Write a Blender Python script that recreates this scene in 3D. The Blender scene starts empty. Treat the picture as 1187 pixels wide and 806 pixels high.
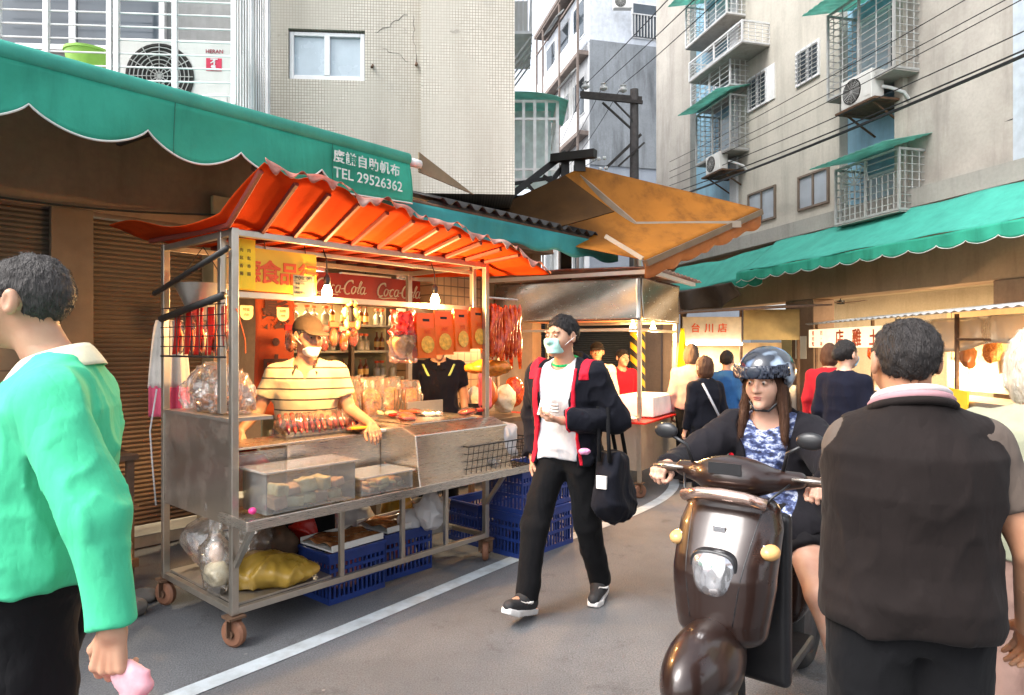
import bpy, math, random
import numpy as np
from mathutils import Matrix, Vector, Euler
R = math.radians
random.seed(7)
S = bpy.context.scene
COL = S.collection

# ---------------------------------------------------------------- camera, sky, sun, exposure
F, HX, HY, CZ = 780.0, 593.5, 403.0, 1.55          # focal length in photo pixels, principal point, eye height
cam = bpy.data.cameras.new('camera'); cam.sensor_width = 36; cam.lens = 36 * F / 1187; cam.clip_end = 500; cam.clip_start = .05
co = bpy.data.objects.new('camera', cam); COL.objects.link(co)
co.location = (0, 0, CZ); co.rotation_euler = (R(90), 0, 0); S.camera = co
w = bpy.data.worlds.new('World'); S.world = w; w.use_nodes = True
SUN_EL, SUN_AZ = 50, 238                            # soft high light through thin cloud
nt = w.node_tree; bg = nt.nodes['Background']
sky = nt.nodes.new('ShaderNodeTexSky'); sky.sky_type = 'NISHITA'; sky.sun_disc = False
sky.sun_elevation = R(SUN_EL); sky.sun_rotation = R(SUN_AZ); sky.dust_density = 4; sky.air_density = 1.0; sky.ozone_density = 1.0
# overcast: the blue of a clear sky is pulled towards the white of thin cloud
hs = nt.nodes.new('ShaderNodeHueSaturation'); hs.inputs['Saturation'].default_value = .32; hs.inputs['Value'].default_value = 1.25
nt.links.new(sky.outputs[0], hs.inputs['Color']); nt.links.new(hs.outputs[0], bg.inputs[0]); bg.inputs[1].default_value = .15
sl = bpy.data.lights.new('sun', 'SUN'); sl.energy = 1.0; sl.angle = R(30); sl.color = (1, .985, .955)
so = bpy.data.objects.new('sun', sl); COL.objects.link(so)
so.rotation_euler = Vector((-math.sin(R(SUN_AZ)) * math.cos(R(SUN_EL)), -math.cos(R(SUN_AZ)) * math.cos(R(SUN_EL)), -math.sin(R(SUN_EL)))).to_track_quat('-Z', 'Y').to_euler()
S.view_settings.view_transform = 'Standard'; S.view_settings.look = 'None'; S.view_settings.exposure = 1.42; S.view_settings.gamma = 1
S.render.engine = 'CYCLES'; S.cycles.max_bounces = 8; S.cycles.transparent_max_bounces = 16; S.cycles.caustics_reflective = False; S.cycles.caustics_refractive = False
S.cycles.sample_clamp_indirect = 4; S.cycles.use_denoising = True

# ---------------------------------------------------------------- pixel -> place
def P(px, py, Y): return Vector(((px - HX) / F * Y, Y, CZ + (HY - py) / F * Y))
def G(px, py): Y = F * CZ / (py - HY); return Vector(((px - HX) / F * Y, Y, 0))

# ---------------------------------------------------------------- things and parts
MAT = {}                                             # parent matrices
def thing(name, label, cat, loc=(0, 0, 0), rz=0, group=None):
    o = bpy.data.objects.new(name, None); COL.objects.link(o); o.empty_display_size = .1
    o.location = loc; o.rotation_euler = (0, 0, rz); o['label'] = label; o['category'] = cat
    if group: o['group'] = group
    MAT[o] = Matrix.Translation(Vector(loc)) @ Matrix.Rotation(rz, 4, 'Z')
    return o
def tag(o, label, cat, group=None):
    o['label'] = label; o['category'] = cat
    if group: o['group'] = group
    return o
def dup(root, label, loc=None, rz=None):             # a copy of a thing with copies of its parts and sub-parts
    r = root.copy(); COL.objects.link(r)
    if loc is not None: r.location = loc
    if rz is not None: r.rotation_euler = (0, 0, rz)
    r['label'] = label
    for ch in list(root.children):
        c = ch.copy(); COL.objects.link(c); c.parent = r
        for g in list(ch.children):
            d = g.copy(); COL.objects.link(d); d.parent = c
    return r

class MB:
    def __init__(s): s.v = []; s.f = []
    def add(s, V, Fc, M=None):
        o = len(s.v)
        V = [Vector(v) for v in V] if not isinstance(V, np.ndarray) else V
        if M is not None: V = [M @ Vector(v) for v in V]
        s.v.extend([tuple(v) for v in V]); s.f.extend([tuple(int(i) + o for i in f) for f in Fc]); return s
    def box(s, lo, hi, M=None):
        x0, y0, z0 = lo; x1, y1, z1 = hi
        V = [(x0,y0,z0),(x1,y0,z0),(x1,y1,z0),(x0,y1,z0),(x0,y0,z1),(x1,y0,z1),(x1,y1,z1),(x0,y1,z1)]
        return s.add(V, [(0,3,2,1),(4,5,6,7),(0,1,5,4),(1,2,6,5),(2,3,7,6),(3,0,4,7)], M)
    def bar(s, p, q, w=.03, h=None, up=(0,0,1), M=None):
        p, q = Vector(p), Vector(q); h = w if h is None else h
        d = (q - p).normalized(); up = Vector(up)
        if abs(d.dot(up)) > .98: up = Vector((0, 1, 0))
        a = d.cross(up).normalized(); b = a.cross(d).normalized()
        V = [c + a * (i * w / 2) + b * (j * h / 2) for c in (p, q) for i, j in ((-1,-1),(1,-1),(1,1),(-1,1))]
        return s.add(V, [(3,2,1,0),(4,5,6,7),(0,1,5,4),(1,2,6,5),(2,3,7,6),(3,0,4,7)], M)
    def tube(s, pts, r=.01, n=8, M=None, cap=True):
        pts = [Vector(p) for p in pts]; k = len(pts); rr = r if isinstance(r, (list, tuple)) else [r] * k
        V = []; a = None
        for i, p in enumerate(pts):
            d = (pts[min(i + 1, k - 1)] - pts[max(i - 1, 0)]).normalized()
            if a is None: a = d.orthogonal().normalized()
            a = (a - d * a.dot(d)).normalized(); b = d.cross(a)
            V += [p + (a * math.cos(t) + b * math.sin(t)) * rr[i] for t in [2 * math.pi * j / n for j in range(n)]]
        Fc = [(i*n+j, i*n+(j+1)%n, (i+1)*n+(j+1)%n, (i+1)*n+j) for i in range(k - 1) for j in range(n)]
        if cap: Fc += [tuple(range(n))[::-1], tuple((k - 1) * n + j for j in range(n))]
        return s.add(V, Fc, M)
    def lathe(s, prof, c=(0,0,0), axis=(0,0,1), n=24, M=None):
        c = Vector(c); q = Vector((0,0,1)).rotation_difference(Vector(axis).normalized())
        V = [c + q @ Vector((r * math.cos(2*math.pi*j/n), r * math.sin(2*math.pi*j/n), z)) for r, z in prof for j in range(n)]
        k = len(prof)
        Fc = [(i*n+j, i*n+(j+1)%n, (i+1)*n+(j+1)%n, (i+1)*n+j) for i in range(k - 1) for j in range(n)]
        if prof[0][0] > 1e-5: Fc.append(tuple(range(n))[::-1])
        if prof[-1][0] > 1e-5: Fc.append(tuple((k-1)*n + j for j in range(n)))
        return s.add(V, Fc, M)
    def sheet(s, fn, nu, nv, th=0, M=None):
        """a surface fn(u,v) with u,v in 0..1; th gives it real thickness"""
        g = [[Vector(fn(i / nu, j / nv)) for j in range(nv + 1)] for i in range(nu + 1)]
        V = [p for r in g for p in r]; m = nv + 1
        Fc = [(i*m+j, (i+1)*m+j, (i+1)*m+j+1, i*m+j+1) for i in range(nu) for j in range(nv)]
        if th:
            N = []
            for i in range(nu + 1):
                for j in range(m):
                    du = g[min(i+1, nu)][j] - g[max(i-1, 0)][j]; dv = g[i][min(j+1, nv)] - g[i][max(j-1, 0)]
                    nn = du.cross(dv); N.append(nn.normalized() if nn.length > 1e-12 else Vector((0,0,1)))
            o = len(V); V = V + [p - q * th for p, q in zip(V, N)]
            Fc += [tuple(o + i for i in f)[::-1] for f in Fc]
            rim = [i*m for i in range(nu+1)] + [nu*m + j for j in range(1, m)] + [i*m + nv for i in range(nu-1, -1, -1)] + [j for j in range(nv-1, 0, -1)]
            Fc += [(a, a + o, b + o, b) for a, b in zip(rim, rim[1:] + rim[:1])]
        return s.add(V, Fc, M)
    def prism(s, pts, o, ax, ay, depth):
        """outline pts (2-D) in the frame o, ax, ay, pushed back along ax x ay by depth"""
        o, ax, ay = Vector(o), Vector(ax), Vector(ay); nz = ax.cross(ay).normalized() * depth; k = len(pts)
        V = [o + ax * a + ay * b for a, b in pts]; V += [p + nz for p in V]
        return s.add(V, [tuple(range(k))[::-1], tuple(range(k, 2*k))] + [(i, (i+1)%k, k+(i+1)%k, k+i) for i in range(k)])
    def split(s, name, mat, parent, **k):
        """one object for each connected piece"""
        p = list(range(len(s.v)))
        def find(a):
            while p[a] != a: p[a] = p[p[a]]; a = p[a]
            return a
        for f in s.f:
            r = find(f[0])
            for i in f[1:]: p[find(i)] = r
        groups = {}
        for f in s.f: groups.setdefault(find(f[0]), []).append(f)
        for fs in groups.values():
            ids = sorted({i for f in fs for i in f}); mp = {i: j for j, i in enumerate(ids)}; m = MB(); m.v = [s.v[i] for i in ids]; m.f = [tuple(mp[i] for i in f) for f in fs]; m.build(name, mat, parent, **k)
    def build(s, name, mat, parent=None, world=False, smooth=None, bevel=0, mats=None):
        me = bpy.data.meshes.new(name)
        V = np.array([tuple(v) for v in s.v], dtype=float).reshape(-1, 3)
        if world and parent is not None:
            root = parent; Mi = MAT[root] if root in MAT else MAT[root.parent]
            Mi = np.array(Mi.inverted()); V = V @ Mi[:3, :3].T + Mi[:3, 3]
        o = bpy.data.objects.new(name, me)
        if parent is None:
            c = np.array([(V[:,0].min()+V[:,0].max())/2, (V[:,1].min()+V[:,1].max())/2, V[:,2].min()]); V = V - c; o.location = c
        else: o.parent = parent
        me.from_pydata(V.tolist(), [], s.f); me.validate()
        me.materials.append(mat)
        COL.objects.link(o)
        if smooth is True: me.shade_smooth()
        elif smooth: me.shade_smooth(); me.set_sharp_from_angle(angle=R(smooth))
        if bevel:
            b = o.modifiers.new('bevel', 'BEVEL'); b.width = bevel; b.segments = 2; b.limit_method = 'ANGLE'; b.angle_limit = R(50)
        return o
def solo(name, mb, mat, label, cat, group=None, **k): return tag(mb.build(name, mat, None, **k), label, cat, group)
def setting(name, mb, mat, **k):
    o = mb.build(name, mat, None, **k); o['kind'] = 'structure'; return o

def text(s, size, o, ax, ay, depth=.003, shear=0, bold=0, spacing=1.0, squeeze=1.0):
    """lettering as geometry: left end of the baseline at o"""
    cu = bpy.data.curves.new('t', 'FONT'); cu.body = s; cu.size = size; cu.extrude = depth / 2; cu.shear = shear; cu.offset = bold; cu.space_character = spacing; cu.resolution_u = 3
    ob = bpy.data.objects.new('t', cu); COL.objects.link(ob)
    dg = bpy.context.evaluated_depsgraph_get(); dg.update()
    me = bpy.data.meshes.new_from_object(ob.evaluated_get(dg))
    o, ax, ay = Vector(o), Vector(ax).normalized(), Vector(ay).normalized(); az = ax.cross(ay)
    V = [o + ax * (v.co.x * squeeze) + ay * v.co.y + az * (v.co.z + depth / 2) for v in me.vertices]; Fc = [tuple(p.vertices) for p in me.polygons]
    bpy.data.objects.remove(ob); bpy.data.curves.remove(cu); bpy.data.meshes.remove(me)
    return V, Fc

def btext(s, size, o, ax, ay, depth=.003, bold=.005, **k):
    """heavy lettering: the outline laid down several times, each a hair prouder"""
    V, Fc = [], []; ax_, ay_ = Vector(ax).normalized(), Vector(ay).normalized(); az = ax_.cross(ay_)
    for i, (dx, dy) in enumerate(((0, 0), (1, 0), (0, 1), (1, 1), (.5, .5))):
        v, f = text(s, size, Vector(o) + ax_ * dx * bold + ay_ * dy * bold + az * i * .0003, ax, ay, depth, **k); b = len(V); V += v; Fc += [tuple(a + b for a in q) for q in f]
    return V, Fc
# ---------------------------------------------------------------- materials
_M = {}
def lin(c):
    if isinstance(c, str): c = [int(c[i:i+2], 16) / 255 for i in (0, 2, 4)]; c = [x / 12.92 if x < .04 else ((x + .055) / 1.055) ** 2.4 for x in c]
    return tuple(c)[:3]
class N:
    """tiny node-tree writer"""
    def __init__(s, name):
        s.m = bpy.data.materials.new(name); s.m.use_nodes = True; s.t = s.m.node_tree; s.b = s.t.nodes['Principled BSDF']; s.out = s.t.nodes['Material Output']
        s.tc = s.t.nodes.new('ShaderNodeTexCoord'); s.co = s.tc.outputs['Object']
    def n(s, ty, ins=None, **props):
        x = s.t.nodes.new('ShaderNode' + ty)
        for k, v in props.items(): setattr(x, k, v)
        for k, v in (ins or {}).items():
            if hasattr(v, 'links'): s.t.links.new(v, x.inputs[k])
            else: x.inputs[k].default_value = v
        return x
    def map(s, scale=(1,1,1), rot=(0,0,0), loc=(0,0,0), co=None): return s.n('Mapping', {'Vector': co or s.co, 'Scale': scale, 'Rotation': rot, 'Location': loc}).outputs[0]
    def noise(s, scale, detail=4, rough=.55, co=None, out='Fac'): return s.n('TexNoise', {'Vector': co or s.co, 'Scale': scale, 'Detail': detail, 'Roughness': rough}).outputs[out]
    def ramp(s, fac, stops):
        r = s.n('ValToRGB', {'Fac': fac}); el = r.color_ramp.elements
        while len(el) < len(stops): el.new(.5)
        for e, (p, c) in zip(el, stops): e.position = p; e.color = (*lin(c), 1) if not isinstance(c, (int, float)) else (c, c, c, 1)
        return r.outputs[0]
    def mix(s, fac, a, b, mode='MIX'):
        x = s.n('Mix', data_type='RGBA', blend_type=mode)
        for i, v in ((0, fac), (6, a), (7, b)):
            if hasattr(v, 'links'): s.t.links.new(v, x.inputs[i])
            else: x.inputs[i].default_value = v if i == 0 else (*lin(v), 1)
        return x.outputs[2]
    def math(s, op, a, b=0.0):
        x = s.n('Math', operation=op)
        for i, v in ((0, a), (1, b)):
            if hasattr(v, 'links'): s.t.links.new(v, x.inputs[i])
            else: x.inputs[i].default_value = v
        return x.outputs[0]
    def bump(s, h, strength=.3, dist=.01): s.t.links.new(s.n('Bump', {'Height': h, 'Strength': strength, 'Distance': dist}).outputs[0], s.b.inputs['Normal'])
    def set(s, **k):
        for n_, v in k.items():
            n_ = n_.replace('_', ' ')
            if hasattr(v, 'links'): s.t.links.new(v, s.b.inputs[n_])
            else: s.b.inputs[n_].default_value = (*lin(v), 1) if s.b.inputs[n_].type == 'RGBA' else v
        return s
def mat(name, col, rough=.6, metal=0, var=.15, vs=6, bump=.15, bs=60, bd=.004, dirt=None, da=.5, ds=2.5, streak=False, alpha=1, trans=0, emit=0, ecol=None, coat=0, sub=0, spec=.5, translucent=0):
    if name in _M: return _M[name]
    n = N(name); c = lin(col)
    nz = n.noise(vs, 5)
    base = n.mix(n.ramp(nz, [(.3, 0), (.7, 1)]), tuple(x * (1 - var) for x in c), tuple(min(1, x * (1 + var)) for x in c))
    if dirt is not None:
        dn = n.noise(ds, 6, .65, n.map((1, 1, .16) if streak else (1, 1, 1)))
        base = n.mix(n.math('MULTIPLY', n.ramp(dn, [(.42, 0), (.72, 1)]), da), base, dirt)
    n.set(Base_Color=base, Metallic=metal, Alpha=alpha, Transmission_Weight=trans, Coat_Weight=coat, Specular_IOR_Level=spec)
    n.set(Roughness=n.math('ADD', n.math('MULTIPLY', n.noise(vs * 2.3, 3), .25), rough - .125))
    if sub: n.set(Subsurface_Weight=sub, Subsurface_Radius=(.012, .005, .003)); n.b.inputs['Subsurface Scale'].default_value = 1
    if emit: n.set(Emission_Color=ecol or col, Emission_Strength=emit)
    if bump: n.bump(n.noise(bs, 4), bump, bd)
    if translucent:
        tr = n.n('BsdfTranslucent', {'Color': base}); mx = n.n('MixShader', {0: translucent, 1: n.b.outputs[0], 2: tr.outputs[0]})
        n.t.links.new(mx.outputs[0], n.out.inputs[0])
    _M[name] = n.m; return n.m
def film(name, tint=(.95,.95,.95), gloss=.25, rough=.08, bs=35, haze=.08):
    """clear crinkled plastic: mostly see-through, sharp highlights"""
    if name in _M: return _M[name]
    n = N(name); t = n.t
    tr = n.n('BsdfTransparent', {'Color': (*lin(tint), 1)}); gl = n.n('BsdfGlossy', {'Color': (1,1,1,1), 'Roughness': rough}); df = n.n('BsdfDiffuse', {'Color': (*lin(tint), 1)})
    bu = n.n('Bump', {'Height': n.noise(bs, 3), 'Strength': .6, 'Distance': .01})
    t.links.new(bu.outputs[0], gl.inputs['Normal'])
    fr = n.n('Fresnel', {'IOR': 1.5}); t.links.new(bu.outputs[0], fr.inputs['Normal'])
    m1 = n.n('MixShader', {0: haze, 1: tr.outputs[0], 2: df.outputs[0]})
    fac = n.math('MINIMUM', n.math('MULTIPLY', fr.outputs[0], gloss * 5), .9)
    m2 = n.n('MixShader', {0: fac, 1: m1.outputs[0], 2: gl.outputs[0]}); t.links.new(m2.outputs[0], n.out.inputs[0])
    _M[name] = n.m; return n.m

# ---------------------------------------------------------------- implicit surfaces (for people, bags, bodywork)
_lat = np.random.RandomState(3).rand(32, 32, 32).astype(np.float32)
def vn(p, fr, off=0):
    q = p * fr + off * 7.31; i = np.floor(q).astype(int); f = (q - i).astype(np.float32); f = f * f * (3 - 2 * f); i &= 31; j = (i + 1) & 31
    a = _lat
    def L(x, y, z): return a[x, y, z]
    x0, y0, z0 = i.T; x1, y1, z1 = j.T; fx, fy, fz = f.T
    return ((L(x0,y0,z0)*(1-fx)+L(x1,y0,z0)*fx)*(1-fy)+(L(x0,y1,z0)*(1-fx)+L(x1,y1,z0)*fx)*fy)*(1-fz) + ((L(x0,y0,z1)*(1-fx)+L(x1,y0,z1)*fx)*(1-fy)+(L(x0,y1,z1)*(1-fx)+L(x1,y1,z1)*fx)*fy)*fz
def folds(p, amp, seed=0, fr=9):
    """cloth creases: narrow, slanting ridges over a soft undulation"""
    q = p @ np.array([[.8, .45, .25], [-.5, .85, .1], [-.12, -.2, .62]])
    q = q + .05 * np.stack([vn(p, 6, seed + 5), vn(p, 6, seed + 6), vn(p, 6, seed + 7)], 1)
    r1 = (1 - abs(2 * vn(q, fr, seed) - 1)) ** 3; r2 = (1 - abs(2 * vn(q, fr * 2.2, seed + 3) - 1)) ** 3
    return -amp * (1.15 * r1 + .5 * r2 * vn(p, 4, seed + 9) * 2 - .45) + amp * .5 * (vn(p, fr * .5, seed + 2) - .5)
def af(d, p, *k):
    m = abs(d) < .07; d = d.copy()
    if m.any(): d[m] += folds(p[m], *k)
    return d
def A(v): return np.array(v, dtype=np.float64)
def capd(p, a, b, ra, rb):
    a, b = A(a), A(b); ba = b - a; h = np.clip(((p - a) @ ba) / max(ba @ ba, 1e-9), 0, 1)
    return np.linalg.norm(p - a - h[:, None] * ba, axis=1) - (ra + (rb - ra) * h)
def elld(p, c, r, Rm=None):
    q = p - A(c)
    if Rm is not None: q = q @ Rm
    r = A(r); k0 = np.linalg.norm(q / r, axis=1); k1 = np.linalg.norm(q / (r * r), axis=1)
    return k0 * (k0 - 1) / np.maximum(k1, 1e-9)
def rbox(p, c, hs, r, Rm=None):
    q = p - A(c)
    if Rm is not None: q = q @ Rm
    q = abs(q) - (A(hs) - r)
    return np.linalg.norm(np.maximum(q, 0), axis=1) + np.minimum(q.max(1), 0) - r
def smin(a, b, k=.03):
    h = np.clip(.5 + .5 * (b - a) / k, 0, 1); return b + (a - b) * h - k * h * (1 - h)
def smax(a, b, k=.01): return -smin(-a, -b, k)
def nets(f, lo, hi, h):
    lo, hi = A(lo), A(hi); B = 4; nb_ = np.maximum(np.ceil((hi - lo) / (h * B)).astype(int), 1); n = nb_ * B
    ax = lambda m, st, o: np.stack(np.meshgrid(*[lo[i] + st * (np.arange(m[i]) + o) for i in range(3)], indexing='ij'), -1).reshape(-1, 3)
    c = f(ax(nb_, h * B, .375)).reshape(nb_)                 # coarse pass: only blocks near the surface are sampled finely
    V = np.repeat(np.repeat(np.repeat(np.where(c < 0, -1.0, 1.0), B, 0), B, 1), B, 2)
    blk = np.argwhere(abs(c) < h * B * 2.2)
    if len(blk):
        o = np.stack(np.meshgrid(*[np.arange(B)] * 3, indexing='ij'), -1).reshape(-1, 3); ii = (blk[:, None] * B + o[None]).reshape(-1, 3); g = lo + h * ii
        V[tuple(ii.T)] = np.concatenate([f(g[i:i+300000]) for i in range(0, len(g), 300000)])
    V[0] = V[-1] = 1; V[:, 0] = V[:, -1] = 1; V[:, :, 0] = V[:, :, -1] = 1
    Sg = V < 0; sl = lambda o: tuple(slice(o[i], n[i] - 1 + o[i]) for i in range(3))
    offs = [(i, j, k) for i in (0, 1) for j in (0, 1) for k in (0, 1)]
    cnt = sum(Sg[sl(o)].astype(int) for o in offs); mx = (cnt > 0) & (cnt < 8)
    idx = -np.ones(mx.shape, int); idx[mx] = np.arange(mx.sum()); ijk = np.argwhere(mx)
    if len(ijk) == 0: return np.zeros((0, 3)), []
    acc = np.zeros((len(ijk), 3)); c = np.zeros(len(ijk))
    for a in range(3):
        for o in offs:
            if o[a]: continue
            o2 = list(o); o2[a] = 1
            va = V[sl(o)][mx]; vb = V[sl(o2)][mx]; cr = (va < 0) != (vb < 0)
            t = np.where(cr, va / np.where(cr, va - vb, 1), 0); q = np.tile(A(o), (len(t), 1)); q[:, a] += t
            acc += q * cr[:, None]; c += cr
    verts = lo + h * (ijk + acc / c[:, None]); faces = []
    for a in range(3):
        b, d = (a + 1) % 3, (a + 2) % 3
        s0 = [slice(None)] * 3; s1 = [slice(None)] * 3; s0[a] = slice(0, n[a] - 1); s1[a] = slice(1, n[a])
        A0 = Sg[tuple(s0)]; cr = np.argwhere(A0 != Sg[tuple(s1)])
        cr = cr[(cr[:, b] > 0) & (cr[:, d] > 0) & (cr[:, b] < n[b] - 1) & (cr[:, d] < n[d] - 1)]
        if not len(cr): continue
        ins = A0[tuple(cr.T)]
        def I(db, dd): e = cr.copy(); e[:, b] -= db; e[:, d] -= dd; return idx[tuple(e.T)]
        q = np.stack([I(1, 1), I(0, 1), I(0, 0), I(1, 0)], 1); q[~ins] = q[~ins][:, ::-1]; faces.append(q)
    return verts, np.concatenate(faces).tolist()
def sdfmesh(f, lo, hi, h): v, fc = nets(f, lo, hi, h); return MB().add(v, fc)
def lump(c, r, seed=0, amp=.02, fr=8, h=.01, flat=None, ragged=0, neck=None):
    c = A(c); r = A(r)
    def f(p):
        d = elld(p, c, r)
        if neck is not None: d = smin(d, capd(p, c + A((0, 0, r[2] * .5)), c + A(neck), r[0] * .35, r[0] * .22), .04); d = smin(d, elld(p, c + A(neck) + A((0, 0, .03)), (r[0] * .55, r[0] * .3, .05)), .02)
        if amp >= .018: return (lambda e: e if flat is None else smax(e, flat - p[:, 2], .01))(d + amp * 1.3 * (vn(p, fr * .8, seed) - .5) + folds(p, amp * .75, seed % 20, fr * .9))
        d = d + amp * 2 * (vn(p, fr, seed) - .5) + amp * (1 - abs(2 * vn(p, fr * 2.7, seed + 1) - 1)) * .8 - amp * .4
        if flat is not None: d = smax(d, flat - p[:, 2], .01)
        return d
    pad = amp * 2 + .02; top = (neck[2] + .1) if neck is not None else 0
    return sdfmesh(f, c - r - pad, c + np.maximum(r, [0, 0, top]) + pad, h)
# ---------------------------------------------------------------- the palette
def asphalt():
    n = N('asphalt')
    fine = n.noise(120, 4, .7); big = n.noise(.9, 6, .6); spots = n.noise(3.2, 5, .7)
    c = n.mix(n.ramp(fine, [(.35, 0), (.65, 1)]), (.066, .068, .073), (.17, .174, .184))
    c = n.mix(n.math('MULTIPLY', n.ramp(big, [(.42, 0), (.62, 1)]), .5), c, (.058, .059, .062))
    c = n.mix(n.math('MULTIPLY', n.ramp(spots, [(.58, 0), (.68, 1)]), .5), c, (.036, .033, .031))
    v = n.n('TexVoronoi', {'Vector': n.co, 'Scale': 4.5}); c = n.mix(n.math('MULTIPLY', n.ramp(v.outputs['Distance'], [(.02, 1), (.05, 0)]), .5), c, (.3, .29, .28))
    cr = n.n('TexVoronoi', {'Vector': n.n('Mix', {0: .12, 4: n.co, 5: n.noise(2.5, 4, out='Color')}, data_type='VECTOR').outputs[1], 'Scale': .8}, feature='DISTANCE_TO_EDGE')
    c = n.mix(n.math('MULTIPLY', n.ramp(cr.outputs['Distance'], [(.001, 1), (.005, 0)]), .12), c, (.04, .037, .035))
    n.set(Base_Color=c, Roughness=n.math('ADD', n.math('MULTIPLY', spots, .3), .62)); n.bump(n.noise(120, 4, .7), .8, .006); return n.m
def mosaic():
    """small buff mosaic tiles with dark joints, patched and rain-stained"""
    n = N('mosaic tile'); s = n.n('SeparateXYZ', {0: n.co}); v = n.n('CombineXYZ', {0: s.outputs[0], 1: s.outputs[2]}).outputs[0]
    b = n.n('TexBrick', {'Vector': v, 'Color1': (.55, .515, .44, 1), 'Color2': (.48, .445, .375, 1), 'Mortar': (.2, .18, .145, 1), 'Scale': 1, 'Mortar Size': .0028, 'Mortar Smooth': .4, 'Bias': -.2, 'Brick Width': .026, 'Row Height': .026}); b.offset = 0; b.squash = 1
    c = b.outputs[0]; pl = n.ramp(n.noise(.75, 6, .6), [(.5, 0), (.53, 1)]); c = n.mix(n.math('MULTIPLY', pl, .6), c, n.mix(n.noise(5, 6), (.45, .42, .355), (.38, .35, .295)))
    st = n.ramp(n.noise(1.7, 7, .65, n.map((1, 1, .12))), [(.46, 0), (.7, 1)]); c = n.mix(n.math('MULTIPLY', st, .5), c, (.27, .24, .19))
    pt = n.ramp(n.noise(1.1, 5, .6), [(.58, 0), (.62, 1)]); c = n.mix(n.math('MULTIPLY', pt, .35), c, (.3, .28, .24))
    ck = n.ramp(n.noise(2.6, 8, .75, n.map((1, 1, 2.2))), [(.63, 0), (.67, 1)]); c = n.mix(n.math('MULTIPLY', ck, .5), c, (.16, .145, .12))
    n.set(Base_Color=c, Roughness=.45); n.bump(b.outputs[1], -.4, .004); return n.m
def render_wall(name, c1, c2, stain, sa=.6, joint=None):
    """old cement render, cloudy with rain streaks"""
    n = N(name); a = n.noise(.8, 7, .62); b = n.noise(2.2, 7, .68, n.map((1, 1, .14))); f = n.noise(18, 4)
    c = n.mix(n.ramp(a, [(.35, 0), (.65, 1)]), c1, c2); c = n.mix(n.math('MULTIPLY', n.ramp(b, [(.48, 0), (.74, 1)]), sa), c, stain)
    c = n.mix(n.math('MULTIPLY', n.ramp(f, [(.4, 0), (.7, 1)]), .18), c, stain)
    d = n.noise(.55, 8, .72); c = n.mix(n.math('MULTIPLY', n.ramp(d, [(.56, 0), (.6, 1)]), .22), c, c2)
    n.set(Base_Color=c, Roughness=.85); n.bump(n.noise(9, 6, .6), .3, .01); return n.m
def tarp(name, col, dirt, tl=.35, wr=5, da=.4, rough=.6, sp=.2):
    n = N(name); c = n.mix(n.ramp(n.noise(2.2, 6, .65), [(.35, 0), (.75, 1)]), col, tuple(x * .72 for x in lin(col)))
    st = n.noise(4, 6, .7, n.map((1, 1, .15))); c = n.mix(n.math('MULTIPLY', n.ramp(st, [(.5, 0), (.76, 1)]), da), c, dirt)
    n.set(Base_Color=c, Roughness=rough, Specular_IOR_Level=sp)
    h = n.math('ADD', n.noise(wr, 4, .5), n.math('MULTIPLY', n.noise(160, 2), .05)); bu = n.n('Bump', {'Height': h, 'Strength': .45, 'Distance': .03}); n.t.links.new(bu.outputs[0], n.b.inputs['Normal'])
    tr = n.n('BsdfTranslucent', {'Color': c}); mx = n.n('MixShader', {0: tl, 1: n.b.outputs[0], 2: tr.outputs[0]}); n.t.links.new(mx.outputs[0], n.out.inputs[0]); return n.m
def steel(name, col=(.55, .52, .48), rough=.28, brush=(1, 1, 30), dirt=(.16, .1, .06), da=.45):
    n = N(name); br = n.noise(14, 3, .5, n.map(brush)); d = n.noise(2.6, 6, .68)
    f = n.math('MULTIPLY', n.ramp(d, [(.45, 0), (.72, 1)]), da)
    n.set(Base_Color=n.mix(f, col, dirt), Metallic=n.math('SUBTRACT', .95, n.math('MULTIPLY', f, .6)), Roughness=n.math('ADD', n.math('MULTIPLY', br, .22), rough - .08))
    h = n.math('ADD', n.math('MULTIPLY', br, .15), n.noise(2.2, 3)); n.bump(h, .18, .01); return n.m
def cloth(name, col, var=.18, bs=420, rough=.85, wr=.25, sheen=.2):
    if name in _M: return _M[name]
    n = N(name); c = lin(col); base = n.mix(n.ramp(n.noise(7, 5, .6), [(.3, 0), (.7, 1)]), tuple(x * (1 - var) for x in c), tuple(min(1, x * (1 + var)) for x in c))
    base = n.mix(n.math('MULTIPLY', n.noise(260, 2), .25), base, tuple(x * .6 for x in c))
    n.set(Base_Color=base, Roughness=rough, Sheen_Weight=sheen * .15, Specular_IOR_Level=.12)
    wv = n.math('ABSOLUTE', n.math('SUBTRACT', n.noise(11, 3, .5, n.map((1.3, 1.1, .55), (.3, .5, .2))), .5)); n.bump(n.math('ADD', n.math('MULTIPLY', n.noise(bs, 2), .05), n.math('MULTIPLY', n.math('MINIMUM', n.math('MULTIPLY', wv, 9.0), 1.0), .6)), wr, .009); _M[name] = n.m; return n.m
def stripes(name, base, lines, period, frac, off=0):
    n = N(name); z = n.n('SeparateXYZ', {0: n.co}).outputs[2]
    z = n.math('ADD', z, n.math('MULTIPLY', n.noise(4, 2), .012)); m = n.math('FRACT', n.math('ADD', n.math('DIVIDE', z, period), off)); k = n.math('LESS_THAN', m, frac)
    bc = n.mix(n.noise(8, 4), base, tuple(x * .82 for x in lin(base))); n.set(Base_Color=n.mix(k, bc, lines), Roughness=.9, Sheen_Weight=.2); n.bump(n.noise(18, 4), .25, .012); return n.m
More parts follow.
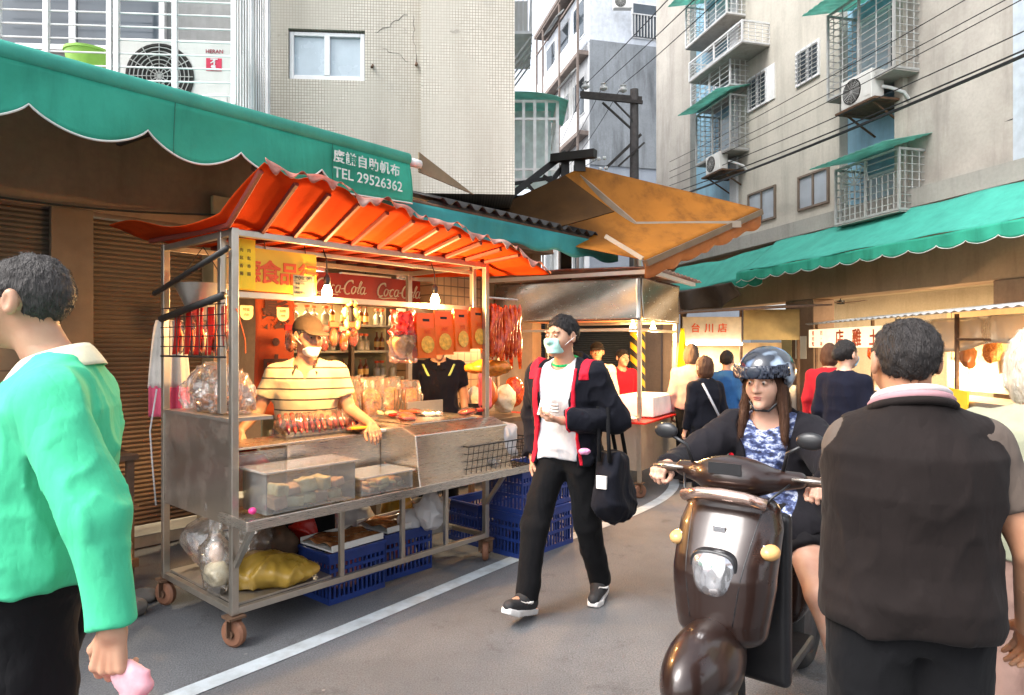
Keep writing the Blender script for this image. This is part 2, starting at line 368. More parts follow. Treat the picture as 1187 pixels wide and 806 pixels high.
def camo():
    n = N('mottled blouse'); v = n.noise(26, 3, .6, n.map((1, 1, 1.8)))
    n.set(Base_Color=n.ramp(v, [(.34, (.008, .011, .03)), (.46, (.03, .045, .13)), (.53, (.14, .18, .34)), (.6, (.5, .54, .66)), (.68, (.04, .05, .12))]), Roughness=.8); n.bump(n.noise(18, 4), .25, .012); return n.m
def skin(name, col):
    n = N(name); c = lin(col); b = n.mix(n.ramp(n.noise(14, 5), [(.3, 0), (.7, 1)]), c, (c[0] * .86, c[1] * .72, c[2] * .68))
    n.set(Base_Color=b, Roughness=.48, Subsurface_Weight=.12, Subsurface_Radius=(.012, .004, .002), Specular_IOR_Level=.4); n.b.inputs['Subsurface Scale'].default_value = .6
    n.bump(n.noise(240, 3), .12, .002); return n.m
def hairm(name, col, var=.5):
    n = N(name); c = lin(col); s = n.noise(110, 3, .6, n.map((1.2, 1.2, .14)))
    n.set(Base_Color=n.mix(s, tuple(x * (1 - var) for x in c), tuple(min(1, x * (1 + var)) for x in c)), Roughness=.62, Specular_IOR_Level=.3); n.bump(n.math('ADD', s, n.noise(190, 2, .6, n.map((1.2, 1.2, .2)))), .9, .008); return n.m
def grid_tile(name, c1, c2, mortar, wd, ht, ax='x'):
    n = N(name); s = n.n('SeparateXYZ', {0: n.co}); v = n.n('CombineXYZ', {0: s.outputs[0 if ax == 'x' else 1], 1: s.outputs[2]}).outputs[0]
    b = n.n('TexBrick', {'Vector': v, 'Color1': (*c1, 1), 'Color2': (*c2, 1), 'Mortar': (*mortar, 1), 'Scale': 1, 'Mortar Size': .006, 'Brick Width': wd, 'Row Height': ht}); b.offset = 0
    c = n.mix(n.math('MULTIPLY', n.ramp(n.noise(3, 6, .7), [(.45, 0), (.75, 1)]), .5), b.outputs[0], mortar); n.set(Base_Color=c, Roughness=.35); n.bump(b.outputs[1], -.3, .004); return n.m
def meat(name, c1, c2, c3, sc=40, rough=.3):
    n = N(name); f = n.noise(sc, 5, .65); n.set(Base_Color=n.ramp(f, [(.32, c1), (.5, c2), (.68, c3)]), Roughness=rough, Subsurface_Weight=.0); n.bump(n.noise(sc * 1.6, 4), .6, .006); return n.m

m_asphalt = asphalt(); m_mosaic = mosaic()
m_line = mat('road paint', (.44, .49, .52), .7, 0, .12, 9, .3, 120, dirt=(.25, .26, .26), da=.75, ds=7)
m_conc = render_wall('street concrete', (.36, .34, .31), (.3, .285, .26), (.14, .125, .11))
m_brownc = render_wall('smoked concrete', (.27, .175, .12), (.19, .12, .08), (.08, .05, .034))
m_greywall = render_wall('weathered gable render', (.29, .315, .34), (.22, .24, .26), (.07, .075, .08), .85)
m_whitewall = render_wall('pale painted render', (.66, .67, .69), (.56, .57, .59), (.3, .29, .28), .55)
m_beige = render_wall('buff render', (.53, .5, .435), (.44, .415, .36), (.25, .23, .2), .65)
m_beige2 = render_wall('grey buff render', (.46, .43, .385), (.33, .305, .27), (.19, .172, .155), .75)
m_blue = mat('blue grey paint', (.24, .44, .58), .6, 0, .12, 3, .2, 20, dirt=(.13, .17, .2), da=.5, streak=True)
m_cream = render_wall('lit cream plaster', (.6, .5, .36), (.5, .41, .29), (.25, .18, .1), .4)
m_green = tarp('green awning canvas', (.06, .5, .35), (.02, .2, .14), .35, 5, .55)
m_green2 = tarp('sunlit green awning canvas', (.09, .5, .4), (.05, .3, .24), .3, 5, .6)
m_teal = tarp('turquoise awning canvas', (.06, .36, .36), (.02, .14, .15), .3)
m_orange = tarp('orange roof sheet', (.62, .075, .012), (.3, .03, .008), .42, 3, .5, .85, .05)
m_ochre = tarp('ochre awning canvas', (.44, .165, .02), (.1, .04, .008), .38, 2.2, .75)
m_hem = mat('white awning hem', (.65, .68, .64), .7, dirt=(.2, .25, .22))
m_black = mat('black iron', (.018, .016, .015), .55, .2, .2)
m_darkroof = mat('blackened roof sheet', (.02, .018, .017), .6, .2, .3)
m_rust = mat('rusty iron', (.13, .07, .04), .75, .3, .35, 12, .3, 80, dirt=(.05, .03, .02))
m_steel = steel('stainless steel', (.62, .57, .51), .26, (1, 1, 30), (.2, .13, .08), .3)
m_steel_post = steel('steel tube', (.5, .46, .4), .3, (30, 30, 1), (.2, .12, .07), .5)
m_steel_dull = steel('dull stainless sheet', (.5, .46, .41), .36, (1, 1, 18), (.15, .1, .06), .5)
m_white = mat('white paint', (.74, .75, .75), .5, 0, .05, dirt=(.4, .38, .35), da=.35)
m_alu = mat('white aluminium frame', (.72, .73, .74), .4, .1, .05, dirt=(.4, .4, .4), da=.3)
m_cagew = mat('white iron bars', (.68, .69, .7), .5, .1, .08, dirt=(.35, .3, .26), da=.4)
m_cageg = mat('weathered grey iron bars', (.42, .43, .42), .6, .2, .15, dirt=(.22, .17, .13), da=.5)
m_plastic_roof = mat('green corrugated plastic', (.3, .6, .53), .4, 0, .12, alpha=1, translucent=.6, dirt=(.2, .28, .24))
m_ac = mat('off white appliance', (.66, .66, .63), .45, 0, .04, dirt=(.34, .32, .28), da=.35, streak=True)
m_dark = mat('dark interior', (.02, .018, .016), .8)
m_glass = mat('dark window glass', (.045, .06, .075), .08, 0, .3, 1.5, 0, spec=.8)
m_frost = mat('frosted window', (.36, .4, .45), .35, 0, .12, 2, .1, dirt=(.25, .26, .28), streak=True)
m_curtain = mat('pale curtain behind glass', (.42, .5, .56), .25, 0, .15, 3, .1, streak=True, dirt=(.25, .32, .38), spec=.8)
m_shutter = mat('brown shutter slats', (.1, .068, .048), .55, .25, .25, 5, .1, 40, dirt=(.035, .02, .012), da=.7)
m_wood = mat('old brown timber', (.1, .055, .03), .7, 0, .35, 14, .3, 40, dirt=(.05, .03, .015))
m_pole = mat('grey brown pole', (.09, .08, .078), .8, 0, .25, 8, .3, 30)
m_porcelain = mat('white porcelain', (.7, .7, .68), .25)
m_wire = mat('black cable', (.012, .012, .013), .6)
m_yellowsign = mat('yellow sign board', (.85, .52, .03), .45, 0, .06, 5, .05)
m_redletter = mat('orange red lettering', (.7, .09, .015), .5)
m_redsign = mat('red fascia', (.3, .02, .012), .4, 0, .15)
m_paper = mat('pale yellow paper', (.55, .46, .24), .7, 0, .04)
m_whitepaper = mat('white paper', (.75, .74, .7), .7, 0, .04)
m_ink = mat('black ink', (.02, .02, .02), .6)
m_whiteink = mat('faded white lettering', (.6, .72, .68), .7, 0, .15, 30, dirt=(.12, .42, .34), da=.7, ds=26)
m_banner = mat('orange red banner cloth', (.46, .07, .012), .75, 0, .15, 4, .3, 9)
m_crate = mat('blue plastic crate', (.012, .04, .21), .4, 0, .15, dirt=(.02, .025, .06), da=.5)
m_clear = film('clear plastic tub', (.93, .93, .9), .22, .1, 3, .12)
m_bag = film('crinkled clear plastic', (.95, .93, .9), .3, .14, 34, .07)
m_bagred = film('clear packet plastic', (1, .88, .84), .22, .12, 40, .04)
m_acrylic = film('scratched acrylic', (.9, .9, .88), .3, .12, 4, .1)
m_shopglass = film('cabinet glass', (.85, .88, .86), .2, .04, 1, .02)
m_whitebag = mat('thin white plastic bag', (.74, .73, .74), .4, 0, .05, 5, .5, 22, translucent=.35)
m_yellowbag = mat('yellow translucent bag', (.42, .26, .04), .3, 0, .3, 5, .5, 25, translucent=.25)
m_pinkbag = mat('pink plastic bag', (.75, .2, .28), .35, 0, .15, 6, .5, 25, translucent=.3)
m_redplastic = mat('bright red plastic', (.62, .025, .015), .3, 0, .15, translucent=.25)
m_orangebag = mat('orange printed card', (.78, .14, .01), .38, 0, .15, 9, .1, translucent=.1)
m_tofu = meat('pale food', (.55, .4, .2), (.78, .68, .44), (.85, .78, .58), 14, .5)
m_floss = meat('shredded meat floss', (.16, .035, .01), (.5, .16, .03), (.65, .26, .06), 55, .6)
m_sausage = meat('red cured sausage', (.1, .008, .008), (.3, .03, .025), (.5, .14, .11), 18, .25)
m_cured = meat('glossy orange red cured meat', (.22, .015, .004), (.6, .06, .008), (.8, .2, .025), 22, .15)
m_pinksausage = meat('orange link sausage', (.5, .13, .03), (.7, .26, .07), (.8, .38, .12), 20, .3)
m_lidtray = meat('amber jelly under film', (.12, .04, .015), (.25, .09, .03), (.4, .2, .09), 12, .15)
m_rubber = mat('worn rubber', (.06, .04, .03), .8, 0, .3, dirt=(.14, .08, .05))
m_castor = mat('rusty red castor wheel', (.2, .085, .045), .7, 0, .3, 10, dirt=(.07, .035, .02))
m_blackplastic = mat('black plastic', (.015, .015, .017), .35)
m_chrome = mat('chrome', (.75, .75, .77), .1, 1, 0, bump=0)
m_bulb = mat('warm glowing bulb', (1, .75, .35), .3, emit=28, ecol=(1, .68, .28), bump=0)
m_tube = mat('white glowing tube', (1, .95, .85), .3, emit=9, ecol=(1, .9, .72), bump=0)
m_lamp2 = mat('warm white glowing bulb', (1, .85, .6), .3, emit=20, ecol=(1, .8, .5), bump=0)
m_bottle_g = mat('green bottle glass', (.03, .08, .03), .1, 0, .2, bump=0)
m_bottle_b = mat('brown bottle glass', (.13, .04, .01), .1, 0, .2, bump=0)
m_jar = mat('pale jar', (.35, .3, .2), .2, 0, .3, 12, bump=0)
m_label = mat('gold label', (.6, .38, .1), .5)
m_greywood = mat('weathered dark crossarm', (.045, .038, .035), .8, 0, .3, 10, .3, 40)
m_lip = mat('lips', (.33, .1, .08), .4, 0, .1, 40, .1, 200)
# ---------------------------------------------------------------- frames of reference
UA = math.atan2(.7507, .6606)
u = Vector((.6606, .7507, 0)); nb = Vector((-.7507, .6606, 0)); O1 = Vector((-1.44, 3.46, 0))
def C1(x, y, z=0): return O1 + u * x + nb * y + Vector((0, 0, z))       # along the first cart and its shop row
FA = Vector((7.62, 10.01, 0)); fd = Vector((-.2423, .9702, 0)); fo = Vector((-.9702, -.2423, 0))
def FW(t, o, z=0): return FA + fd * t + fo * o + Vector((0, 0, z))      # along the right-hand facade: t away, o out over the street
def FT(px, o=0):
    k = (px - HX) / F; b = FA + fo * o; return (k * b.y - b.x) / (fd.x - k * fd.y)
def FZ(px, py, o=0):
    t = FT(px, o); return t, CZ + (HY - py) / F * FW(t, o).y
FANG = math.atan2(fd.y, fd.x)

# ---------------------------------------------------------------- ground
m = MB(); m.add([(-60, -20, 0), (60, -20, 0), (60, 140, 0), (-60, 140, 0)], [(0, 1, 2, 3)]); setting('road', m, m_asphalt)
pts = [Vector((-2.35, 1.95, 0)), Vector((-1.46, 3.02, 0)), Vector((-.914, 3.70, 0)), Vector((.02, 4.93, 0)), Vector((.5, 5.52, 0)), Vector((1.13, 6.28, 0)), Vector((1.62, 7.05, 0)), Vector((1.9, 7.9, 0)), Vector((1.95, 9, 0)), Vector((1.75, 10.5, 0)), Vector((1.2, 13, 0))]
def smooth_line(p, k=8):
    out = []
    for i in range(len(p) - 1):
        a, b, c, d = p[max(i-1, 0)], p[i], p[i+1], p[min(i+2, len(p)-1)]
        for j in range(k):
            t = j / k; out.append(.5 * ((2*b) + (c-a)*t + (2*a-5*b+4*c-d)*t*t + (3*b-a-3*c+d)*t**3))
    return out + [p[-1]]
sp = smooth_line(pts); V = []
for i, p in enumerate(sp):
    d = (sp[min(i+1, len(sp)-1)] - sp[max(i-1, 0)]).normalized(); q = Vector((-d.y, d.x, 0)); V += [p + q * .055 + Vector((0,0,.004)), p - q * .055 + Vector((0,0,.004))]
m = MB().add(V, [(2*i+1, 2*i+3, 2*i+2, 2*i) for i in range(len(sp)-1)]); setting('road_line', m, m_line)
# raised shop floor of the arcade on the left and on the right
m = MB(); m.box((-4, 2.2, 0.01), (7.5, 6.5, .1), Matrix.Translation(O1) @ Matrix.Rotation(UA, 4, 'Z')); setting('pavement', m, m_conc)
m = MB(); m.box((-8, -6, 0), (12.5, -.15, .13), Matrix.Translation(FA) @ Matrix.Rotation(FANG, 4, 'Z')); setting('pavement', m, m_conc)

# ---------------------------------------------------------------- left: ground-floor shop row (frame C1)
C1M = Matrix.Translation(O1) @ Matrix.Rotation(UA, 4, 'Z')
shop = thing('shop_building', 'brown smoke-stained shop front with half-raised roller shutter behind the food cart', 'shop', C1(0, 1.95), UA)
m = MB(); m.box((-4.5, 0, 2.5), (1.15, .18, 3.35)); m.box((1.15, 0, 2.75), (5.2, .18, 3.35)); m.build('beam', m_brownc, shop)
m = MB(); m.box((-4.5, 4.2, 0), (5.2, 4.4, 3.35)); m.box((-4.5, .185, 3.2), (5.2, 4.4, 3.3)); m.box((5.0, .185, .1), (5.18, 4.2, 3.2)); m.build('wall', m_brownc, shop)
m = MB()                                             # curled shutter slats, half down
for k in range(26):
    z = 2.5 - k * .034
    if z < 1.98: break
    m.tube([(-4.5, .07 , z), (-.28, .07, z)], .021, 8)
m.box((-4.5, .05, 1.9), (-.28, .1, 1.965)); m.build('roller_shutter', m_shutter, shop, smooth=40)
m = MB()
for k in range(66):
    m.tube([(-.02, .1, 2.45 - k * .034), (.75, .1, 2.45 - k * .034)], .021, 8)
m.build('side_shutter', m_shutter, shop, smooth=40)
m = MB(); m.box((-.62, .0, .1), (-.36, .3, 1.9)); m.build('pillar', grid_tile('buff wall tile', (.22, .16, .1), (.18, .13, .08), (.08, .055, .035), .2, .2), shop)
m = MB(); m.box((-.3, -.02, .1), (-.05, .03, 2.5)); m.build('door_post', mat('brown door post', (.13, .085, .055), .7, dirt=(.06, .035, .02)), shop)
m = MB(); m.box((.78, -.05, .1), (.98, .25, 2.75)); m.build('pillar', mat('cream tiled pillar', (.42, .31, .17), .4, dirt=(.2, .12, .06)), shop)
m = MB(); m.box((3.05, -.1, .1), (3.75, .5, 2.9)); m.build('pillar', grid_tile('brown square tile', (.36, .22, .12), (.3, .18, .1), (.09, .05, .03), .1, .1), shop)
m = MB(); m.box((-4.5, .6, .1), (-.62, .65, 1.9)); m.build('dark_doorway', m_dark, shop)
# the glass-fronted cabinet of bottles inside the shop
cab = thing('display_cabinet', 'tall glass-fronted shelf cabinet of bottles and jars behind the stall keepers', 'cabinet', C1(1.55, 2.15), UA)
m = MB(); m.box((0, .42, .1), (1.45, .45, 2.0)); m.build('back_panel', mat('greenish cabinet back', (.2, .2, .13), .5), cab)
m = MB()
for x in (0, .7, 1.42): m.box((x, 0, .1), (x + .035, .05, 2.0))
m.box((.036, 0, 1.96), (1.419, .05, 2.0)); m.build('frame', mat('dark bronze frame', (.07, .04, .02), .4, .4), cab)
SHZ = (.55, .92, 1.22, 1.5, 1.76)
for z in SHZ:
    m = MB(); m.box((.04, .06, z), (1.41, .41, z + .02)); m.build('shelf', mat('pale shelf', (.4, .36, .25), .4), cab)
def bottle_mesh(h, r, name, ma): return MB().lathe([(.001, 0), (r, .004), (r, h * .58), (r * .8, h * .66), (r * .36, h * .74), (r * .33, h * .95), (r * .42, h * .96), (r * .42, h), (.001, h)], n=12), ma
protos = {}
for kind, (h, r, ma, lab) in {'green': (.2, .03, m_bottle_g, 'dark green glass bottle'), 'brown': (.19, .028, m_bottle_b, 'brown glass bottle with gold label'), 'jar': (.15, .04, m_jar, 'squat pale jar')}.items():
    protos[kind] = (h, r, ma, lab)
shelfname = {0: 'lowest', 1: 'second lowest', 2: 'middle', 3: 'second highest', 4: 'top'}
first = {}
for si, z in enumerate(SHZ):
    if si == 0: continue
    for k in range(13):
        kind = ['brown', 'jar', 'green', 'brown', 'jar'][(si + k // 5) % 5]; h, r, ma, lab = protos[kind]
        c = C1(1.55 + .1 + k * .102, 2.15 + .15 + .05 * (k % 2), z + .021)
        label = f'{lab} on the {shelfname[si]} cabinet shelf'; grp = label + ', one of a row'
        if kind not in first:
            t = thing('bottle' if kind != 'jar' else 'jar', label, 'bottle' if kind != 'jar' else 'jar', c, UA, grp); first[kind] = t
            bottle_mesh(h, r, '', ma)[0].build('body', ma, t, smooth=45)
            if kind == 'jar': MB().lathe([(.02, h * .98), (.026, h), (.026, h * 1.14), (.001, h * 1.15)], n=12).build('lid', m_redletter, t, smooth=45)
            else: MB().lathe([(r + .001, h * .18), (r + .001, h * .48)], n=12).build('label', m_label if kind == 'brown' else m_paper, t, smooth=45)
        else:
            t = dup(first[kind], label, c, UA + random.uniform(-1, 1)); t['group'] = grp
fas = thing('shop_fascia', 'long red fascia board with white script lettering above the bottle cabinet', 'sign', C1(1.66, 2.06, 1.99), UA)
m = MB(); m.box((0, 0, .0), (2.1, .06, .26)); m.build('board', m_redsign, fas, bevel=.004)
def script_word():
    """a flowing slanted script: Coca-Cola, drawn as pen strokes (unit height 1)"""
    arc = lambda cx, cz, rx, rz, a0, a1, n=16: [(cx + rx * math.cos(R(a0 + (a1 - a0) * i / n)), cz + rz * math.sin(R(a0 + (a1 - a0) * i / n))) for i in range(n + 1)]
    st = []
    for x in (0, 2.75):
        st.append((arc(x + .42, .48, .42, .52, 35, 305), .075)); st.append((arc(x + .5, .95, .2, .1, 160, -60, 8), .035))
        st.append((arc(x + .95, .3, .2, .28, 90, 450), .06)); st.append(([(x + 1.1, .52), (x + 1.25, .48), (x + 1.38, .52)], .03))
    st.append((arc(1.6, .3, .22, .28, 50, 310), .06)); st.append((arc(2.1, .3, .2, .28, 60, 400), .06)); st.append(([(2.3, .58), (2.3, .15), (2.36, .03), (2.48, .08)], .05)); st.append(([(2.45, .32), (2.72, .36)], .05))
    st.append(([(4.1, .15), (4.3, .6), (4.36, .95), (4.26, 1.02), (4.18, .8), (4.16, .15), (4.22, .03), (4.36, .1)], .05)); st.append((arc(4.62, .3, .2, .28, 60, 400), .06)); st.append(([(4.82, .58), (4.82, .15), (4.9, .03), (5.1, .14)], .05))
    st.append(([(.5, .02), (.3, -.12), (.8, -.2), (1.6, -.1), (2.3, -.14)], .05))
    return st
for x in (.12, .82, 1.52):
    m = MB(); k_ = .125
    for pts_, w_ in script_word(): m.tube([(x + (a + .35 * b) * k_ * .9, -.004, .075 + b * k_) for a, b in pts_], [w_ * k_ * (.55 + .45 * math.sin(math.pi * (i + .6) / (len(pts_) + .2))) for i in range(len(pts_))], 6)
    m.build('lettering', mat('cream lettering', (.6, .5, .38), .5), fas, smooth=True)
# shop ceiling tubes light the bottles
for x in (1.9, 2.9):
    t = thing('fluorescent_tube', 'glowing white tube lamp over the bottle cabinet, ' + ('nearer the banner' if x < 2 else 'nearer the tiled pillar'), 'lamp', C1(x, 2.6 + .2 * (x > 2), 2.3), UA)
    MB().tube([(-.3, 0, 0), (.3, 0, 0)], .014, 10).build('glass_tube', m_tube, t, smooth=40); MB().box((-.33, -.03, .02), (.33, .03, .06)).build('batten', m_white, t)
    MB().tube([(0, 0, .06), (0, 0, .9)], .006, 6).build('cord', m_wire, t)
    l = bpy.data.lights.new('tube_light', 'AREA'); l.shape = 'RECTANGLE'; l.size = .6; l.size_y = .05; l.energy = 55; l.color = (1, .8, .52); lo = bpy.data.objects.new('tube_light', l); COL.objects.link(lo); lo.parent = t; lo.location = (0, 0, -.03)
# banner inside
ban = thing('vertical_banner', 'orange red vertical banner with black brush characters beside the pillar', 'banner', C1(1.0, 1.7, 1.0), UA)
MB().sheet(lambda a, b: (.02 + .34 * a, .012 * math.sin(b * 7), 1.08 * b), 8, 24, .004).build('cloth', m_banner, ban, smooth=True)
mb = MB()
for ch, z, sz in (('鬆', .72, .25), ('・', .5, .25), ('肉', .28, .25)): mb.add(*text(ch, sz, (.06, -.026, z), (1, 0, 0), (0, 0, 1), .003, bold=.006))
mb.build('lettering', mat('brown black ink', (.06, .012, .008), .6), ban)

# ---------------------------------------------------------------- left: green awning, lettered end
gaw = thing('awning', 'long scalloped green canvas awning with white telephone lettering over the cart', 'awning', C1(-1.5, .45), UA)
XL, XR = -2.2, 3.06                                   # local x of the valance (root at x=-1.5)
def val_bottom(x):
    ph = ((x - .735) / .525) % 1; return 2.59 + .115 * (1 - abs(math.sin(math.pi * ph)) ** .75)
def valance(a, b):
    x = XL + (XR - XL) * a; zb = val_bottom(x) if x < 2.55 else 2.59 + .02 * (x - 2.55); z = zb + (2.89 - zb) * b
    return (x, -.03 * math.sin((1 - b) * 2.2) * math.sin(x * 6.28 + 1) - .015 * math.sin(x * 3) * (1 - b), z)
MB().sheet(valance, 260, 10, .004).build('valance', m_green, gaw, smooth=True)
MB().tube([valance(i / 260, 0) for i in range(261)], .006, 6).build('hem', m_hem, gaw, smooth=True)
MB().tube([(XL, .03, 2.93), (XR, .03, 2.93)], .05, 14).build('roller', m_green2, gaw, smooth=True)
MB().tube([(XR, .03, 2.92), (XR + .12, .03, 2.92)], .032, 12).build('roller_end', m_white, gaw, smooth=True)
MB().sheet(lambda a, b: (XL + (XR - XL) * a, .05 + 1.42 * b, 2.95 + .42 * b - .03 * math.sin(b * 3.1)), 30, 6, .006).build('canopy', m_green2, gaw, smooth=True)
mb = MB(); mb.add(*text('度謙自助帆布', .088, (2.38, -.04, 2.775), (1, 0, 0), (0, 0, 1), .002, bold=.0015, spacing=1.12, squeeze=1.0)); mb.add(*text('TEL 29526362', .098, (2.38, -.042, 2.665), (1, 0, 0), (0, 0, 1), .002, bold=.0008, squeeze=1.0)); mb.build('lettering', m_whiteink, gaw)
mb = MB()
for x in (-1.6, .2, 1.6, 2.9): mb.bar((x, .06, 2.9), (x, 1.45, 3.0), .03)
mb.build('awning_arm', m_black, gaw)
MB().prism([(.13, -.05), (.72, -.12), (.13, .1)], (XR, .05, 2.92), (1, 0, 0), (0, 0, 1), -.012).build('side_flap', mat('brown canvas end', (.2, .15, .085), .7, dirt=(.1, .07, .04)), gaw)
m = MB()
for xs in (.25, 1.55, 2.2, 3.6, 4.6): m.tube([tuple(Vector(valance((xs - XL) / (XR - XL) if 0 else min(max((xs + 0 - 0) / 5.26, 0), 1), b / 8)) + Vector((0, -.003, 0))) for b in range(9)], .0025, 5)
m.split('seam', mat('dark green stitched seam', (.015, .16, .11), .7), gaw, smooth=True)
# turquoise valance under the black sheet roof
taw = thing('awning', 'turquoise valance under the black corrugated roof to the right of the cart', 'awning', C1(.4, .52), UA)
def tv(a, b):
    x = 4.05 * a; zb = 2.45 + .02 * math.sin(x * 11); z = zb + (2.64 - zb) * b; return (x, -.02 * math.sin((1 - b) * 2) * math.sin(x * 5) + .01 * math.sin(x * 17) * (1-b), z)
MB().sheet(tv, 140, 6, .004).build('valance', m_teal, taw, smooth=True)
MB().tube([(0, .03, 2.65), (4.05, .03, 2.65)], .02, 8).build('front_bar', m_rust, taw, smooth=True)
def wavy(a, b): x = 1.5 + 2.6 * a; return (x, -.02 + 1.4 * b, 2.7 + .022 * math.sin(x * 42) + .42 * b)
MB().sheet(wavy, 240, 4, .01).build('corrugated_roof', m_darkroof, taw, smooth=True)
MB().box((1.45, .02, 2.6), (4.05, .07, 2.69)).build('eaves_board', m_darkroof, taw)
# dark hanging sheet and clutter under the awnings
m = MB(); m.tube([C1(-2 + 3 * i / 20, 1.88, 2.62 - .12 * math.sin(i / 20 * math.pi)) for i in range(21)], .008, 6); solo('cable', m, m_wire, 'slack black cable drooping along the stained beam under the green awning', 'cable')

# ---------------------------------------------------------------- left: the mosaic-tiled block above
tb = thing('apartment_building', 'buff mosaic-tiled apartment block with a white sliding window above the shops', 'building', (-2.2, 6.0, 0), R(4))
m = MB(); m.box((1.38, 0, 2.95), (2.23, 6, 15)); m.build('wall', m_mosaic, tb)
m = MB(); m.box((-.12, .12, 2.95), (.17, 6, 15)); m.box((.17, .12, 2.95), (.86, 6, 4.0)); m.box((.17, .12, 4.46), (.86, 6, 15)); m.box((.86, .12, 2.95), (1.379, 6, 15)); m.box((.17, .3, 4.0), (.86, 6, 4.46)); m.build('wall', m_mosaic, tb)
m = MB()
x0, x1, z0, z1 = .175, .855, 4.005, 4.44
m.box((x0, .14, z0), (x0 + .04, .2, z1)); m.box((x1 - .04, .14, z0), (x1, .2, z1)); m.box((x0 + .04, .14, z0), (x1 - .04, .2, z0 + .04)); m.box((x0 + .04, .14, z1 - .035), (x1 - .04, .2, z1)); m.box((.49, .135, z0 + .04), (.54, .2, z1 - .035))
wf = m.build('window', m_alu, tb, bevel=.004)
MB().box((x0 + .04, .165, z0 + .04), (.49, .175, z1 - .035)).build('pane', m_curtain, wf); MB().box((.54, .17, z0 + .04), (x1 - .04, .18, z1 - .035)).build('pane', m_curtain, wf)
m = MB(); m.box((-.28, .0, 2.95), (-.121, 6, 15)); m.build('corner_pier', m_conc, tb)
m = MB(); m.box((-3.5, .35, 2.95), (-.281, 6, 15)); m.build('balcony_wall', render_wall('balcony concrete', (.3, .31, .31), (.24, .25, .25), (.12, .12, .12)), tb)
m = MB(); m.tube([(-.2, -.03, 3.2), (-.2, -.03, 8)], .018, 8); m.tube([(-.08, -.01 + .11, 3.4), (-.06, .1, 9)], .012, 8); m.build('drainpipe', m_cageg, tb, smooth=True)
m = MB()
for zz in range(3):
    pass
# sliding window behind the balcony cage
m = MB(); m.box((-2.6, .3, 4.28), (-1.0, .36, 4.33)); m.box((-2.6, .3, 4.33), (-2.55, .36, 5.4)); m.box((-1.05, .3, 4.33), (-1.0, .36, 5.4)); m.box((-1.85, .3, 4.33), (-1.79, .36, 5.4)); sw = m.build('window', m_alu, tb, bevel=.003)
MB().box((-2.55, .32, 4.33), (-1.05, .33, 5.4)).build('pane', m_glass, sw)
# iron cracks and bolts in the tile face
m = MB()
for p in ((.93, .1, 4.15), (1.33, .1, 4.18)): m.tube([(p[0], .13, p[2]), (p[0], .06, p[2] - .05)], .012, 6)
m.build('wall_bracket', m_rust, tb)
rc = random.Random(4)
for x, z, n_, dx, dz in ((.95, 4.45, 14, .022, .016), (1.3, 4.62, 12, .004, -.035), (1.02, 4.3, 9, .03, -.02)):
    pts_ = []
    for k in range(n_): pts_.append((x, -.001 if x > 1.385 else .119, z)); x += dx + rc.uniform(-.02, .02); z += dz + rc.uniform(-.022, .022)
    pts_ = [q_ for q_ in pts_ if (q_[0] > 1.39) == (pts_[0][0] > 1.39) and not (1.36 < q_[0] < 1.4)]
    if len(pts_) > 3: MB().tube(pts_, [.0025 * rc.uniform(.4, 1.2) for _ in pts_], 5).build('crack', mat('dark wall crack', (.13, .115, .1), .9), tb)
# the white window cage
cg = thing('window_cage', 'white iron window cage holding an air conditioner above the green awning', 'window cage', (-2.08, 5.05, 0), R(4))
H0, H1 = 3.38, 6.3
m = MB()
for x in (-1.72, -1.38, -.93, -.88, -.46, -.03): m.box((x, 0, H0), (x + .035, .035, H1))
m.box((-3.2, -.002, H0 - .06), (.0, .04, H0)); m.box((-3.2, 0, H0 + .62 + .4), (-.03, .02, H0 + 1.045)); 
for y in (.45, .9): m.box((-.032, y, H0), (0, y + .03, H1))
m.box((-.034, .04, H0 - .06), (.002, .93, H0)); m.build('frame', m_cagew, cg)
m = MB()
for k in range(26): m.tube([(-3.2, .018, H0 + .06 + .1 * k), (-.01, .018, H0 + .06 + .1 * k)], .0065, 6)
for k in range(14): m.tube([(-.016, .05 + .065 * k, H0), (-.016, .05 + .065 * k, H1)], .0065, 6)
m.build('bars', m_cagew, cg)
MB().box((-3.2, .04, H0 - .05), (-.04, .92, H0 - .03)).build('floor_sheet', m_cageg, cg)
# things kept in the cage
CGM = MAT[cg]
def CG(x, y, z): return CGM @ Vector((x, y, z))
def ac_unit(name, label, loc, rz, sc=1.0, side=True):
    """outdoor air-conditioner: front faces local -y"""
    t = thing(name, label, 'air conditioner', loc, rz)
    W, D, Hh = .78 * sc, .28 * sc, .54 * sc
    MB().box((-W/2, 0, 0), (W/2, D, Hh)).build('casing', m_ac, t, bevel=.012)
    cx = -W * .13; r = Hh * .43
    MB().lathe([(r, 0), (r, .012), (r * .93, .014), (r * .93, .006), (.001, .006)], (cx, .0, Hh / 2), (0, -1, 0), 32).build('fan_opening', m_dark, t, smooth=40)
    m = MB()
    for k in range(1, 8): m.tube([(cx + r * k / 8 * math.cos(a), -.016, Hh/2 + r * k / 8 * math.sin(a)) for a in [2*math.pi*j/24 for j in range(25)]], .0035 * sc, 5)
    for k in range(12): a = math.pi * k / 6; m.tube([(cx, -.018, Hh/2), (cx + r * math.cos(a), -.016, Hh/2 + r * math.sin(a))], .0035 * sc, 5)
    m.build('fan_grille', m_cageg, t)
    MB().box((W/2 - .17 * sc, -.006, Hh * .12), (W/2 - .03 * sc, .0, Hh * .3)).build('side_cover', m_ac, t, bevel=.004)
    return t
a1 = ac_unit('air_conditioner', 'big white air conditioner with red warning sticker inside the white cage', CG(-.56, .3, H0), R(4), 1.12)
m = MB(); m.box((.24, -.004, .36), (.36, -.001, .46)); stk = m.build('sticker', mat('crimson sticker', (.55, .01, .06), .5), a1)
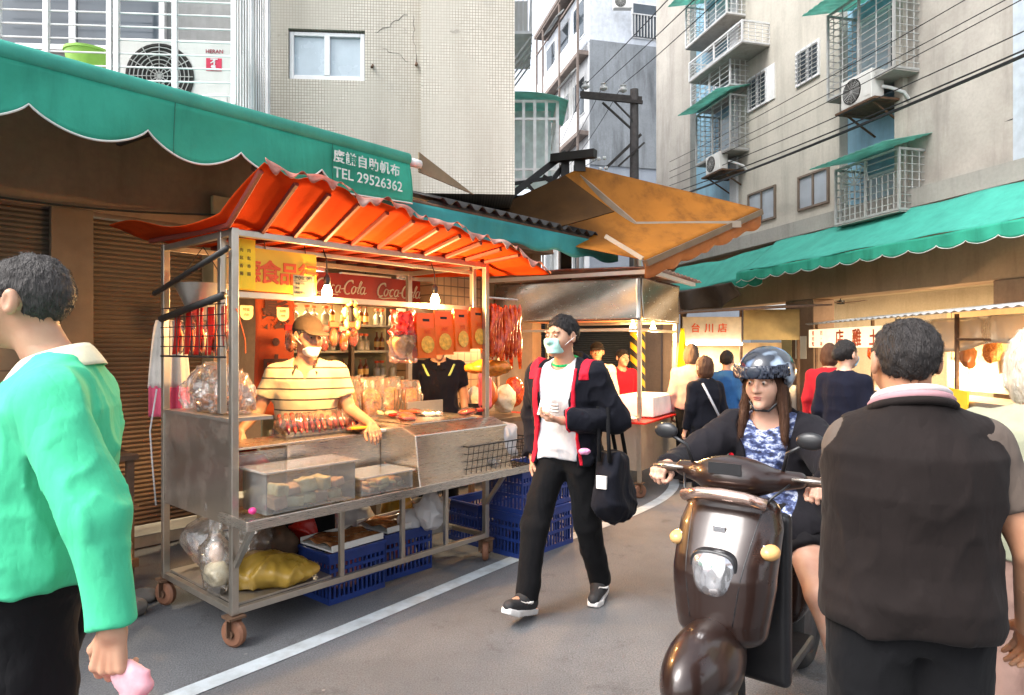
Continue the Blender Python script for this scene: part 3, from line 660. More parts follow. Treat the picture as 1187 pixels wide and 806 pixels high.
mb = MB(); mb.add(*text('不', .06, (.272, -.006, .408), (1,0,0), (0,0,1), .001, bold=.002)); mb.add(*text('售', .045, (.275, -.006, .368), (1,0,0), (0,0,1), .001, bold=.001)); mb.build('lettering', m_white, stk)
mb = MB(); mb.add(*text('HERAN', .042, (.235, -.003, .50), (1,0,0), (0,0,1), .001, bold=.001)); mb.build('logo', mat('dark red print', (.3, .04, .06), .5), a1)
bt = thing('storage_box', 'white lidded storage tub with blue body inside the white cage', 'box', CG(-1.42, .35, H0), R(4))
MB().box((-.3, 0, 0), (.3, .35, .24)).build('body', mat('blue tub', (.03, .09, .4), .4), bt, bevel=.02); MB().box((-.33, -.03, .241), (.33, .38, .29)).build('lid', m_white, bt, bevel=.012)
bk = thing('bucket', 'lime green plastic bucket on the storage tub in the cage', 'bucket', CG(-1.33, .52, H0 + .291), R(4))
MB().lathe([(.001, 0), (.12, 0), (.17, .26), (.18, .26), (.18, .28), (.16, .28), (.11, .02), (.001, .02)], n=28).build('body', mat('lime plastic', (.28, .55, .08), .4), bk, smooth=40)
MB().tube([(.17 * math.cos(a), .05, .2 + .12 * math.sin(a)) for a in [math.pi * i / 12 for i in range(13)]], .005, 6).build('handle', m_white, bk)
jg = thing('jug', 'maroon and white plastic jug beside the green bucket in the cage', 'jug', CG(-1.62, .5, H0 + .291), R(4))
MB().lathe([(.001, 0), (.075, 0), (.085, .12), (.08, .2), (.06, .24), (.001, .24)], n=20).build('body', mat('maroon plastic', (.2, .02, .04), .4), jg, smooth=40)
MB().box((-.02, -.1, .02), (.09, -.084, .16)).build('label', m_white, jg)

# ---------------------------------------------------------------- middle: building down the side street, cages over the street
mb_ = thing('corner_building', 'pale building beyond the tiled block with white barred balconies over the side street', 'building', (-.1, 13.2, 0))
m = MB(); m.box((-6, 0, 0), (.05, 9, 14)); m.build('wall', m_whitewall, mb_)
m = MB()
X0, X1, Y0, Y1, z0, z1 = .055, 1.02, .1, 2.2, 4.85, 6.45
for x in (X0, .3, .52, .75, X1 - .05): m.box((x, Y0, z0), (x + .06, Y0 + .04, z1))
for z in (z0, 5.05, 6.05, z1 - .05): m.box((X0, Y0 - .003, z), (X1, Y0 + .045, z + .045))
for y in (.5, 1, 1.5, 2.15): m.box((X1 - .04, y, z0), (X1, y + .04, z1))
for z in (z0, 5.05, 6.05, z1 - .05): m.box((X1 - .043, Y0, z), (X1 + .003, Y1, z + .045))
m.build('balcony_cage', mat('bright white bars', (.85, .85, .85), .5), mb_)
MB().sheet(lambda a, b: (.055 + 1.15 * a, -.1 + 1.5 * b, 6.54 - .18 * a ** 3), 10, 4, .015).build('balcony_roof', m_plastic_roof, mb_, smooth=True)
MB().box((.06, .6, 4.8), (.9, .64, 6.4)).build('curtain_sheet', mat('pale teal door', (.6, .7, .68), .4), mb_)
m = MB(); z0 = 7.75
m.box((.055, .1, z0), (.5, 1.8, z0 + .06))
for k in range(6): m.box((.055 + .085 * k, .1, z0 + .06), (.075 + .085 * k, .12, z0 + 1))
for k in range(12): m.box((.48, .12 + .15 * k, z0 + .06), (.5, .14 + .15 * k, z0 + 1))
m.box((.055, .098, z0 + .98), (.5, .125, z0 + 1.02)); m.box((.478, .1, z0 + .98), (.505, 1.8, z0 + 1.02)); m.build('upper_balcony', m_cagew, mb_)
m = MB(); 
for k in range(5): m.bar((.06, .15 + .35 * k, z0 - .6), (.5, .15 + .35 * k, z0), .03)
m.split('bracket', m_cageg, mb_)
MB().box((.1, .3, z0 + .06), (.42, .9, z0 + .75)).build('louvred_box', m_ac, mb_)

# grey gable building beyond
gb = thing('apartment_building', 'grey-gabled white apartment block with rusty balconies behind the utility pole', 'building', (3.0, 26, 0), math.atan2(.9702, -.2423) - R(90))
# local: +y runs along the street away from us, x to the right
m = MB(); m.box((0, 0, 0), (7, 6.0, 13.4)); m.build('wall', m_whitewall, gb)
m = MB(); m.box((-.02, -.05, 0), (7, -.003, 8.6)); m.build('gable_render', render_wall('blue grey gable paint', (.36, .4, .46), (.31, .35, .41), (.19, .21, .24), .45), gb)
m = MB(); m.box((-.02, -.09, 8.6), (7, -.003, 13.42)); m.build('gable_upper_render', m_greywall, gb)
m = MB(); m.box((0, 0, 13.43), (7, 6.0, 15.8)); m.build('penthouse_wall', mat('white sheeting', (.6, .64, .7), .5, dirt=(.4, .42, .45), streak=True), gb)
m = MB(); m.box((1.75, -.04, 13.7), (3.0, -.002, 15.1)); wf = m.build('window', m_alu, gb); MB().box((1.8, -.06, 13.75), (2.95, -.042, 15.05)).build('pane', m_glass, wf)
m = MB()
for k in range(9): m.box((1.83 + .13 * k, -.12, 13.75), (1.86 + .13 * k, -.09, 14.6))
m.box((1.75, -.125, 14.6), (3.0, -.085, 14.64)); m.build('window_bars', m_cagew, wf)
m_rust2 = mat('faded brown iron', (.2, .16, .14), .7, .1, .2, dirt=(.1, .06, .04))
for zf in (3.4, 6.6, 9.8, 12.9):                       # the street face: balcony bands, openings, hoods
    m = MB(); m.box((-.42, .1, zf), (-.003, 5.9, zf + .16)); 
    m.build('balcony_slab', m_rust2 if zf > 9 else m_conc, gb)
    m = MB(); m.box((-.42, .1, zf + .16), (-.37, 5.9, zf + .95)); m.build('balcony_parapet', m_whitewall, gb)
    for k, y in enumerate((.5, 2.4, 4.3)):
        m = MB(); m.box((-.03, y, zf + 1.0), (-.003, y + 1.3, zf + 2.5)); wf = m.build('window', m_alu, gb); MB().box((-.05, y + .06, zf + 1.06), (-.032, y + 1.24, zf + 2.44)).build('pane', m_glass, wf)
        if (k + int(zf)) % 2:
            MB().sheet(lambda a, b: (-.3 - .35 * a, y - .2 + 1.8 * b, zf + 2.75 - .35 * a), 4, 4, .04).build('window_hood', m_cageg, gb)
        if k < 2 and zf < 12:
            m = MB()
            for q in range(8): m.box((-.45, y + .18 * q, zf + .95), (-.425, y + .18 * q + .03, zf + 2.4))
            m.build('balcony_bars', m_cageg, gb)
m = MB()
for y in (.1, 2.4, 4.8, 5.8): m.box((-.47, y, .1), (-.4, y + .09, 16.2))
m.box((-.47, .1, 16.0), (-.4, 5.9, 16.1)); m.box((-.47, .1, 15.2), (-.42, 5.9, 15.27)); m.split('iron_frame', m_rust2, gb)
m = MB(); m.box((-.5, -.2, 16.1), (7, 6.1, 16.25)); m.build('roof', m_rust2, gb)
ac_unit('air_conditioner', 'boxy window air conditioner high on the white top storey of the grey gabled block', tuple(MAT[gb] @ Vector((1.1, -.65, 14.5))), R(0), .9)

# far row that closes the side street and the main street
far = thing('shop_row', 'dim shuttered shop row far behind the second cart', 'shop', (-3, 19, 0))
MB().box((-9, 0, 0), (7.2, 2, 3.6)).build('wall', m_brownc, far)
m = MB()
for k in range(50): m.tube([(.6, -.02, .3 + .06 * k), (6.4, -.02, .3 + .06 * k)], .035, 6)
m.build('roller_shutter', mat('dark grey shutter', (.03, .028, .026), .5, .3), far, smooth=True)
# ---------------------------------------------------------------- right: the long buff facade (frame: x = along t, y = -out)
RM = Matrix.Translation(FA) @ Matrix.Rotation(FANG, 4, 'Z')    # local x along fd, local y = left of fd = towards -fo?
rb = thing('apartment_building', 'long buff rendered apartment block with blue recessed bays over the right-hand arcade', 'building', tuple(FA), FANG)
# local y axis = rotate fd by +90 deg = (-.9702,-.2423) = fo (out over the street)
def wall_strip(name, px0, px1, ma, out=0.0, z0=4.3, z1=16, parent=rb, t0=None, t1=None, depth=.4):
    a = FT(px1) if t0 is None else t0; b = FT(px0) if t1 is None else t1
    return MB().box((a, -depth, z0), (b, out, z1)).build(name, ma, parent)
wall_strip('wall', 1052, 1176, m_beige2, 0)
wall_strip('corner_strip', 1176, 1187, mat('pale blue edge paint', (.42, .48, .54), .6, dirt=(.3, .32, .33), streak=True), .03, t0=-9)
wall_strip('pilaster', 1042, 1052, m_beige, .1)
wall_strip('recessed_bay', 973, 1042, m_blue, -.2, depth=.6)
wall_strip('wall', 856, 973, m_beige, 0)
wall_strip('pilaster', 848, 856, m_whitewall, .06)
wall_strip('recessed_bay', 800, 848, m_blue, -.2, depth=.6)
wall_strip('wall', 776, 800, m_beige2, 0, t1=FT(800) + 2.2)
TE = FT(800) + 2.2
MB().box((-9, -.4, 3.98), (TE, .28, 4.297)).build('ledge', m_conc, rb)
MB().box((-9, -.5, 2.6), (TE, 0, 3.978)).build('beam', render_wall('brown arcade render', (.42, .28, .18), (.34, .22, .14), (.16, .1, .06), .6), rb)
MB().box((-9, -6, 3.1), (TE, -.502, 3.3)).build('soffit', m_cream, rb)
MB().box((-9, -6.2, 0), (TE, -6.0, 3.3)).build('back_wall', m_cream, rb)
for px0, px1 in ((911, 945), (1152, 1200)):
    a, b = FT(px1), FT(px0); MB().box((b - .95, -.52, .1), (b, -.0 + .02, 2.598)).build('column', m_brownc, rb, bevel=.02)
MB().box((TE - .5, -.52, .1), (TE - .02, .02, 2.598)).build('column', m_brownc, rb, bevel=.02)
# arcade tubes that the photo shows lit
for tt in (.5, 3.6, 7.0, 10.0):
    l = bpy.data.lights.new('arcade_light', 'AREA'); l.size = .8; l.energy = 130; l.color = (1, .78, .5); lo = bpy.data.objects.new('arcade_light', l); COL.objects.link(lo); lo.parent = rb; lo.location = (tt, -2.6, 2.98)
    MB().box((tt - .6, -2.65, 3.0), (tt + .6, -2.55, 3.09)).build('ceiling_tube', m_tube, rb)
def facade_window(px0, py0, px1, py1, glass=m_glass, frame=m_alu, bars=True, board=0):
    """pixel corners on the facade plane: left-top, right-bottom of the photo's parallelogram"""
    t1_, z1a = FZ(px0, py0); t0_, z0a = FZ(px1, py1); zt = z1a; zb = z0a
    m = MB(); fr = .05
    m.box((t0_, -.02, zb), (t0_ + fr, .05, zt)); m.box((t1_ - fr, -.02, zb), (t1_, .05, zt)); m.box((t0_ + fr, -.02, zb), (t1_ - fr, .05, zb + fr)); m.box((t0_ + fr, -.02, zt - fr), (t1_ - fr, .05, zt)); mid = (t0_ + t1_) / 2; m.box((mid - .025, -.02, zb + fr), (mid + .025, .045, zt - fr))
    w_ = m.build('window', frame, rb, bevel=.004); MB().box((t0_ + fr, -.0, zb + fr), (t1_ - fr, .012, zt - fr)).build('pane', glass, w_)
    if bars:
        m = MB()
        for k in range(1, 8): z = zb + (zt - zb) * k / 8; m.box((t0_ + .01, .06, z), (t1_ - .01, .075, z + .015))
        for k in range(1, 4): x = t0_ + (t1_ - t0_) * k / 4; m.box((x, .052, zb), (x + .02, .0598, zt))
        m.build('window_bars', m_cageg, w_)
    if board: MB().box((t0_ - board, .0, zb), (t0_ - .005, .03, zt)).build('side_panel', m_white, w_)
    return w_
def zat(px, py): return FZ(px, py)[1]
facade_window(924, 62, 951, 87); facade_window(868, 93, 890, 119, board=.28)
facade_window(926, 206, 962, 235, m_frost, mat('brown window frame', (.16, .12, .09), .6), False); facade_window(868, 226, 900, 253, m_frost, mat('brown window frame', (.16, .12, .09), .6), False)
def cage(label, px0, px1, pyb, pyt, pxm=None, out=.55, roof=True, floor_dz=0, ma=m_cageg, arch=False, win=True):
    """barred window cage: px0..px1 = where its front plane runs in the photo, pyb/pyt at the right end"""
    tA, tB = FT(px1, out), FT(px0, out); zb = FZ(px1, pyb, out)[1]; zt = FZ(px1, pyt, out)[1]
    c = thing('window_cage', label, 'window cage', tuple(FW(tA, 0, zb)), FANG); W = tB - tA; H = zt - zb; y0 = -.19
    m = MB(); s = .04
    for x in (0, W / 2 - s / 2, W - s): m.box((x, out - s, 0), (x + s, out, H))
    for x in (0, W - s): m.box((x, y0, 0), (x + s, y0 + s, H))
    for z in (0, H - s): m.box((s, out - s + .002, z), (W / 2 - s/2, out - .002, z + s)); m.box((W/2 + s/2, out - s + .002, z), (W - s, out - .002, z + s)); m.box((.002, y0 + s, z), (s - .002, out - s, z + s)); m.box((W - s + .002, y0 + s, z), (W - .002, out - s, z + s))
    m.build('frame', ma, c)
    m = MB(); nh = max(6, int(H / .13))
    for k in range(1, nh): z = H * k / nh; m.tube([(.02, out - .02, z), (W - .02, out - .02, z)], .009, 5); m.tube([(.02, y0, z), (.02, out - .02, z)], .009, 5); m.tube([(W - .02, y0, z), (W - .02, out - .02, z)], .009, 5)
    for k in range(1, 5): y = y0 + (out - y0) * k / 5; m.tube([(.02, y, 0), (.02, y, H)], .009, 5); m.tube([(W - .02, y, 0), (W - .02, y, H)], .009, 5)
    if arch:
        for k in range(1, 12): x = W * k / 12; m.tube([(x, out - .02, 0), (x, out - .02, H * .62)], .01, 5)
        cx, cz, r = W * .68, H * .62, W * .22; m.tube([(cx + r * math.cos(math.pi*i/14), out - .015, cz + r * 1.1 * math.sin(math.pi*i/14)) for i in range(15)], .014, 5)
        for i in range(1, 7): m.tube([(cx, out - .015, cz), (cx + r * math.cos(math.pi*i/7), out - .015, cz + r * 1.1 * math.sin(math.pi*i/7))], .01, 5)
    else:
        for k in (1, 3): x = W * k / 4; m.tube([(x, out - .02, 0), (x, out - .02, H)], .012, 5)
    m.build('bars', ma, c)
    MB().box((.01, y0, -.03), (W - .01, out - .01, -.005)).build('floor_sheet', m_conc, c)
    if roof: MB().sheet(lambda a, b: (-.15 + (W + .3) * a, y0 + (out - y0 + .45) * b, H + .28 - .26 * b + .008 * math.sin(a * 80)), 120, 3, .008).build('roof_sheet', m_plastic_roof, c, smooth=True)
    if win:
        m = MB(); m.box((.1, y0 - .005, .15), (W - .1, y0 + .035, H - .1)); wf = m.build('window', m_alu, c); MB().box((.15, y0 + .036, .2), (W / 2 - .04, y0 + .045, H - .15)).build('pane', m_glass, wf); MB().box((W / 2 + .04, y0 + .036, .2), (W - .15, y0 + .045, H - .15)).build('pane', m_curtain, wf)
    return c
cage('large grey window cage under a green plastic roof, top right above the air conditioner', 958, 1036, 78, -35)
cage('grey window cage with a fan-shaped arch low on the right facade above the awning', 967, 1042, 243, 170, arch=True)
cage('narrow grey window cage in the far blue bay, lower on the wall', 806, 846, 172, 108)
cage('boxed-in white balcony cage in the far blue bay, middle of the wall', 800, 846, 98, 55, ma=m_cagew, roof=False)
cage('open white balcony cage in the far blue bay under the topmost window', 798, 860, 48, 22, out=.75, roof=False, ma=m_cagew, win=False)
cage('white barred window with green roof at the top of the far blue bay', 794, 842, 15, -40, ma=m_cagew)
def facade_ac(label, px, py, out, sc):
    t, z = FZ(px, py, out); a = ac_unit('air_conditioner', label, tuple(FW(t, out, z)), FANG + R(180), sc)
    m = MB(); m.box((-.5, -.04, -.06), (.5, .75, -.02))
    for x in (-.35, .35): m.bar((x, .05, -.06), (x, .75, -.45), .03); m.bar((x, 0, -.05), (x, .75, -.05), .03)
    m.split('bracket', m_rust, a)
    MB().tube([(.42, .2, .2), (.55, .3, .12), (.6, .5, .05), (.6, .72, -.2)], .03, 8).build('pipe', m_white, a, smooth=True)
    return a
facade_ac('white air conditioner on a bracket under the large cage on the right facade', 992, 121, .6, .98)
facade_ac('white air conditioner on a bracket under the narrow cage in the far blue bay', 826, 200, .6, .85)
# ---------------------------------------------------------------- right awnings
def right_awning(label, t0, t1, o, zv, zb, zt, ragged=0, oi=.3):
    a = thing('awning', label, 'awning', tuple(FW(t0, 0, 0)), FANG); L = t1 - t0
    def v(s, b):
        x = L * s; ph = (x / .5) % 1; zz = zb + .07 * (1 - abs(math.sin(math.pi * ph)) ** .6); z = zz + (zv - zz) * b
        return (x, o + .02 * math.sin(x * 12.6) * (1 - b) + .015 * math.sin(x * 3.1), z + ragged * .06 * math.sin(x * 1.7))
    MB().sheet(v, int(L * 36), 6, .004).build('valance', m_green, a, smooth=True)
    MB().tube([v(i / (L * 36), 0) for i in range(int(L * 36) + 1)], .007, 5).build('hem', m_hem, a, smooth=True)
    MB().sheet(lambda s, b: (L * s, o + (oi - o) * b, zv + .004 + (zt - zv) * b - .05 * math.sin(b * 3.1) + .012 * math.sin(s * L * 4) + ragged * .06 * math.sin(L * s * 1.7)), int(L * 8), 8, .006).build('canopy', m_green2, a, smooth=True)
    m = MB()
    for k in range(int(L / 1.4) + 1): m.bar((.1 + 1.4 * k, oi, zt - .25), (.1 + 1.4 * k, o - .03, zv - .06), .03)
    m.bar((0, o - .04, zv - .05), (L, o - .04, zv - .05), .03); m.build('awning_arm', m_rust, a)
right_awning('long scalloped green awning under the ledge on the right, nearer one', -3.2, 5.5, 1.3, 3.22, 2.99, 3.95)
right_awning('short sagging green awning beyond the long one on the right', 5.0, 10.2, 1.0, 3.08, 2.88, 3.85, .6)
# brown hanging tarp between
tA, tB = FT(848, 1.35), FT(786, 1.35)
m = MB(); m.sheet(lambda a, b: FW(tA + (tB - tA) * a, 1.35 + .14 * math.sin(a * 11) * b - .25 * b * (1 - a), 3.02 - (.28 + .55 * a + .12 * math.sin(a * 7)) * b), 40, 14, .008); solo('tarpaulin', m, mat('dirty brown tarpaulin', (.09, .06, .04), .5, dirt=(.04, .025, .015), translucent=.1), 'dirty brown tarpaulin bunched under the sagging green awning', 'tarpaulin', smooth=True)
# ceiling fan in the arcade
cf = thing('ceiling_fan', 'dark ceiling fan under the arcade soffit on the right', 'fan', tuple(FW(5.6, -1.5, 2.6)), FANG)
MB().lathe([(.001, -.04), (.09, -.03), (.09, .05), (.015, .07), (.015, .5)], n=14).build('motor', m_black, cf, smooth=40)
for k in range(4):
    a = k * math.pi / 2 + .4; MB().bar((.08 * math.cos(a), .08 * math.sin(a), 0), (.6 * math.cos(a), .6 * math.sin(a), .02), .12, .01).build('blade', m_wood, cf)
# ---------------------------------------------------------------- stall under the arcade with the red-lettered sign
XS = 5.95
st = thing('market_stall', 'cream lit market stall with white tin canopy and red-lettered sign on the right', 'stall', (XS, 6.9, 0))
MB().sheet(lambda a, b: (-.15 + 1.4 * b - .55 * (1 - a) * .55, 6.4 * a, 2.0 + .16 * b + .012 * math.sin(a * 210)), 200, 3, .01).build('canopy', mat('grimy white tin', (.55, .56, .56), .5, .2, dirt=(.2, .18, .16)), st, smooth=True)
m = MB()
for y in (.05, 2.1, 4.2, 6.25): m.bar((0, y, 0), (0, y, 2.0), .04)
m.bar((0, .03, 1.62), (0, 2.1, 1.66), .03); m.split('frame', m_rust, st)
sg = MB().box((-.06, 3.75, 1.55), (-.03, 6.45, 1.9)).build('sign_board', mat('cream lit sign', (.78, .66, .45), .5, emit=.5, ecol=(1, .8, .5)), st)
mb = MB(); e = (0, -1, 0)
for ch, y, sz, b in (('店', 5.35, .31, .006), ('雞', 4.75, .31, .006), ('土', 4.2, .28, .006)): mb.add(*btext(ch, sz, (-.066, y, 1.60), e, (0, 0, 1), .003, bold=.014))
for i, ch in enumerate('雞肉鴨'): mb.add(*text(ch, .1, (-.066, 6.3, 1.79 - .105 * i), e, (0, 0, 1), .003))
for i, ch in enumerate('四・神'): mb.add(*text(ch, .1, (-.066, 5.95, 1.79 - .105 * i), e, (0, 0, 1), .003))
mb.build('lettering', m_redletter, sg)
MB().box((.9, .1, .9), (.95, 3.7, 2.1)).build('back_sheet', mat('cream stall lining', (.68, .5, .3), .5, dirt=(.5, .3, .14), ds=1.5), st)
MB().box((0.02, .1, .0), (.8, 6.3, .85)).build('counter', m_steel_dull, st, bevel=.01)
for (dx, y, z, rx, ma, nm, lab) in ((.86, 3.4, 1.2, .2, m_whitepaper, 'notice', 'white'), (.86, 2.72, 1.3, -.05, m_steel_dull, 'notice', 'grey'), (-.03, 2.06, .86, .1, m_yellowsign, 'price_card', 'yellow')):
    o = solo(nm, MB().box((XS + dx, 6.9 + y - .2, z - .13), (XS + dx + .02, 6.9 + y + .2, z + .13)), ma, f'{lab} sheet pinned to the {"cream lining" if dx > 0 else "counter front"} of the right-hand stall', 'notice'); o.rotation_euler = (rx, 0, 0)
MB().sheet(lambda a, b: (.02 + .05 * math.sin(a * 17), .4 + 3.2 * a, 1.95 - (.2 + .22 * math.sin(math.pi * a) + .05 * math.sin(a * 13)) * b), 40, 8, .004).build('plastic_drape', film('grimy clear sheet', (.85, .75, .6), .3, .2, 12, .35), st, smooth=True)
for i in range(9): solo('hanging_goods', lump((XS + .35 + .1 * (i % 2), 7.6 + .62 * i, 1.42 + .05 * (i % 3)), (.09, .1, .17), 60 + i, .03, 11, .014), [mat('roast brown meat', (.28, .1, .03), .35, 0, .3), m_cured, m_floss][i % 3], f'{["brown", "red", "orange"][i % 3]} hanging goods in the right-hand stall, {["first", "second", "third", "fourth", "fifth", "sixth", "seventh", "eighth", "ninth"][i]} from its near end', 'goods', smooth=True)
for i, (y, z) in enumerate(((3.13, 1.16), (4.6, 1.3), (1.2, 1.4))):
    t = thing('light_bulb', ['bare glowing bulb by the white notice on the right-hand stall', 'bare glowing bulb under the red-lettered sign of the right-hand stall', 'bare glowing bulb at the near end of the right-hand stall'][i], 'bulb', (XS + .6, 6.9 + y, z))
    MB().lathe([(.001, -.05), (.03, -.03), (.035, 0), (.02, .04), (.012, .06)], n=14).build('glass', m_lamp2, t, smooth=True); MB().tube([(0, 0, .06), (0, 0, 2.1 - z)], .004, 5).build('cord', m_wire, t)
    l = bpy.data.lights.new('bulb_light', 'POINT'); l.energy = 50; l.color = (1, .72, .4); l.shadow_soft_size = .05; lo = bpy.data.objects.new('bulb_light', l); COL.objects.link(lo); lo.parent = t; lo.location = (0, 0, -.1)
# notices on the column
m = MB().box((0, 0, 0), (.02, .4, .5)); cpos = FW(FT(911) - .6, .05, 1.2)
for i, (dt, lab, ma) in enumerate(((-.25, 'white notice taped to the brown arcade column', m_whitepaper), (.25, 'pale cream notice taped beside the white one on the arcade column', m_paper))):
    a = FW(FT(911) - .5 + dt, .03, 1.3); solo('notice', MB().box((0, 0, 0), (.36, .012, .5), Matrix.Translation(a) @ Matrix.Rotation(FANG, 4, 'Z')), ma, lab, 'notice')
# stall further along with its own lit fascia
s2 = thing('market_stall', 'distant cream food stall with red characters and a bright tube, behind the helmeted rider', 'stall', (3.35, 13.2, 0))
MB().box((0, 0, 1.66), (1.15, .05, 2.15)).build('sign_board', mat('cream stall sign', (.68, .56, .4), .5), s2)
mb = MB()
for ch, x in (('台', .15), ('川', .42), ('店', .68)): mb.add(*btext(ch, .19, (x, -.004, 1.86), (1, 0, 0), (0, 0, 1), .003, bold=.007))
mb.build('lettering', m_redletter, s2)
MB().box((1.2, .02, 1.7), (2.3, .06, 2.3)).build('side_sheet', mat('ochre stall sheet', (.4, .28, .1), .5), s2)
MB().sheet(lambda a, b: (-.3 + 2.9 * a, -.7 + 1.7 * b, 2.2 + .16 * a + .1 * b), 4, 4, .03).build('canopy', m_rust, s2)
m = MB()
for x in (0, 1.17, 2.3): m.bar((x, .08, 0), (x, .08, 2.3), .05)
m.split('frame', m_rust, s2)
MB().box((0, .9, .2), (2.3, .95, 1.65)).build('back_sheet', mat('cream stall lining', (.68, .5, .3), .5), s2); MB().box((0, .1, 0), (2.3, .8, .8)).build('counter', m_steel_dull, s2)
MB().tube([(.05, -.05, 1.62), (1.15, -.05, 1.62)], .02, 10).build('lamp_tube', m_tube, s2)
l = bpy.data.lights.new('stall_light', 'AREA'); l.shape = 'RECTANGLE'; l.size = 1.2; l.size_y = .1; l.energy = 30; l.color = (1, .82, .55); lo = bpy.data.objects.new('stall_light', l); COL.objects.link(lo); lo.parent = s2; lo.location = (.6, .3, 1.6)

# ---------------------------------------------------------------- utility pole and wires
up = thing('utility_pole', 'grey timber utility pole with crossarm and white insulators', 'utility pole', (3.27, 18, 0))
MB().tube([(0, 0, 0), (0, 0, 8.45)], [.15, .11], 14).build('pole', m_pole, up, smooth=40)
m = MB(); m.bar((-1.45, 0, 8.35), (.2, 0, 8.2), .1); m.bar((-1.45, -.12, 8.22), (.2, -.12, 8.06), .08); m.split('crossarm', m_greywood, up)
m = MB(); m.bar((-.85, 0, 8.1), (-.08, 0, 7.4), .05); m.bar((-.55, -.1, 8.1), (-.06, -.1, 7.6), .04); m.split('brace', m_greywood, up)
m = MB(); m.bar((-.75, 0, 6.35), (.18, .0, 7.25), .07); m.bar((-.45, -.2, 6.35), (.25, -.1, 7.0), .05); m.split('lower_crossarm', m_greywood, up)
for x in (-1.3, -.82, -.3):
    MB().lathe([(.03, 0), (.06, .02), (.11, .05), (.11, .1), (.06, .14), (.06, .17), (.09, .19), (.001, .24)], (x, 0, 8.41 + .09 * (-.6 - x) - .02), n=14).build('insulator', m_porcelain, up, smooth=40)
for x, z in ((-1.1, 6.6), (-.95, 6.6), (-.8, 6.62), (-.75, 6.35), (-.9, 6.33)): MB().lathe([(.001, -.06), (.05, -.04), (.05, .04), (.001, .06)], (x, 0, z), (1, 0, 0), 12).build('strain_insulator', m_porcelain, up, smooth=40)
def wire(label, a, b, sag, r=.012, grp=None):
    a, b = Vector(a), Vector(b); m = MB().tube([a.lerp(b, i / 24) - Vector((0, 0, sag * 4 * (i/24) * (1 - i/24))) for i in range(25)], r, 5)
    return solo('power_line', m, m_wire, label, 'power line', grp)
for i, (x, px, py, Y) in enumerate(((-1.3, 775, -4, 11), (-.82, 806, -4, 11), (-.3, 806, 22, 12))):
    a = Vector((3.27 + x, 18, 8.6)); b = P(px, py, Y); d = (b - a)
    nm = ['left', 'middle', 'right'][i]
    wire(f'thin line from the {nm} insulator of the crossarm up over the street', a, b + d * .4, .05, .009)
    wire(f'thin line from the {nm} insulator of the crossarm down behind the roof truss', a, Vector((1.0 + .3 * i, 27, 8.6 - .4)), .3, .009)
# service wires along the right facade
for i, (y0, y1, r, lab) in enumerate(((222, 58, .028, 'thickest black cable bundle crossing the right facade'), (216, 52, .014, 'black cable just above the thickest bundle on the right facade'), (206, 30, .01, 'thin wire higher than the cable bundle on the right facade'), (188, -18, .008, 'upper thin wire of the pair crossing the large cage'), (196, -8, .008, 'lower thin wire of the pair crossing the large cage'), (176, -46, .008, 'topmost thin wire crossing the right facade'))):
    a = P(797, y0, 19); b = P(1187, y1, 9); d = b - a; wire(lab, a - d * .12, b + d * .25, .12, r)
wire('thin wire looping from the arched cage along the frosted windows', P(1187, 133, 10), P(1040, 167, 12.5), .1, .008); wire('slack wire hanging below the arched cage to the ochre awning', P(957, 193, 14.5), P(870, 240, 17), .35, .009)
wire('straight thin line left of the lower crossarm of the pole', (2.3, 18, 6.6), (.9, 24, 7.2), .05, .008)
wire('second thin line left of the lower crossarm of the pole', (2.4, 18, 6.35), (.9, 24, 6.6), .05, .008)

# ---------------------------------------------------------------- the ochre folding awning and its iron truss
def q(px, py, Y): return P(px, py, Y)
oc = thing('awning', 'ochre folding-arm awning with scalloped edge above the second cart', 'awning', tuple(q(676, 193, 7.6)))
TL, TR, BR, BL = q(676, 193, 7.6), q(883, 244, 6.6), q(752, 303, 5.9), q(540, 262, 7.0)
TR = q(882, 243, 7.6); BR = q(748, 302, 6.4)
def ocs(a, b):
    p = TL.lerp(TR, a).lerp(BL.lerp(BR, a), b); return p - Vector((0, 0, .05 * math.sin(math.pi * a) * math.sin(math.pi * b)))
MB().sheet(ocs, 24, 24, .006).build('canopy', m_ochre, oc, True, smooth=True)
def ocv(a, b):
    p = TR.lerp(BR, a); return p - Vector((0, 0, (.17 + .03 * abs(math.sin(a * 22))) * b)) + Vector((.02 * math.sin(a * 25) * b, 0, 0))
MB().sheet(ocv, 80, 5, .004).build('valance', mat('faded ochre valance', (.5, .16, .03), .6, translucent=.35, dirt=(.3, .08, .02)), oc, True, smooth=True)
m = MB(); m.bar(TR - Vector((0,0,.03)), BR - Vector((0,0,.03)), .06); m.build('front_bar', mat('brown awning bar', (.16, .1, .06), .5, .3), oc, True)
e0, e1, e2 = q(672, 200, 7.55), q(736, 255, 7.1), q(858, 256, 7.25)
m = MB(); m.bar(e0 - Vector((0,0,.06)), e1 - Vector((0,0,.06)), .05, .07); m.bar(e1 - Vector((0,0,.06)), e2 - Vector((0,0,.04)), .05, .07); m.build('folding_arm', mat('dull anodised arm', (.3, .24, .18), .45, .5), oc, True)
g0, g1 = q(702, 274, 6.5), q(745, 300, 6.3)
m = MB(); m.bar(g0, g1, .03, .04); m.build('folding_arm', mat('dull anodised arm', (.3, .24, .18), .45, .5), oc, True)
tr = thing('roof_truss', 'black iron truss carrying the ochre awning beside the tiled wall', 'truss', (.62, 7.75, 0))
m = MB(); m.bar(q(560, 252, 7.4), q(655, 178, 7.8), .07); m.bar(q(640, 184, 7.7), q(690, 178, 7.4), .09); m.bar(q(655, 184, 7.7), q(655, 270, 7.7), .09); m.bar(q(672, 182, 7.6), q(672, 200, 7.6), .12)
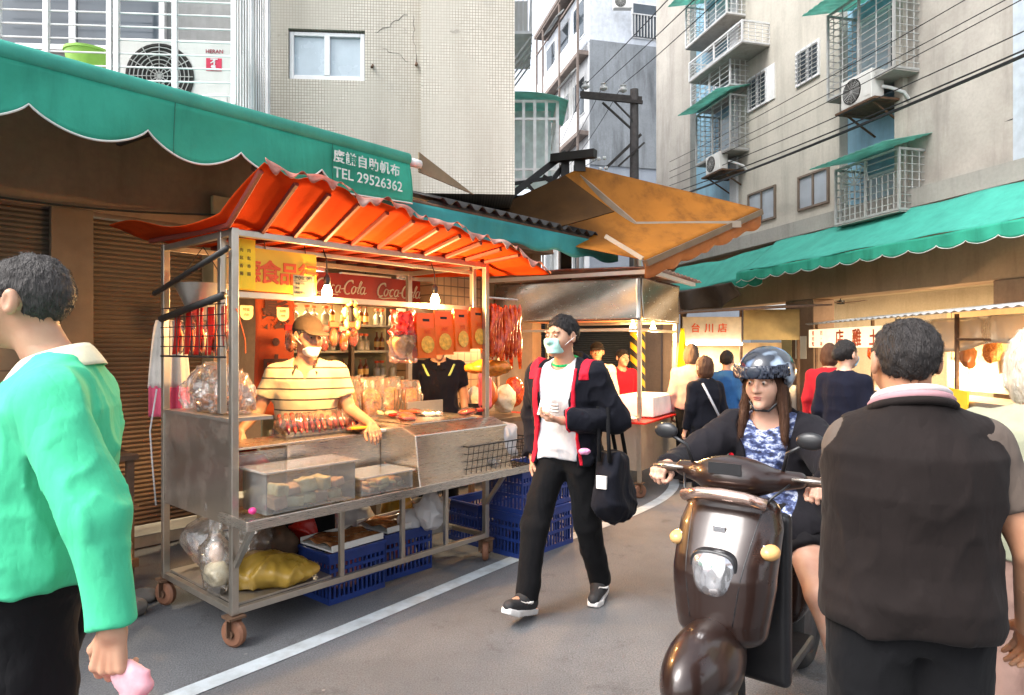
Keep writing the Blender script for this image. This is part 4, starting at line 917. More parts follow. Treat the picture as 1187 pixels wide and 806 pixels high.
m.bar(q(655, 190, 7.75), q(600, 262, 7.5), .05); m.bar(q(630, 205, 7.6), q(690, 240, 7.4), .05)
for a, b in (((540, 222), (640, 206)), ((540, 234), (632, 226)), ((540, 220), (540, 240)), ((560, 218), (572, 232)), ((585, 216), (600, 230)), ((610, 212), (622, 226)), ((570, 250), (660, 262)), ((600, 240), (700, 262))): m.bar(q(*a, 7.6), q(*b, 7.6), .035)
m.build('girders', m_black, tr, True)
MB().sheet(lambda a, b: q(556, 250, 6.75).lerp(q(655, 204, 7.0), a).lerp(q(640, 266, 6.45).lerp(q(712, 246, 6.6), a), b) - Vector((0, 0, .05 * math.sin(3.1 * a) * math.sin(3.1 * b))), 16, 10, .01).build('shade_sheet', mat('painted awning shade', (.045, .021, .006), .85, dirt=(.015, .008, .004), spec=.1), tr, True)  # added dark sheet standing in for shade under the awning's left part
MB().box((-.06, -.06, 0), (.06, .06, 2.9)).build('post', m_black, tr)
# ---------------------------------------------------------------- the food cart in front
cart = thing('food_cart', 'stainless steel food cart on castors with orange corrugated roof in front of the shop', 'food cart', tuple(O1), UA)
L, D, ZT = 1.93, .9, 2.17
def castor(parent, x, y, z=.15, r=.072, yaw=.5):
    w = MB().lathe([(.02, -.022), (r * .82, -.022), (r, -.012), (r, .012), (r * .82, .022), (.02, .022)], (x, y, r), (math.cos(yaw), math.sin(yaw), 0), 28).build('castor_wheel', m_castor, parent, smooth=35)
    MB().lathe([(.001, -.036), (.022, -.036), (.022, .036), (.001, .036)], (x, y, r), (math.cos(yaw), math.sin(yaw), 0), 12).build('hub', m_rust, w, smooth=35)
    m = MB(); a = Vector((math.cos(yaw), math.sin(yaw), 0)) * .03
    for s in (1, -1): m.bar(Vector((x, y, r - .01)) + a * s, Vector((x, y, z)) + a * s, .006, .045, up=a)
    m.box((x - .045, y - .045, z), (x + .045, y + .045, z + .012)); m.build('castor_fork', m_rust, w)
for x, y in ((.02, .02), (L - .02, .02), (.02, D - .02), (L - .02, D - .02)): castor(cart, x, y, yaw=.35 + x)
p_ = .038
def post(lo, hi, name='post', par=None): return MB().box(lo, hi).build(name, m_steel_post, par or cart, bevel=.003)
for x, y in ((0, 0), (L - p_, 0), (0, D - p_), (L - p_, D - p_)): post((x, y, .165), (x + p_, y + p_, ZT))
for x in (0, L - p_): post((x + .001, .13, 1.62 if x else 1.2), (x + p_ - .002, .13 + p_, ZT - .002))
class RB:
    def box(s, lo, hi): post(lo, hi, 'rail')
    def build(s, *a, **k): pass
m = RB()
for y in (0, D - p_): m.box((p_, y + .003, .165), (L - p_, y + p_ - .003, .2)); m.box((p_, y + .003, ZT - .04), (L - p_, y + p_ - .003, ZT - .005))
for x in (0, L - p_): m.box((x + .003, p_, .165), (x + p_ - .003, D - p_, .2)); m.box((x + .003, p_, ZT - .04), (x + p_ - .003, D - p_, ZT - .005))
m.box((p_, .133, 1.82), (L - p_, .165, 1.855)); m.box((p_, .135, 2.09), (L - p_, .16, 2.115)); m.box((p_, .35, .168), (L - p_, .38, .195))
m.build('rails', m_steel_post, cart, bevel=.003)
for x in (.66, 1.12, 1.5): post((x, .005, .2), (x + .028, .033, .655), 'shelf_leg')
m = MB(); m.box((-.02, -.2, .655), (2.2, .12, .672)); m.box((-.02, -.204, .64), (2.2, -.185, .69)); m.box((-.024, -.2, .64), (-.005, .1, .69)); m.box((2.18, -.2, .64), (2.2, .1, .69)); m.build('front_shelf', m_steel, cart, bevel=.002)
for x in (0.02, 1.9): MB().bar((x, .0, .42), (x, -.17, .64), .025).build('shelf_brace', m_steel_post, cart)
m = MB(); m.box((.008, p_, .62), (.02, D - p_, 1.16)); m.build('side_panel', steel('brown-stained side panel', (.5, .44, .38), .3, (1, 1, 14), (.17, .07, .03), .75), cart)
MB().box((.0, p_, 1.161), (.25, D - p_, 1.18)).build('side_ledge', m_steel_dull, cart)
MB().box((.05, .12, .6), (L - .04, .5, .66 - .008)).build('counter_base', m_steel_dull, cart)
m = MB(); m.box((.42, .2, .673), (1.099, .5, .985)); m.build('counter_box', m_steel, cart, bevel=.006)
MB().box((.05, .18, .986), (1.2, .52, 1.0)).build('counter_top', m_steel, cart, bevel=.003)
m = MB(); m.prism([(-.2, .673), (-.185, .74), (-.15, 1.0), (-.02, 1.045), (.62, 1.045), (.62, .673)], (1.1, 0, 0), (0, 1, 0), (0, 0, 1), .86); m.build('sloped_case', m_steel, cart, bevel=.006)
MB().box((1.2, .0, 1.047), (1.8, .5, 1.055)).build('case_lid', m_steel, cart, bevel=.003)
m = MB(); m.box((1.1, .62, .673), (1.98, .85, 1.0)); m.box((1.1, .6, 1.001), (1.98, .86, 1.012)); m.box((1.62, .55, 1.0), (1.98, .57, 1.14)); m.build('back_counter', m_steel_dull, cart, bevel=.003)
m = MB(); m.box((.06, .165, .68), (.4, .17, .96)); m.box((.055, .16, .96), (.405, .18, .975)); m.build('acrylic_guard', m_acrylic, cart)
m = MB(); m.box((.4, .15, .673), (.418, .19, .985)); m.build('guard_post', m_steel, cart)
MB().box((.04, .04, .2), (.62, .86, .212)).build('lower_tray', m_steel_dull, cart)
# roof: orange corrugated sheet, flaring up over the street and curling at the left
def roof_z(x, y):
    fl = max(0, -y); lf = max(0, -x)
    return 2.19 + fl * (.66 - .32 * x) + .03 * max(0, y - .2) + lf * .25
def roof(a, b):
    x0 = -.02 - .2 * b; x = x0 + (2.15 - x0) * a; y = -.36 + 1.45 * b + .02 * math.sin(x * 14) * (1 - b); z = roof_z(x, y) + .03 * math.exp(-(x - x0) * 14) * math.sin(b * 9)
    z += .003 * math.tanh(3 * math.sin(x * 2 * math.pi / .19)) + (1 - b) * .006 * math.sin(x * 31)
    if x > 1.85: z -= (x - 1.85) * .35 * (1 - .4 * b)
    return (x, y, z)
MB().sheet(roof, 220, 24, .004).build('roof_sheet', m_orange, cart, smooth=True)
m = MB()
for x in [-.02 + .19 * k for k in range(11)]:
    m.add(*(lambda q: (q.v, q.f))(MB().tube([(x, y, roof_z(x, y) - .02) for y in (-.33, -.15, 0, .3, .6, 1.0)], .016, 6)))
m.split('roof_batten', mat('dark red batten', (.16, .018, .01), .6, dirt=(.08, .02, .01)), cart)
def frill(a, b):
    x = -.02 + 2.17 * a; y = -.36 + .02 * math.sin(x * 14); z = roof_z(x, y) + .006 * math.sin(x * 31) + .006
    if x > 1.85: z -= (x - 1.85) * .35
    return (x, y - .006 - .015 * b * (1 + .6 * math.sin(x * 47)), z + .012 - (.026 + .02 * math.sin(x * 23 + 1) + .02 * math.sin(x * 61)) * b)
MB().sheet(frill, 200, 3, .003).build('ragged_edge', mat('faded torn sheet edge', (.3, .07, .045), .7, dirt=(.45, .33, .28), da=.8, ds=7), cart, smooth=True)
# wire grille on the left end
m = MB()
for k in range(9): y = .06 + .78 * k / 8; m.tube([(-.012, y, 1.5), (-.012, y, 1.78)], .003, 5)
for k in range(6): z = 1.5 + .28 * k / 5; m.tube([(-.016, .04, z), (-.016, .86, z)], .003 if k else .006, 5)
m.build('wire_grille', m_black, cart)
# wire basket at the right end of the front shelf
wb = thing('wire_basket', 'black wire mesh basket on the right end of the cart front shelf', 'basket', C1(1.5, -.19, .692), UA)
m = MB(); W_, D_, H_ = .68, .26, .2
for k in range(15): x = W_ * k / 14; m.tube([(x, D_, H_), (x, D_, 0), (x, 0, 0), (x, -.03, H_)], .0028, 5)
for z in (0, .05, .1, .15, .2): y = -.03 * z / .2; m.tube([(0, D_, z), (0, y, z), (W_, y, z), (W_, D_, z), (0, D_, z)], .0028 if z < .2 else .005, 5)
for k in range(1, 6): y = D_ * k / 6; m.tube([(0, y, H_), (0, y, 0), (W_, y, 0), (W_, y, H_)], .0028, 5)
m.build('mesh', m_black, wb)

# ---------------------------------------------------------------- goods
def rotm_(yaw, pitch=0, roll=0): return np.array(Euler((pitch, roll, yaw)).to_matrix())
# clear tubs of food
def tub(label, x, y, w_, d, h, fill, n):
    t = thing('food_tub', label, 'tub', C1(x, y, .692), UA)
    m = MB(); s = .006
    m.box((0, 0, 0), (w_, s, h)); m.box((0, d - s, 0), (w_, d, h)); m.box((0, s, 0), (s, d - s, h)); m.box((w_ - s, s, 0), (w_, d - s, h)); m.build('body', m_clear, t)
    m = MB(); m.box((-.015, -.015, h), (w_ + .015, d + .015, h + .012)); m.build('lid', film('clear lid', (.95, .95, .93), .35, .12, 3, .25), t, bevel=.003)
    for k in range(n):
        cx = .06 + (w_ - .12) * (k + .5) / n
        for j in (0, 1, 2):
            hs_ = A((.3 * w_ / n * random.uniform(.9, 1.7), d * .2, h * random.uniform(.1, .17))); c = A((cx + random.uniform(-.01, .01), d * (.28 + .4 * (j % 2)) , .014 + hs_[2] + (j > 1) * h * .3)); Rm = rotm_(random.uniform(-.4, .4), random.uniform(-.15, .15), random.uniform(-.25, .25)); sd = k + 7 * j
            sdfmesh(lambda p: smax(rbox(p, c, hs_, .008, Rm) + .008 * (vn(p, 26, sd) - .5) + .005 * (vn(p, 60, sd) - .5), .007 - p[:, 2], .003), c - .12, c + .12, .006).build('food_piece', fill if (k + j) % 3 else mat('pinkish food', (.62, .42, .3), .5, 0, .2, 30, .4, 50), t, smooth=True)
tub('big clear plastic tub of pale curd food at the left of the front shelf', .1, -.165, .54, .25, .21, m_tofu, 5)
tub('low clear plastic tub of pale food beside the big one on the shelf', .68, -.17, .38, .26, .1, m_tofu, 5)
solo('plastic_clip', lump(C1(.06, -.1, .715), (.022, .022, .018), 3, .004, 20, .006), mat('hot pink plastic', (.75, .05, .25), .4), 'small hot pink plastic piece at the left corner of the front shelf', 'clip', smooth=True)
solo('red_bag', lump(C1(.22, .3, .86), (.14, .09, .11), 5, .02, 14, .01), m_redplastic, 'bright red plastic bag behind the acrylic guard of the cart', 'bag', smooth=True)
# sausage trays
st_ = thing('sausage_tray', 'clear trays of dark red cured sausages on the counter before the striped vendor', 'tray', C1(.5, .3, 1.0), UA)
m = MB(); m.box((-.02, 0, .002), (.56, .2, .012)); m.box((-.02, -.004, .012), (.56, .004, .04)); m.box((-.02, .196, .012), (.56, .204, .04)); m.build('tray', m_clear, st_)
for r_ in range(2):
    for k in range(13):
        x = -.01 + .042 * k + random.uniform(-.004, .004); y0 = -.01 + .09 * r_; z = .03 + .045 * r_; w_ = random.uniform(.8, 1.15)
        MB().tube([(x + .06 * t, y0 + .13 * t, z + .05 * math.sin(t * 2.2) + .004 * math.sin(t * 9 + k)) for t in [i / 9 for i in range(10)]], [a * w_ for a in (.004, .01, .013, .0145, .015, .0155, .015, .0135, .01, .004)], 9).build('sausage', m_sausage if (k + r_) % 4 else mat('purple cured sausage', (.12, .012, .03), .3, 0, .4, 30, .2, 60), st_, smooth=True)
lump((.27, .1, .07), (.3, .12, .07), 9, .018, 15, .012, flat=.01).build('wrapper', m_bagred, st_, smooth=True)
solo('cutting_board', MB().box((.98, .14, 1.003), (1.3, .2, 1.02), C1M), m_whitepaper, 'thin pale board lying at the edge of the counter beside the sausages', 'board', bevel=.003)
# meat floss bags
for i, (x, lab) in enumerate(((1.2, 'leftmost bulging clear bag of orange brown meat floss on the counter'), (1.4, 'second clear bag of meat floss from the striped vendor'), (1.58, 'third clear bag of meat floss from the striped vendor'), (1.78, 'rightmost and smallest clear bag of meat floss, nearest the dark vendor'))):
    s_ = .86 if i == 3 else 1 - .03 * i; t = thing('meat_floss_bag', lab, 'bag', C1(x, .72, 1.013), UA, 'bags of meat floss on the counter')
    lump((0, 0, .115 * s_), (.09, .078, .135 * s_), i, .012, 14, .009, flat=.003).build('meat_floss', m_floss, t, smooth=True)
    def bagf(p, s_=s_, i=i):
        q = p - A((0, 0, .16 * s_)); ph = np.clip((q[:, 2] + .16) / .32, 0, 1); w_ = .098 - .004 * ph; d_ = .085 * (1 - ph) ** .5 + .014
        d = (np.sqrt((q[:, 0] / w_) ** 4 + (q[:, 1] / d_) ** 4) ** .5 - 1) * np.minimum(w_, d_); d = np.maximum(d, abs(q[:, 2]) - .17 * s_)
        return af(d, p, .008, i, 16)
    sdfmesh(bagf, (-.13, -.12, -.03), (.13, .12, .36), .009).build('clear_bag', m_bag, t, smooth=True)
solo('foil_parcel', lump(C1(1.6, .3, 1.075), (.1, .05, .03), 4, .012, 22, .008), mat('crumpled silver foil', (.75, .74, .72), .25, .9, .1, 20, .6, 50), 'crumpled silver foil parcel on the sloped steel case', 'parcel', smooth=True)
m = MB()
for k in range(4): m.tube([C1(1.5 + .03 * k, .56, 1.05), C1(1.5 + .035 * k, .55, 1.24)], .005, 6)
solo('chopsticks', m, m_wood, 'four upright wooden sticks behind the sloped steel case', 'sticks')
# hanging bulbs
for x, lab in ((.63, 'bare glowing bulb beside the yellow sign board of the cart'), (1.49, 'bare glowing bulb over the middle of the cart, above the orange bags')):
    t = thing('light_bulb', lab, 'bulb', C1(x, .1, 1.875), UA)
    MB().lathe([(.001, -.035), (.02, -.03), (.031, -.01), (.031, .008), (.02, .035), (.014, .05)], n=16).build('glass', m_bulb, t, smooth=True); MB().lathe([(.017, .045), (.02, .05), (.02, .09), (.008, .11)], n=12).build('socket', m_blackplastic, t, smooth=40); MB().tube([(0, 0, .1), (.01, .02, .2), (0, .04, .26)], .004, 5).build('cord', m_wire, t)
    l = bpy.data.lights.new('bulb_light', 'POINT'); l.energy = 52; l.color = (1, .56, .2); l.shadow_soft_size = .04; lo = bpy.data.objects.new('bulb_light', l); COL.objects.link(lo); lo.parent = t; lo.location = (0, 0, -.06)
# signs
ys = thing('sign_board', 'yellow sign board with big orange characters hanging from the cart roof', 'sign', C1(.1, .12, 1.86), UA)
MB().box((-.05, 0, 0), (.47, .008, .235)).build('board', m_yellowsign, ys)
mb = MB()
for ch, x in (('德', -.015), ('食', .105), ('品', .225), ('行', .345)): mb.add(*btext(ch, .135, (x, -.001, .055), (1, 0, 0), (0, 0, 1), .002, bold=.006))
mb.build('lettering', m_redletter, ys)
m = MB()
for x in (.15, .4): m.tube([(x, .004, .236), (x, .02, .3)], .003, 5)
m.build('hanger', m_wire, ys)
t = thing('price_sheet', 'tall yellow price sheet with faint columns of writing beside the front cart post', 'notice', C1(.06, .1, 1.865), UA)
MB().box((-.02, 0, 0), (.12, .004, .27)).build('sheet', mat('bright yellow paper', (.9, .62, .02), .6), t)
mb = MB()
for i in range(2):
    for j, ch in enumerate('肉鬆香腸'): mb.add(*text(ch, .022, (.03 + .042 * i, -.001, .2 - .042 * j), (1, 0, 0), (0, 0, 1), .001))
mb.build('lettering', m_ink, t)
t = thing('price_sheet', 'pale cream price sheet with small black writing over the end of the yellow sign', 'notice', C1(.405, .095, 1.84), UA)
MB().box((0, 0, 0), (.135, .004, .125)).build('sheet', m_paper, t)
mb = MB(); mb.add(*text('豬肉鬆（斤）', .021, (.008, -.001, .1), (1, 0, 0), (0, 0, 1), .001, bold=.0008))
for j, s_ in enumerate(('香腸 一斤', '肉乾', '肉鬆 半斤')): mb.add(*text(s_, .015, (.012, -.001, .07 - .026 * j), (1, 0, 0), (0, 0, 1), .001))
mb.add([(.0, -.001, .09), (.135, -.001, .09), (.135, -.001, .092), (0, -.001, .092)], [(0, 1, 2, 3)]); mb.build('lettering', m_ink, t)
for x, lab in ((.26, 'small round-bottomed paper tag under the yellow sign, the left one'), (.52, 'small round-bottomed paper tag hanging nearer the bulb')):
    t = thing('price_tag', lab, 'tag', C1(x + .26, .86, 1.74), UA)
    MB().prism([(-.045, .085), (-.045, .03)] + [(.045 * -math.cos(a), .03 - .04 * math.sin(a)) for a in [math.pi * i / 8 for i in range(1, 8)]] + [(.045, .03), (.045, .085)], (0, 0, 0), (1, 0, 0), (0, 0, 1), -.003).build('card', m_paper, t)
    mb = MB(); mb.add(*text('特價', .024, (-.027, -.005, .05), (1, 0, 0), (0, 0, 1), .001)); mb.add(*text('肉乾', .02, (-.021, -.005, .018), (1, 0, 0), (0, 0, 1), .001)); mb.build('lettering', m_redletter, t)
# ring of link sausages
t = thing('sausage_string', 'loop of orange link sausages hanging from the cart rail', 'sausages', C1(.84, .15, 1.83), UA)
for k in range(8):
    a0, a1 = 2 * math.pi * k / 8 + .06, 2 * math.pi * (k + 1) / 8 - .06
    f = lambda a: (.045 * math.cos(a), .012 * math.sin(3 * a), -.1 + .105 * math.sin(a))
    MB().tube([f(a0 + (a1 - a0) * i / 6) for i in range(7)], [.006, .014, .017, .017, .017, .014, .006], 10).build('link', m_pinksausage, t, smooth=True)
# orange carrier cards
for i, x in enumerate((1.36, 1.52, 1.69, 1.86)):
    t = thing('gift_bag', ['leftmost orange carrier bag hanging at the cart front, tilted most', 'second orange carrier bag with a round window, left of centre', 'third orange carrier bag with an oval window, right of centre', 'rightmost orange carrier bag hanging beside the right cart post'][i], 'bag', C1(x, .06, 1.48 + .02 * i), UA + random.uniform(-.15, .15), 'orange carrier bags hanging along the cart front')
    pr = [(-.08, 0), (.08, 0), (.09, .2), (.076, .3), (-.076, .3), (-.09, .2)]
    m = MB(); m.add([(a, -.03 if b < .1 else -.022 if b < .25 else -.004, b) for a, b in pr] + [(a, .03 if b < .1 else .022 if b < .25 else .004, b) for a, b in pr], [(0, 1, 2, 5), (5, 2, 3, 4), (11, 8, 7, 6), (10, 9, 8, 11), (0, 6, 7, 1), (1, 7, 8, 2), (2, 8, 9, 3), (3, 9, 10, 4), (4, 10, 11, 5), (5, 11, 6, 0)]); b_ = m.build('bag_body', m_orangebag, t)
    MB().lathe([(.001, 0), (.055, 0), (.058, .004), (.001, .006)], (0, -.029, .09), (0, -1, .04), 24).build('window', mat('amber snack in window', (.75, .38, .05), .35, 0, .4, 30, .3, 60), b_)
    m = MB(); m.box((-.03, -.014, .243), (.03, -.0115, .262)); m.build('handle_slot', m_dark, b_)
    mb = MB()
    for j, ch in enumerate('肉乾'): mb.add(*text(ch, .03, (-.03 + .03 * j, -.027, .165), (1, 0, 0), (0, 0, 1), .001))
    mb.build('lettering', m_redletter, b_)
t = thing('cookie_bag', 'red topped clear bag of brown cookies hanging left of the orange bags', 'bag', C1(1.19, .08, 1.47), UA)
lump((0, 0, .1), (.085, .05, .09), 3, .008, 14, .009).build('cookies', meat('golden cookies', (.3, .12, .03), (.6, .33, .1), (.75, .5, .2), 20, .5), t, smooth=True)
def rt(p): w_ = .1 - .1 * np.clip(p[:, 2] - .12, 0, 1) * 1.6; return np.maximum((np.sqrt((p[:, 0] / w_) ** 2 + (p[:, 1] / .05) ** 2) - 1) * .05, abs(p[:, 2] - .15) - .16) + folds(p, .012, 4, 18)
def rt2(p): return np.maximum(rt(p), .16 - p[:, 2])
sdfmesh(rt2, (-.13, -.08, .1), (.13, .08, .35), .008).build('red_top', m_redplastic, t, smooth=True); sdfmesh(rt, (-.13, -.08, -.04), (.13, .08, .2), .009).build('clear_bag', m_bagred, t, smooth=True)
# bunch of cured meat strips at the right end
t = thing('cured_meat_bunch', 'big hanging bunch of glossy red cured meat strips at the right end of the cart', 'cured meat', C1(2.12, .06, 1.42), UA)
for k in range(27):
    a = (k % 9 - 4) * .048 + random.uniform(-.01, .01); y = (k // 9 - 1) * .045; top = .44 + random.uniform(-.03, .02); bot = .05 + random.uniform(-.02, .04)
    pts_ = [(a * .8 + .012 * math.sin(i * .9 + k), y + .01 * math.cos(i * .8 + k), top + (bot - top) * i / 10) for i in range(11)]
    MB().tube(pts_, [.006, .016, .02, .023, .021, .024, .022, .025, .022, .016, .006], 9).build('strip', m_cured, t, smooth=True)
MB().tube([(-.19, 0, .5), (.19, 0, .5)], .008, 8).build('hook_bar', m_steel, t)
solo('snack_bag', lump(C1(2.05, .12, 1.40), (.18, .09, .06), 6, .015, 16, .01), mat('orange gold snack', (.65, .2, .02), .35, 0, .4, 24, .5, 40), 'orange gold bag of snacks below the cured meat strips', 'bag', smooth=True)
# red packets on the wire grille
for i, y in enumerate((.13, .27, .41, .55, .7)):
    t = thing('red_packet', f'red topped packet clipped on the wire grille, {["nearest the front post", "second from the front post", "third from the front post", "fourth from the front post", "nearest the back post"][i]}', 'packet', C1(.02, y, 1.51), UA + R(90), 'red packets on the wire grille')
    MB().sheet(lambda a, b: (-.035 + .07 * a + (.05 - .05 * b) * (1 - b), .0 - .015 * math.sin(3 * a) * (1 - b), .26 * b), 8, 12, .006).build('red_flap', m_redplastic, t, smooth=True)
    lump((.03, -.025, .1), (.05, .02, .1), i, .008, 20, .008).build('packet_body', m_bagred, t, smooth=True)
    lump((.03, -.022, .08), (.04, .012, .07), i, .006, 20, .008).build('filling', m_floss if i % 2 else m_tofu, t, smooth=True)
# clear snack bag on the left ledge
t = thing('snack_bag', 'crackling clear bag of snacks heaped on the left ledge of the cart', 'bag', C1(.13, .45, 1.181), UA)
lump((0, 0, .1), (.1, .34, .17), 8, .04, 13, .012, flat=.003).build('clear_bag', m_bag, t, smooth=True)
for k in range(14): lump((random.uniform(-.05, .05), random.uniform(-.25, .25), .03 + random.uniform(0, .06)), (.035, .05, .025), k, .008, 20, .01).build('snack', mat('brown crisp snack', (.3, .13, .05), .5, 0, .4, 30, .3, 60), t, smooth=True)
t = thing('ladle_hood', 'dented steel funnel hanging inside the left end of the cart', 'funnel', C1(.12, .6, 1.82), UA)
MB().lathe([(.05, -.1), (.15, .1), (.16, .1), (.06, -.11), (.05, -.1)], n=20).build('bowl', m_steel_dull, t, smooth=40); MB().tube([(.15, 0, .1), (0, 0, .32), (-.15, 0, .1)], .004, 6).build('hanger', m_wire, t)
for i, (a, b) in enumerate((((-.05, .86, 1.87), (-.05, -.06, 2.05)), ((-.02, .84, 1.72), (-.02, .05, 1.82)))):
    solo('iron_tube', MB().tube([C1(*a), C1(*b)], .016 if not i else .02, 10), m_black, ['upper black tube slanting across the left end of the cart', 'lower black tube across the left end of the cart above the grille'][i], 'tube', smooth=True)
solo('cord', MB().tube([C1(.02, -.01, 1.75), C1(.12, .1, 1.6), C1(.2, .25, 1.52)], .003, 5), m_redletter, 'thin red string tied to the front post of the cart', 'string')
# hanging apron on the left
ap = thing('apron', 'white and pink apron hanging beyond the left end of the cart', 'apron', C1(.09, 1.0, 1.12), UA - R(30))
MB().sheet(lambda a, b: ((-.075 - .045 * (1 - b) ** .6) + (.15 + .09 * (1 - b) ** .6) * a, (.025 * math.sin(a * 13) + .012 * math.sin(a * 29 + 1)) * (1 - b * .6), .18 + .42 * b), 24, 12, .006).build('white_cloth', cloth('white cotton', (.68, .62, .56)), ap, smooth=True)
MB().sheet(lambda a, b: (-.115 + .23 * a, .025 * math.sin(a * 13) + .012 * math.sin(a * 29 + 1), .0 + .19 * b), 24, 6, .006).build('pink_cloth', cloth('pink cotton', (.7, .12, .2)), ap, smooth=True)
MB().tube([(0, 0, .59), (0, 0, 1.05)], .004, 5).build('hanger', m_wire, ap)
def packet(name, label, cat, loc, rz, w_, h_, fill, top, group=None):
    """a flat pillow packet: filling in clear film under a coloured header card"""
    t = thing(name, label, cat, loc, rz, group)
    lump((0, 0, h_ * .42), (w_ * .42, .022, h_ * .4), int(loc[0] * 97) % 29, .007, 24, .009).build('filling', fill, t, smooth=True)
    lump((0, 0, h_ * .45), (w_ * .5, .03, h_ * .47), int(loc[1] * 91) % 29, .007, 20, .009).build('film', m_bagred, t, smooth=True)
    MB().box((-w_ * .5, -.008, h_ * .86), (w_ * .5, .008, h_ * 1.1)).build('header_card', top, t, bevel=.003)
    return t
for i in range(6): packet('hanging_packet', f'red headed dried meat packet hung above the counter, {["first", "second", "third", "fourth", "fifth", "last"][i]} from the left bulb', 'packet', C1(.72 + (.08 if i < 1 else .17) + .085 * i, .8, 1.52 + .03 * (i % 2)), UA + random.uniform(-.2, .2), .08, .17, [m_floss, m_cured, m_sausage][i % 3], [m_redplastic, m_redletter][i % 2], 'dried meat packets on the rail above the counter')
for i in range(5): packet('snack_packet', f'upright packet of dried meat along the back counter, {["first", "second", "third", "fourth", "fifth"][i]} behind the meat floss', 'packet', C1(1.28 + .14 * i, .83, 1.015), UA + random.uniform(-.3, .3), .12, .2, [m_cured, m_floss][i % 2], [m_yellowsign, m_redplastic, m_paper][i % 3], 'dried meat packets on the back counter')
for i in range(5):
    a = packet('meat_packet', ['red meat packet lying at the front left of the steel case lid', 'pale meat packet lying on the steel case beside the boards', 'red meat packet at the back of the steel case lid', 'golden packet on the counter box before the vendor', 'dark red packet at the right end of the steel case lid'][i], 'packet', C1(*[(1.3, .1, 1.07), (1.42, .35, 1.07), (1.62, .42, 1.07), (.95, .32, 1.02), (1.78, .18, 1.07)][i]), UA + i, .14, .17, [m_cured, m_tofu, m_sausage, m_floss, m_cured][i], [m_redplastic, m_paper, m_redletter, m_yellowsign, m_redplastic][i]); a.rotation_euler[0] = R(-82)
for i, (x, y, z, rx, ma, lab) in enumerate(((.8, .62, .36, .14, m_redplastic, 'red plastic bag of goods deep under the cart'), (1.2, .7, .3, .16, m_whitebag, 'cream bag deep under the cart behind the middle crate'), (.55, .55, .3, .13, m_wood, 'dark brown sack deep under the cart beside the yellow sack'), (1.65, .7, .32, .13, m_yellowbag, 'yellow bag deep under the right end of the cart'))): solo('goods_bag', lump(C1(x, y, z), (rx, rx * .8, rx), 50 + i, .03, 11, .014, flat=.21), ma, lab, 'bag', smooth=True)
# crates under the cart
def crate(label, loc, rz, W=.42, D_=.33, H=.29, group=None):
    t = thing('plastic_crate', label, 'crate', loc, rz, group)
    m = MB(); s = .012
    def face(o, ax):
        ax = Vector(ax); Ln = W if abs(ax.x) else D_; n_ = int(Ln / .034); per = Vector((-ax.y, ax.x, 0)) * s; o = Vector(o)
        def bx(a0, a1, z0, z1, i=0): e = [o + ax * a0 + per * i, o + ax * a1 + per * (1 - i)]; m.box((min(e[0].x, e[1].x), min(e[0].y, e[1].y), z0), (max(e[0].x, e[1].x), max(e[0].y, e[1].y), z1))
        for z0, z1 in ((0, .035), (H * .38, H * .38 + .022), (H * .66, H * .66 + .02), (H - .05, H)): bx(.0, Ln, z0, z1, -.1)
        for k in range(n_ + 1): a = (Ln - .012) * k / n_; bx(a, a + .012, .0, H - .005, .1)
    face((0, 0, 0), (1, 0, 0)); face((W, 0, 0), (0, 1, 0)); face((W, D_, 0), (-1, 0, 0)); face((0, D_, 0), (0, -1, 0)); m.box((.01, .01, .004), (W - .01, D_ - .01, .02))
    m.build('crate_body', m_crate, t)
    m = MB(); m.box((-.01, -.01, H), (W + .01, .008, H + .018)); m.box((-.01, D_ - .008, H), (W + .01, D_ + .01, H + .018)); m.box((-.01, .009, H), (.008, D_ - .009, H + .018)); m.box((W - .008, .009, H), (W + .01, D_ - .009, H + .018)); m.build('rim', m_crate, t, bevel=.003)
    return t
cr1 = crate('blue plastic crate under the left half of the cart, with reddish goods inside', C1(.66, .12, .0), UA + .02)
cr2 = crate('blue plastic crate under the middle of the cart, behind the thin shelf leg', C1(1.14, .2, .0), UA - .03, .4)
for (x, y, lab) in ((.66, .12, 'flat tray of amber food under film on the left crate'), (1.14, .2, 'flat tray of amber food under film on the middle crate')):
    t = thing('food_tray', lab, 'tray', C1(x, y, .311), UA + .05); m = MB(); m.box((.02, .0, 0), (.42, .33, .012)); m.box((.02, .0, .012), (.42, .01, .04)); m.box((.02, .32, .012), (.42, .33, .04)); m.build('tray', m_whitepaper, t, bevel=.003)
    MB().sheet(lambda a, b: (.03 + .38 * a, .012 + .306 * b, .03 + .02 * math.sin(a * 8 + b * 5) * math.sin(b * 7)), 20, 16, .004).build('contents', m_lidtray, t, smooth=True)
for i, (x, y) in enumerate(((.85, .3), (1.33, .36))): solo('goods_in_bag', lump(C1(x, y, .14), (.15, .12, .12), 4 + i, .02, 12, .013), mat('red and cream packets', (.45, .08, .1), .4, 0, .6, 16, .3, 30, dirt=(.6, .5, .4), da=.9, ds=14), f'red and cream bagged goods inside the {"left" if not i else "middle"} blue crate', 'goods', smooth=True)
cs = [crate('lower blue crate of the stack on the road at the right end of the cart', C1(2.08, -.19, .0), UA, .62, .36, .31), crate('upper blue crate of the stack at the right end of the cart', C1(2.085, -.185, .33), UA + .015, .62, .36, .31)]
crate('blue crate half hidden behind the stacked ones beyond the cart', C1(2.1, .28, 0), UA - .04, .6, .36, .31)
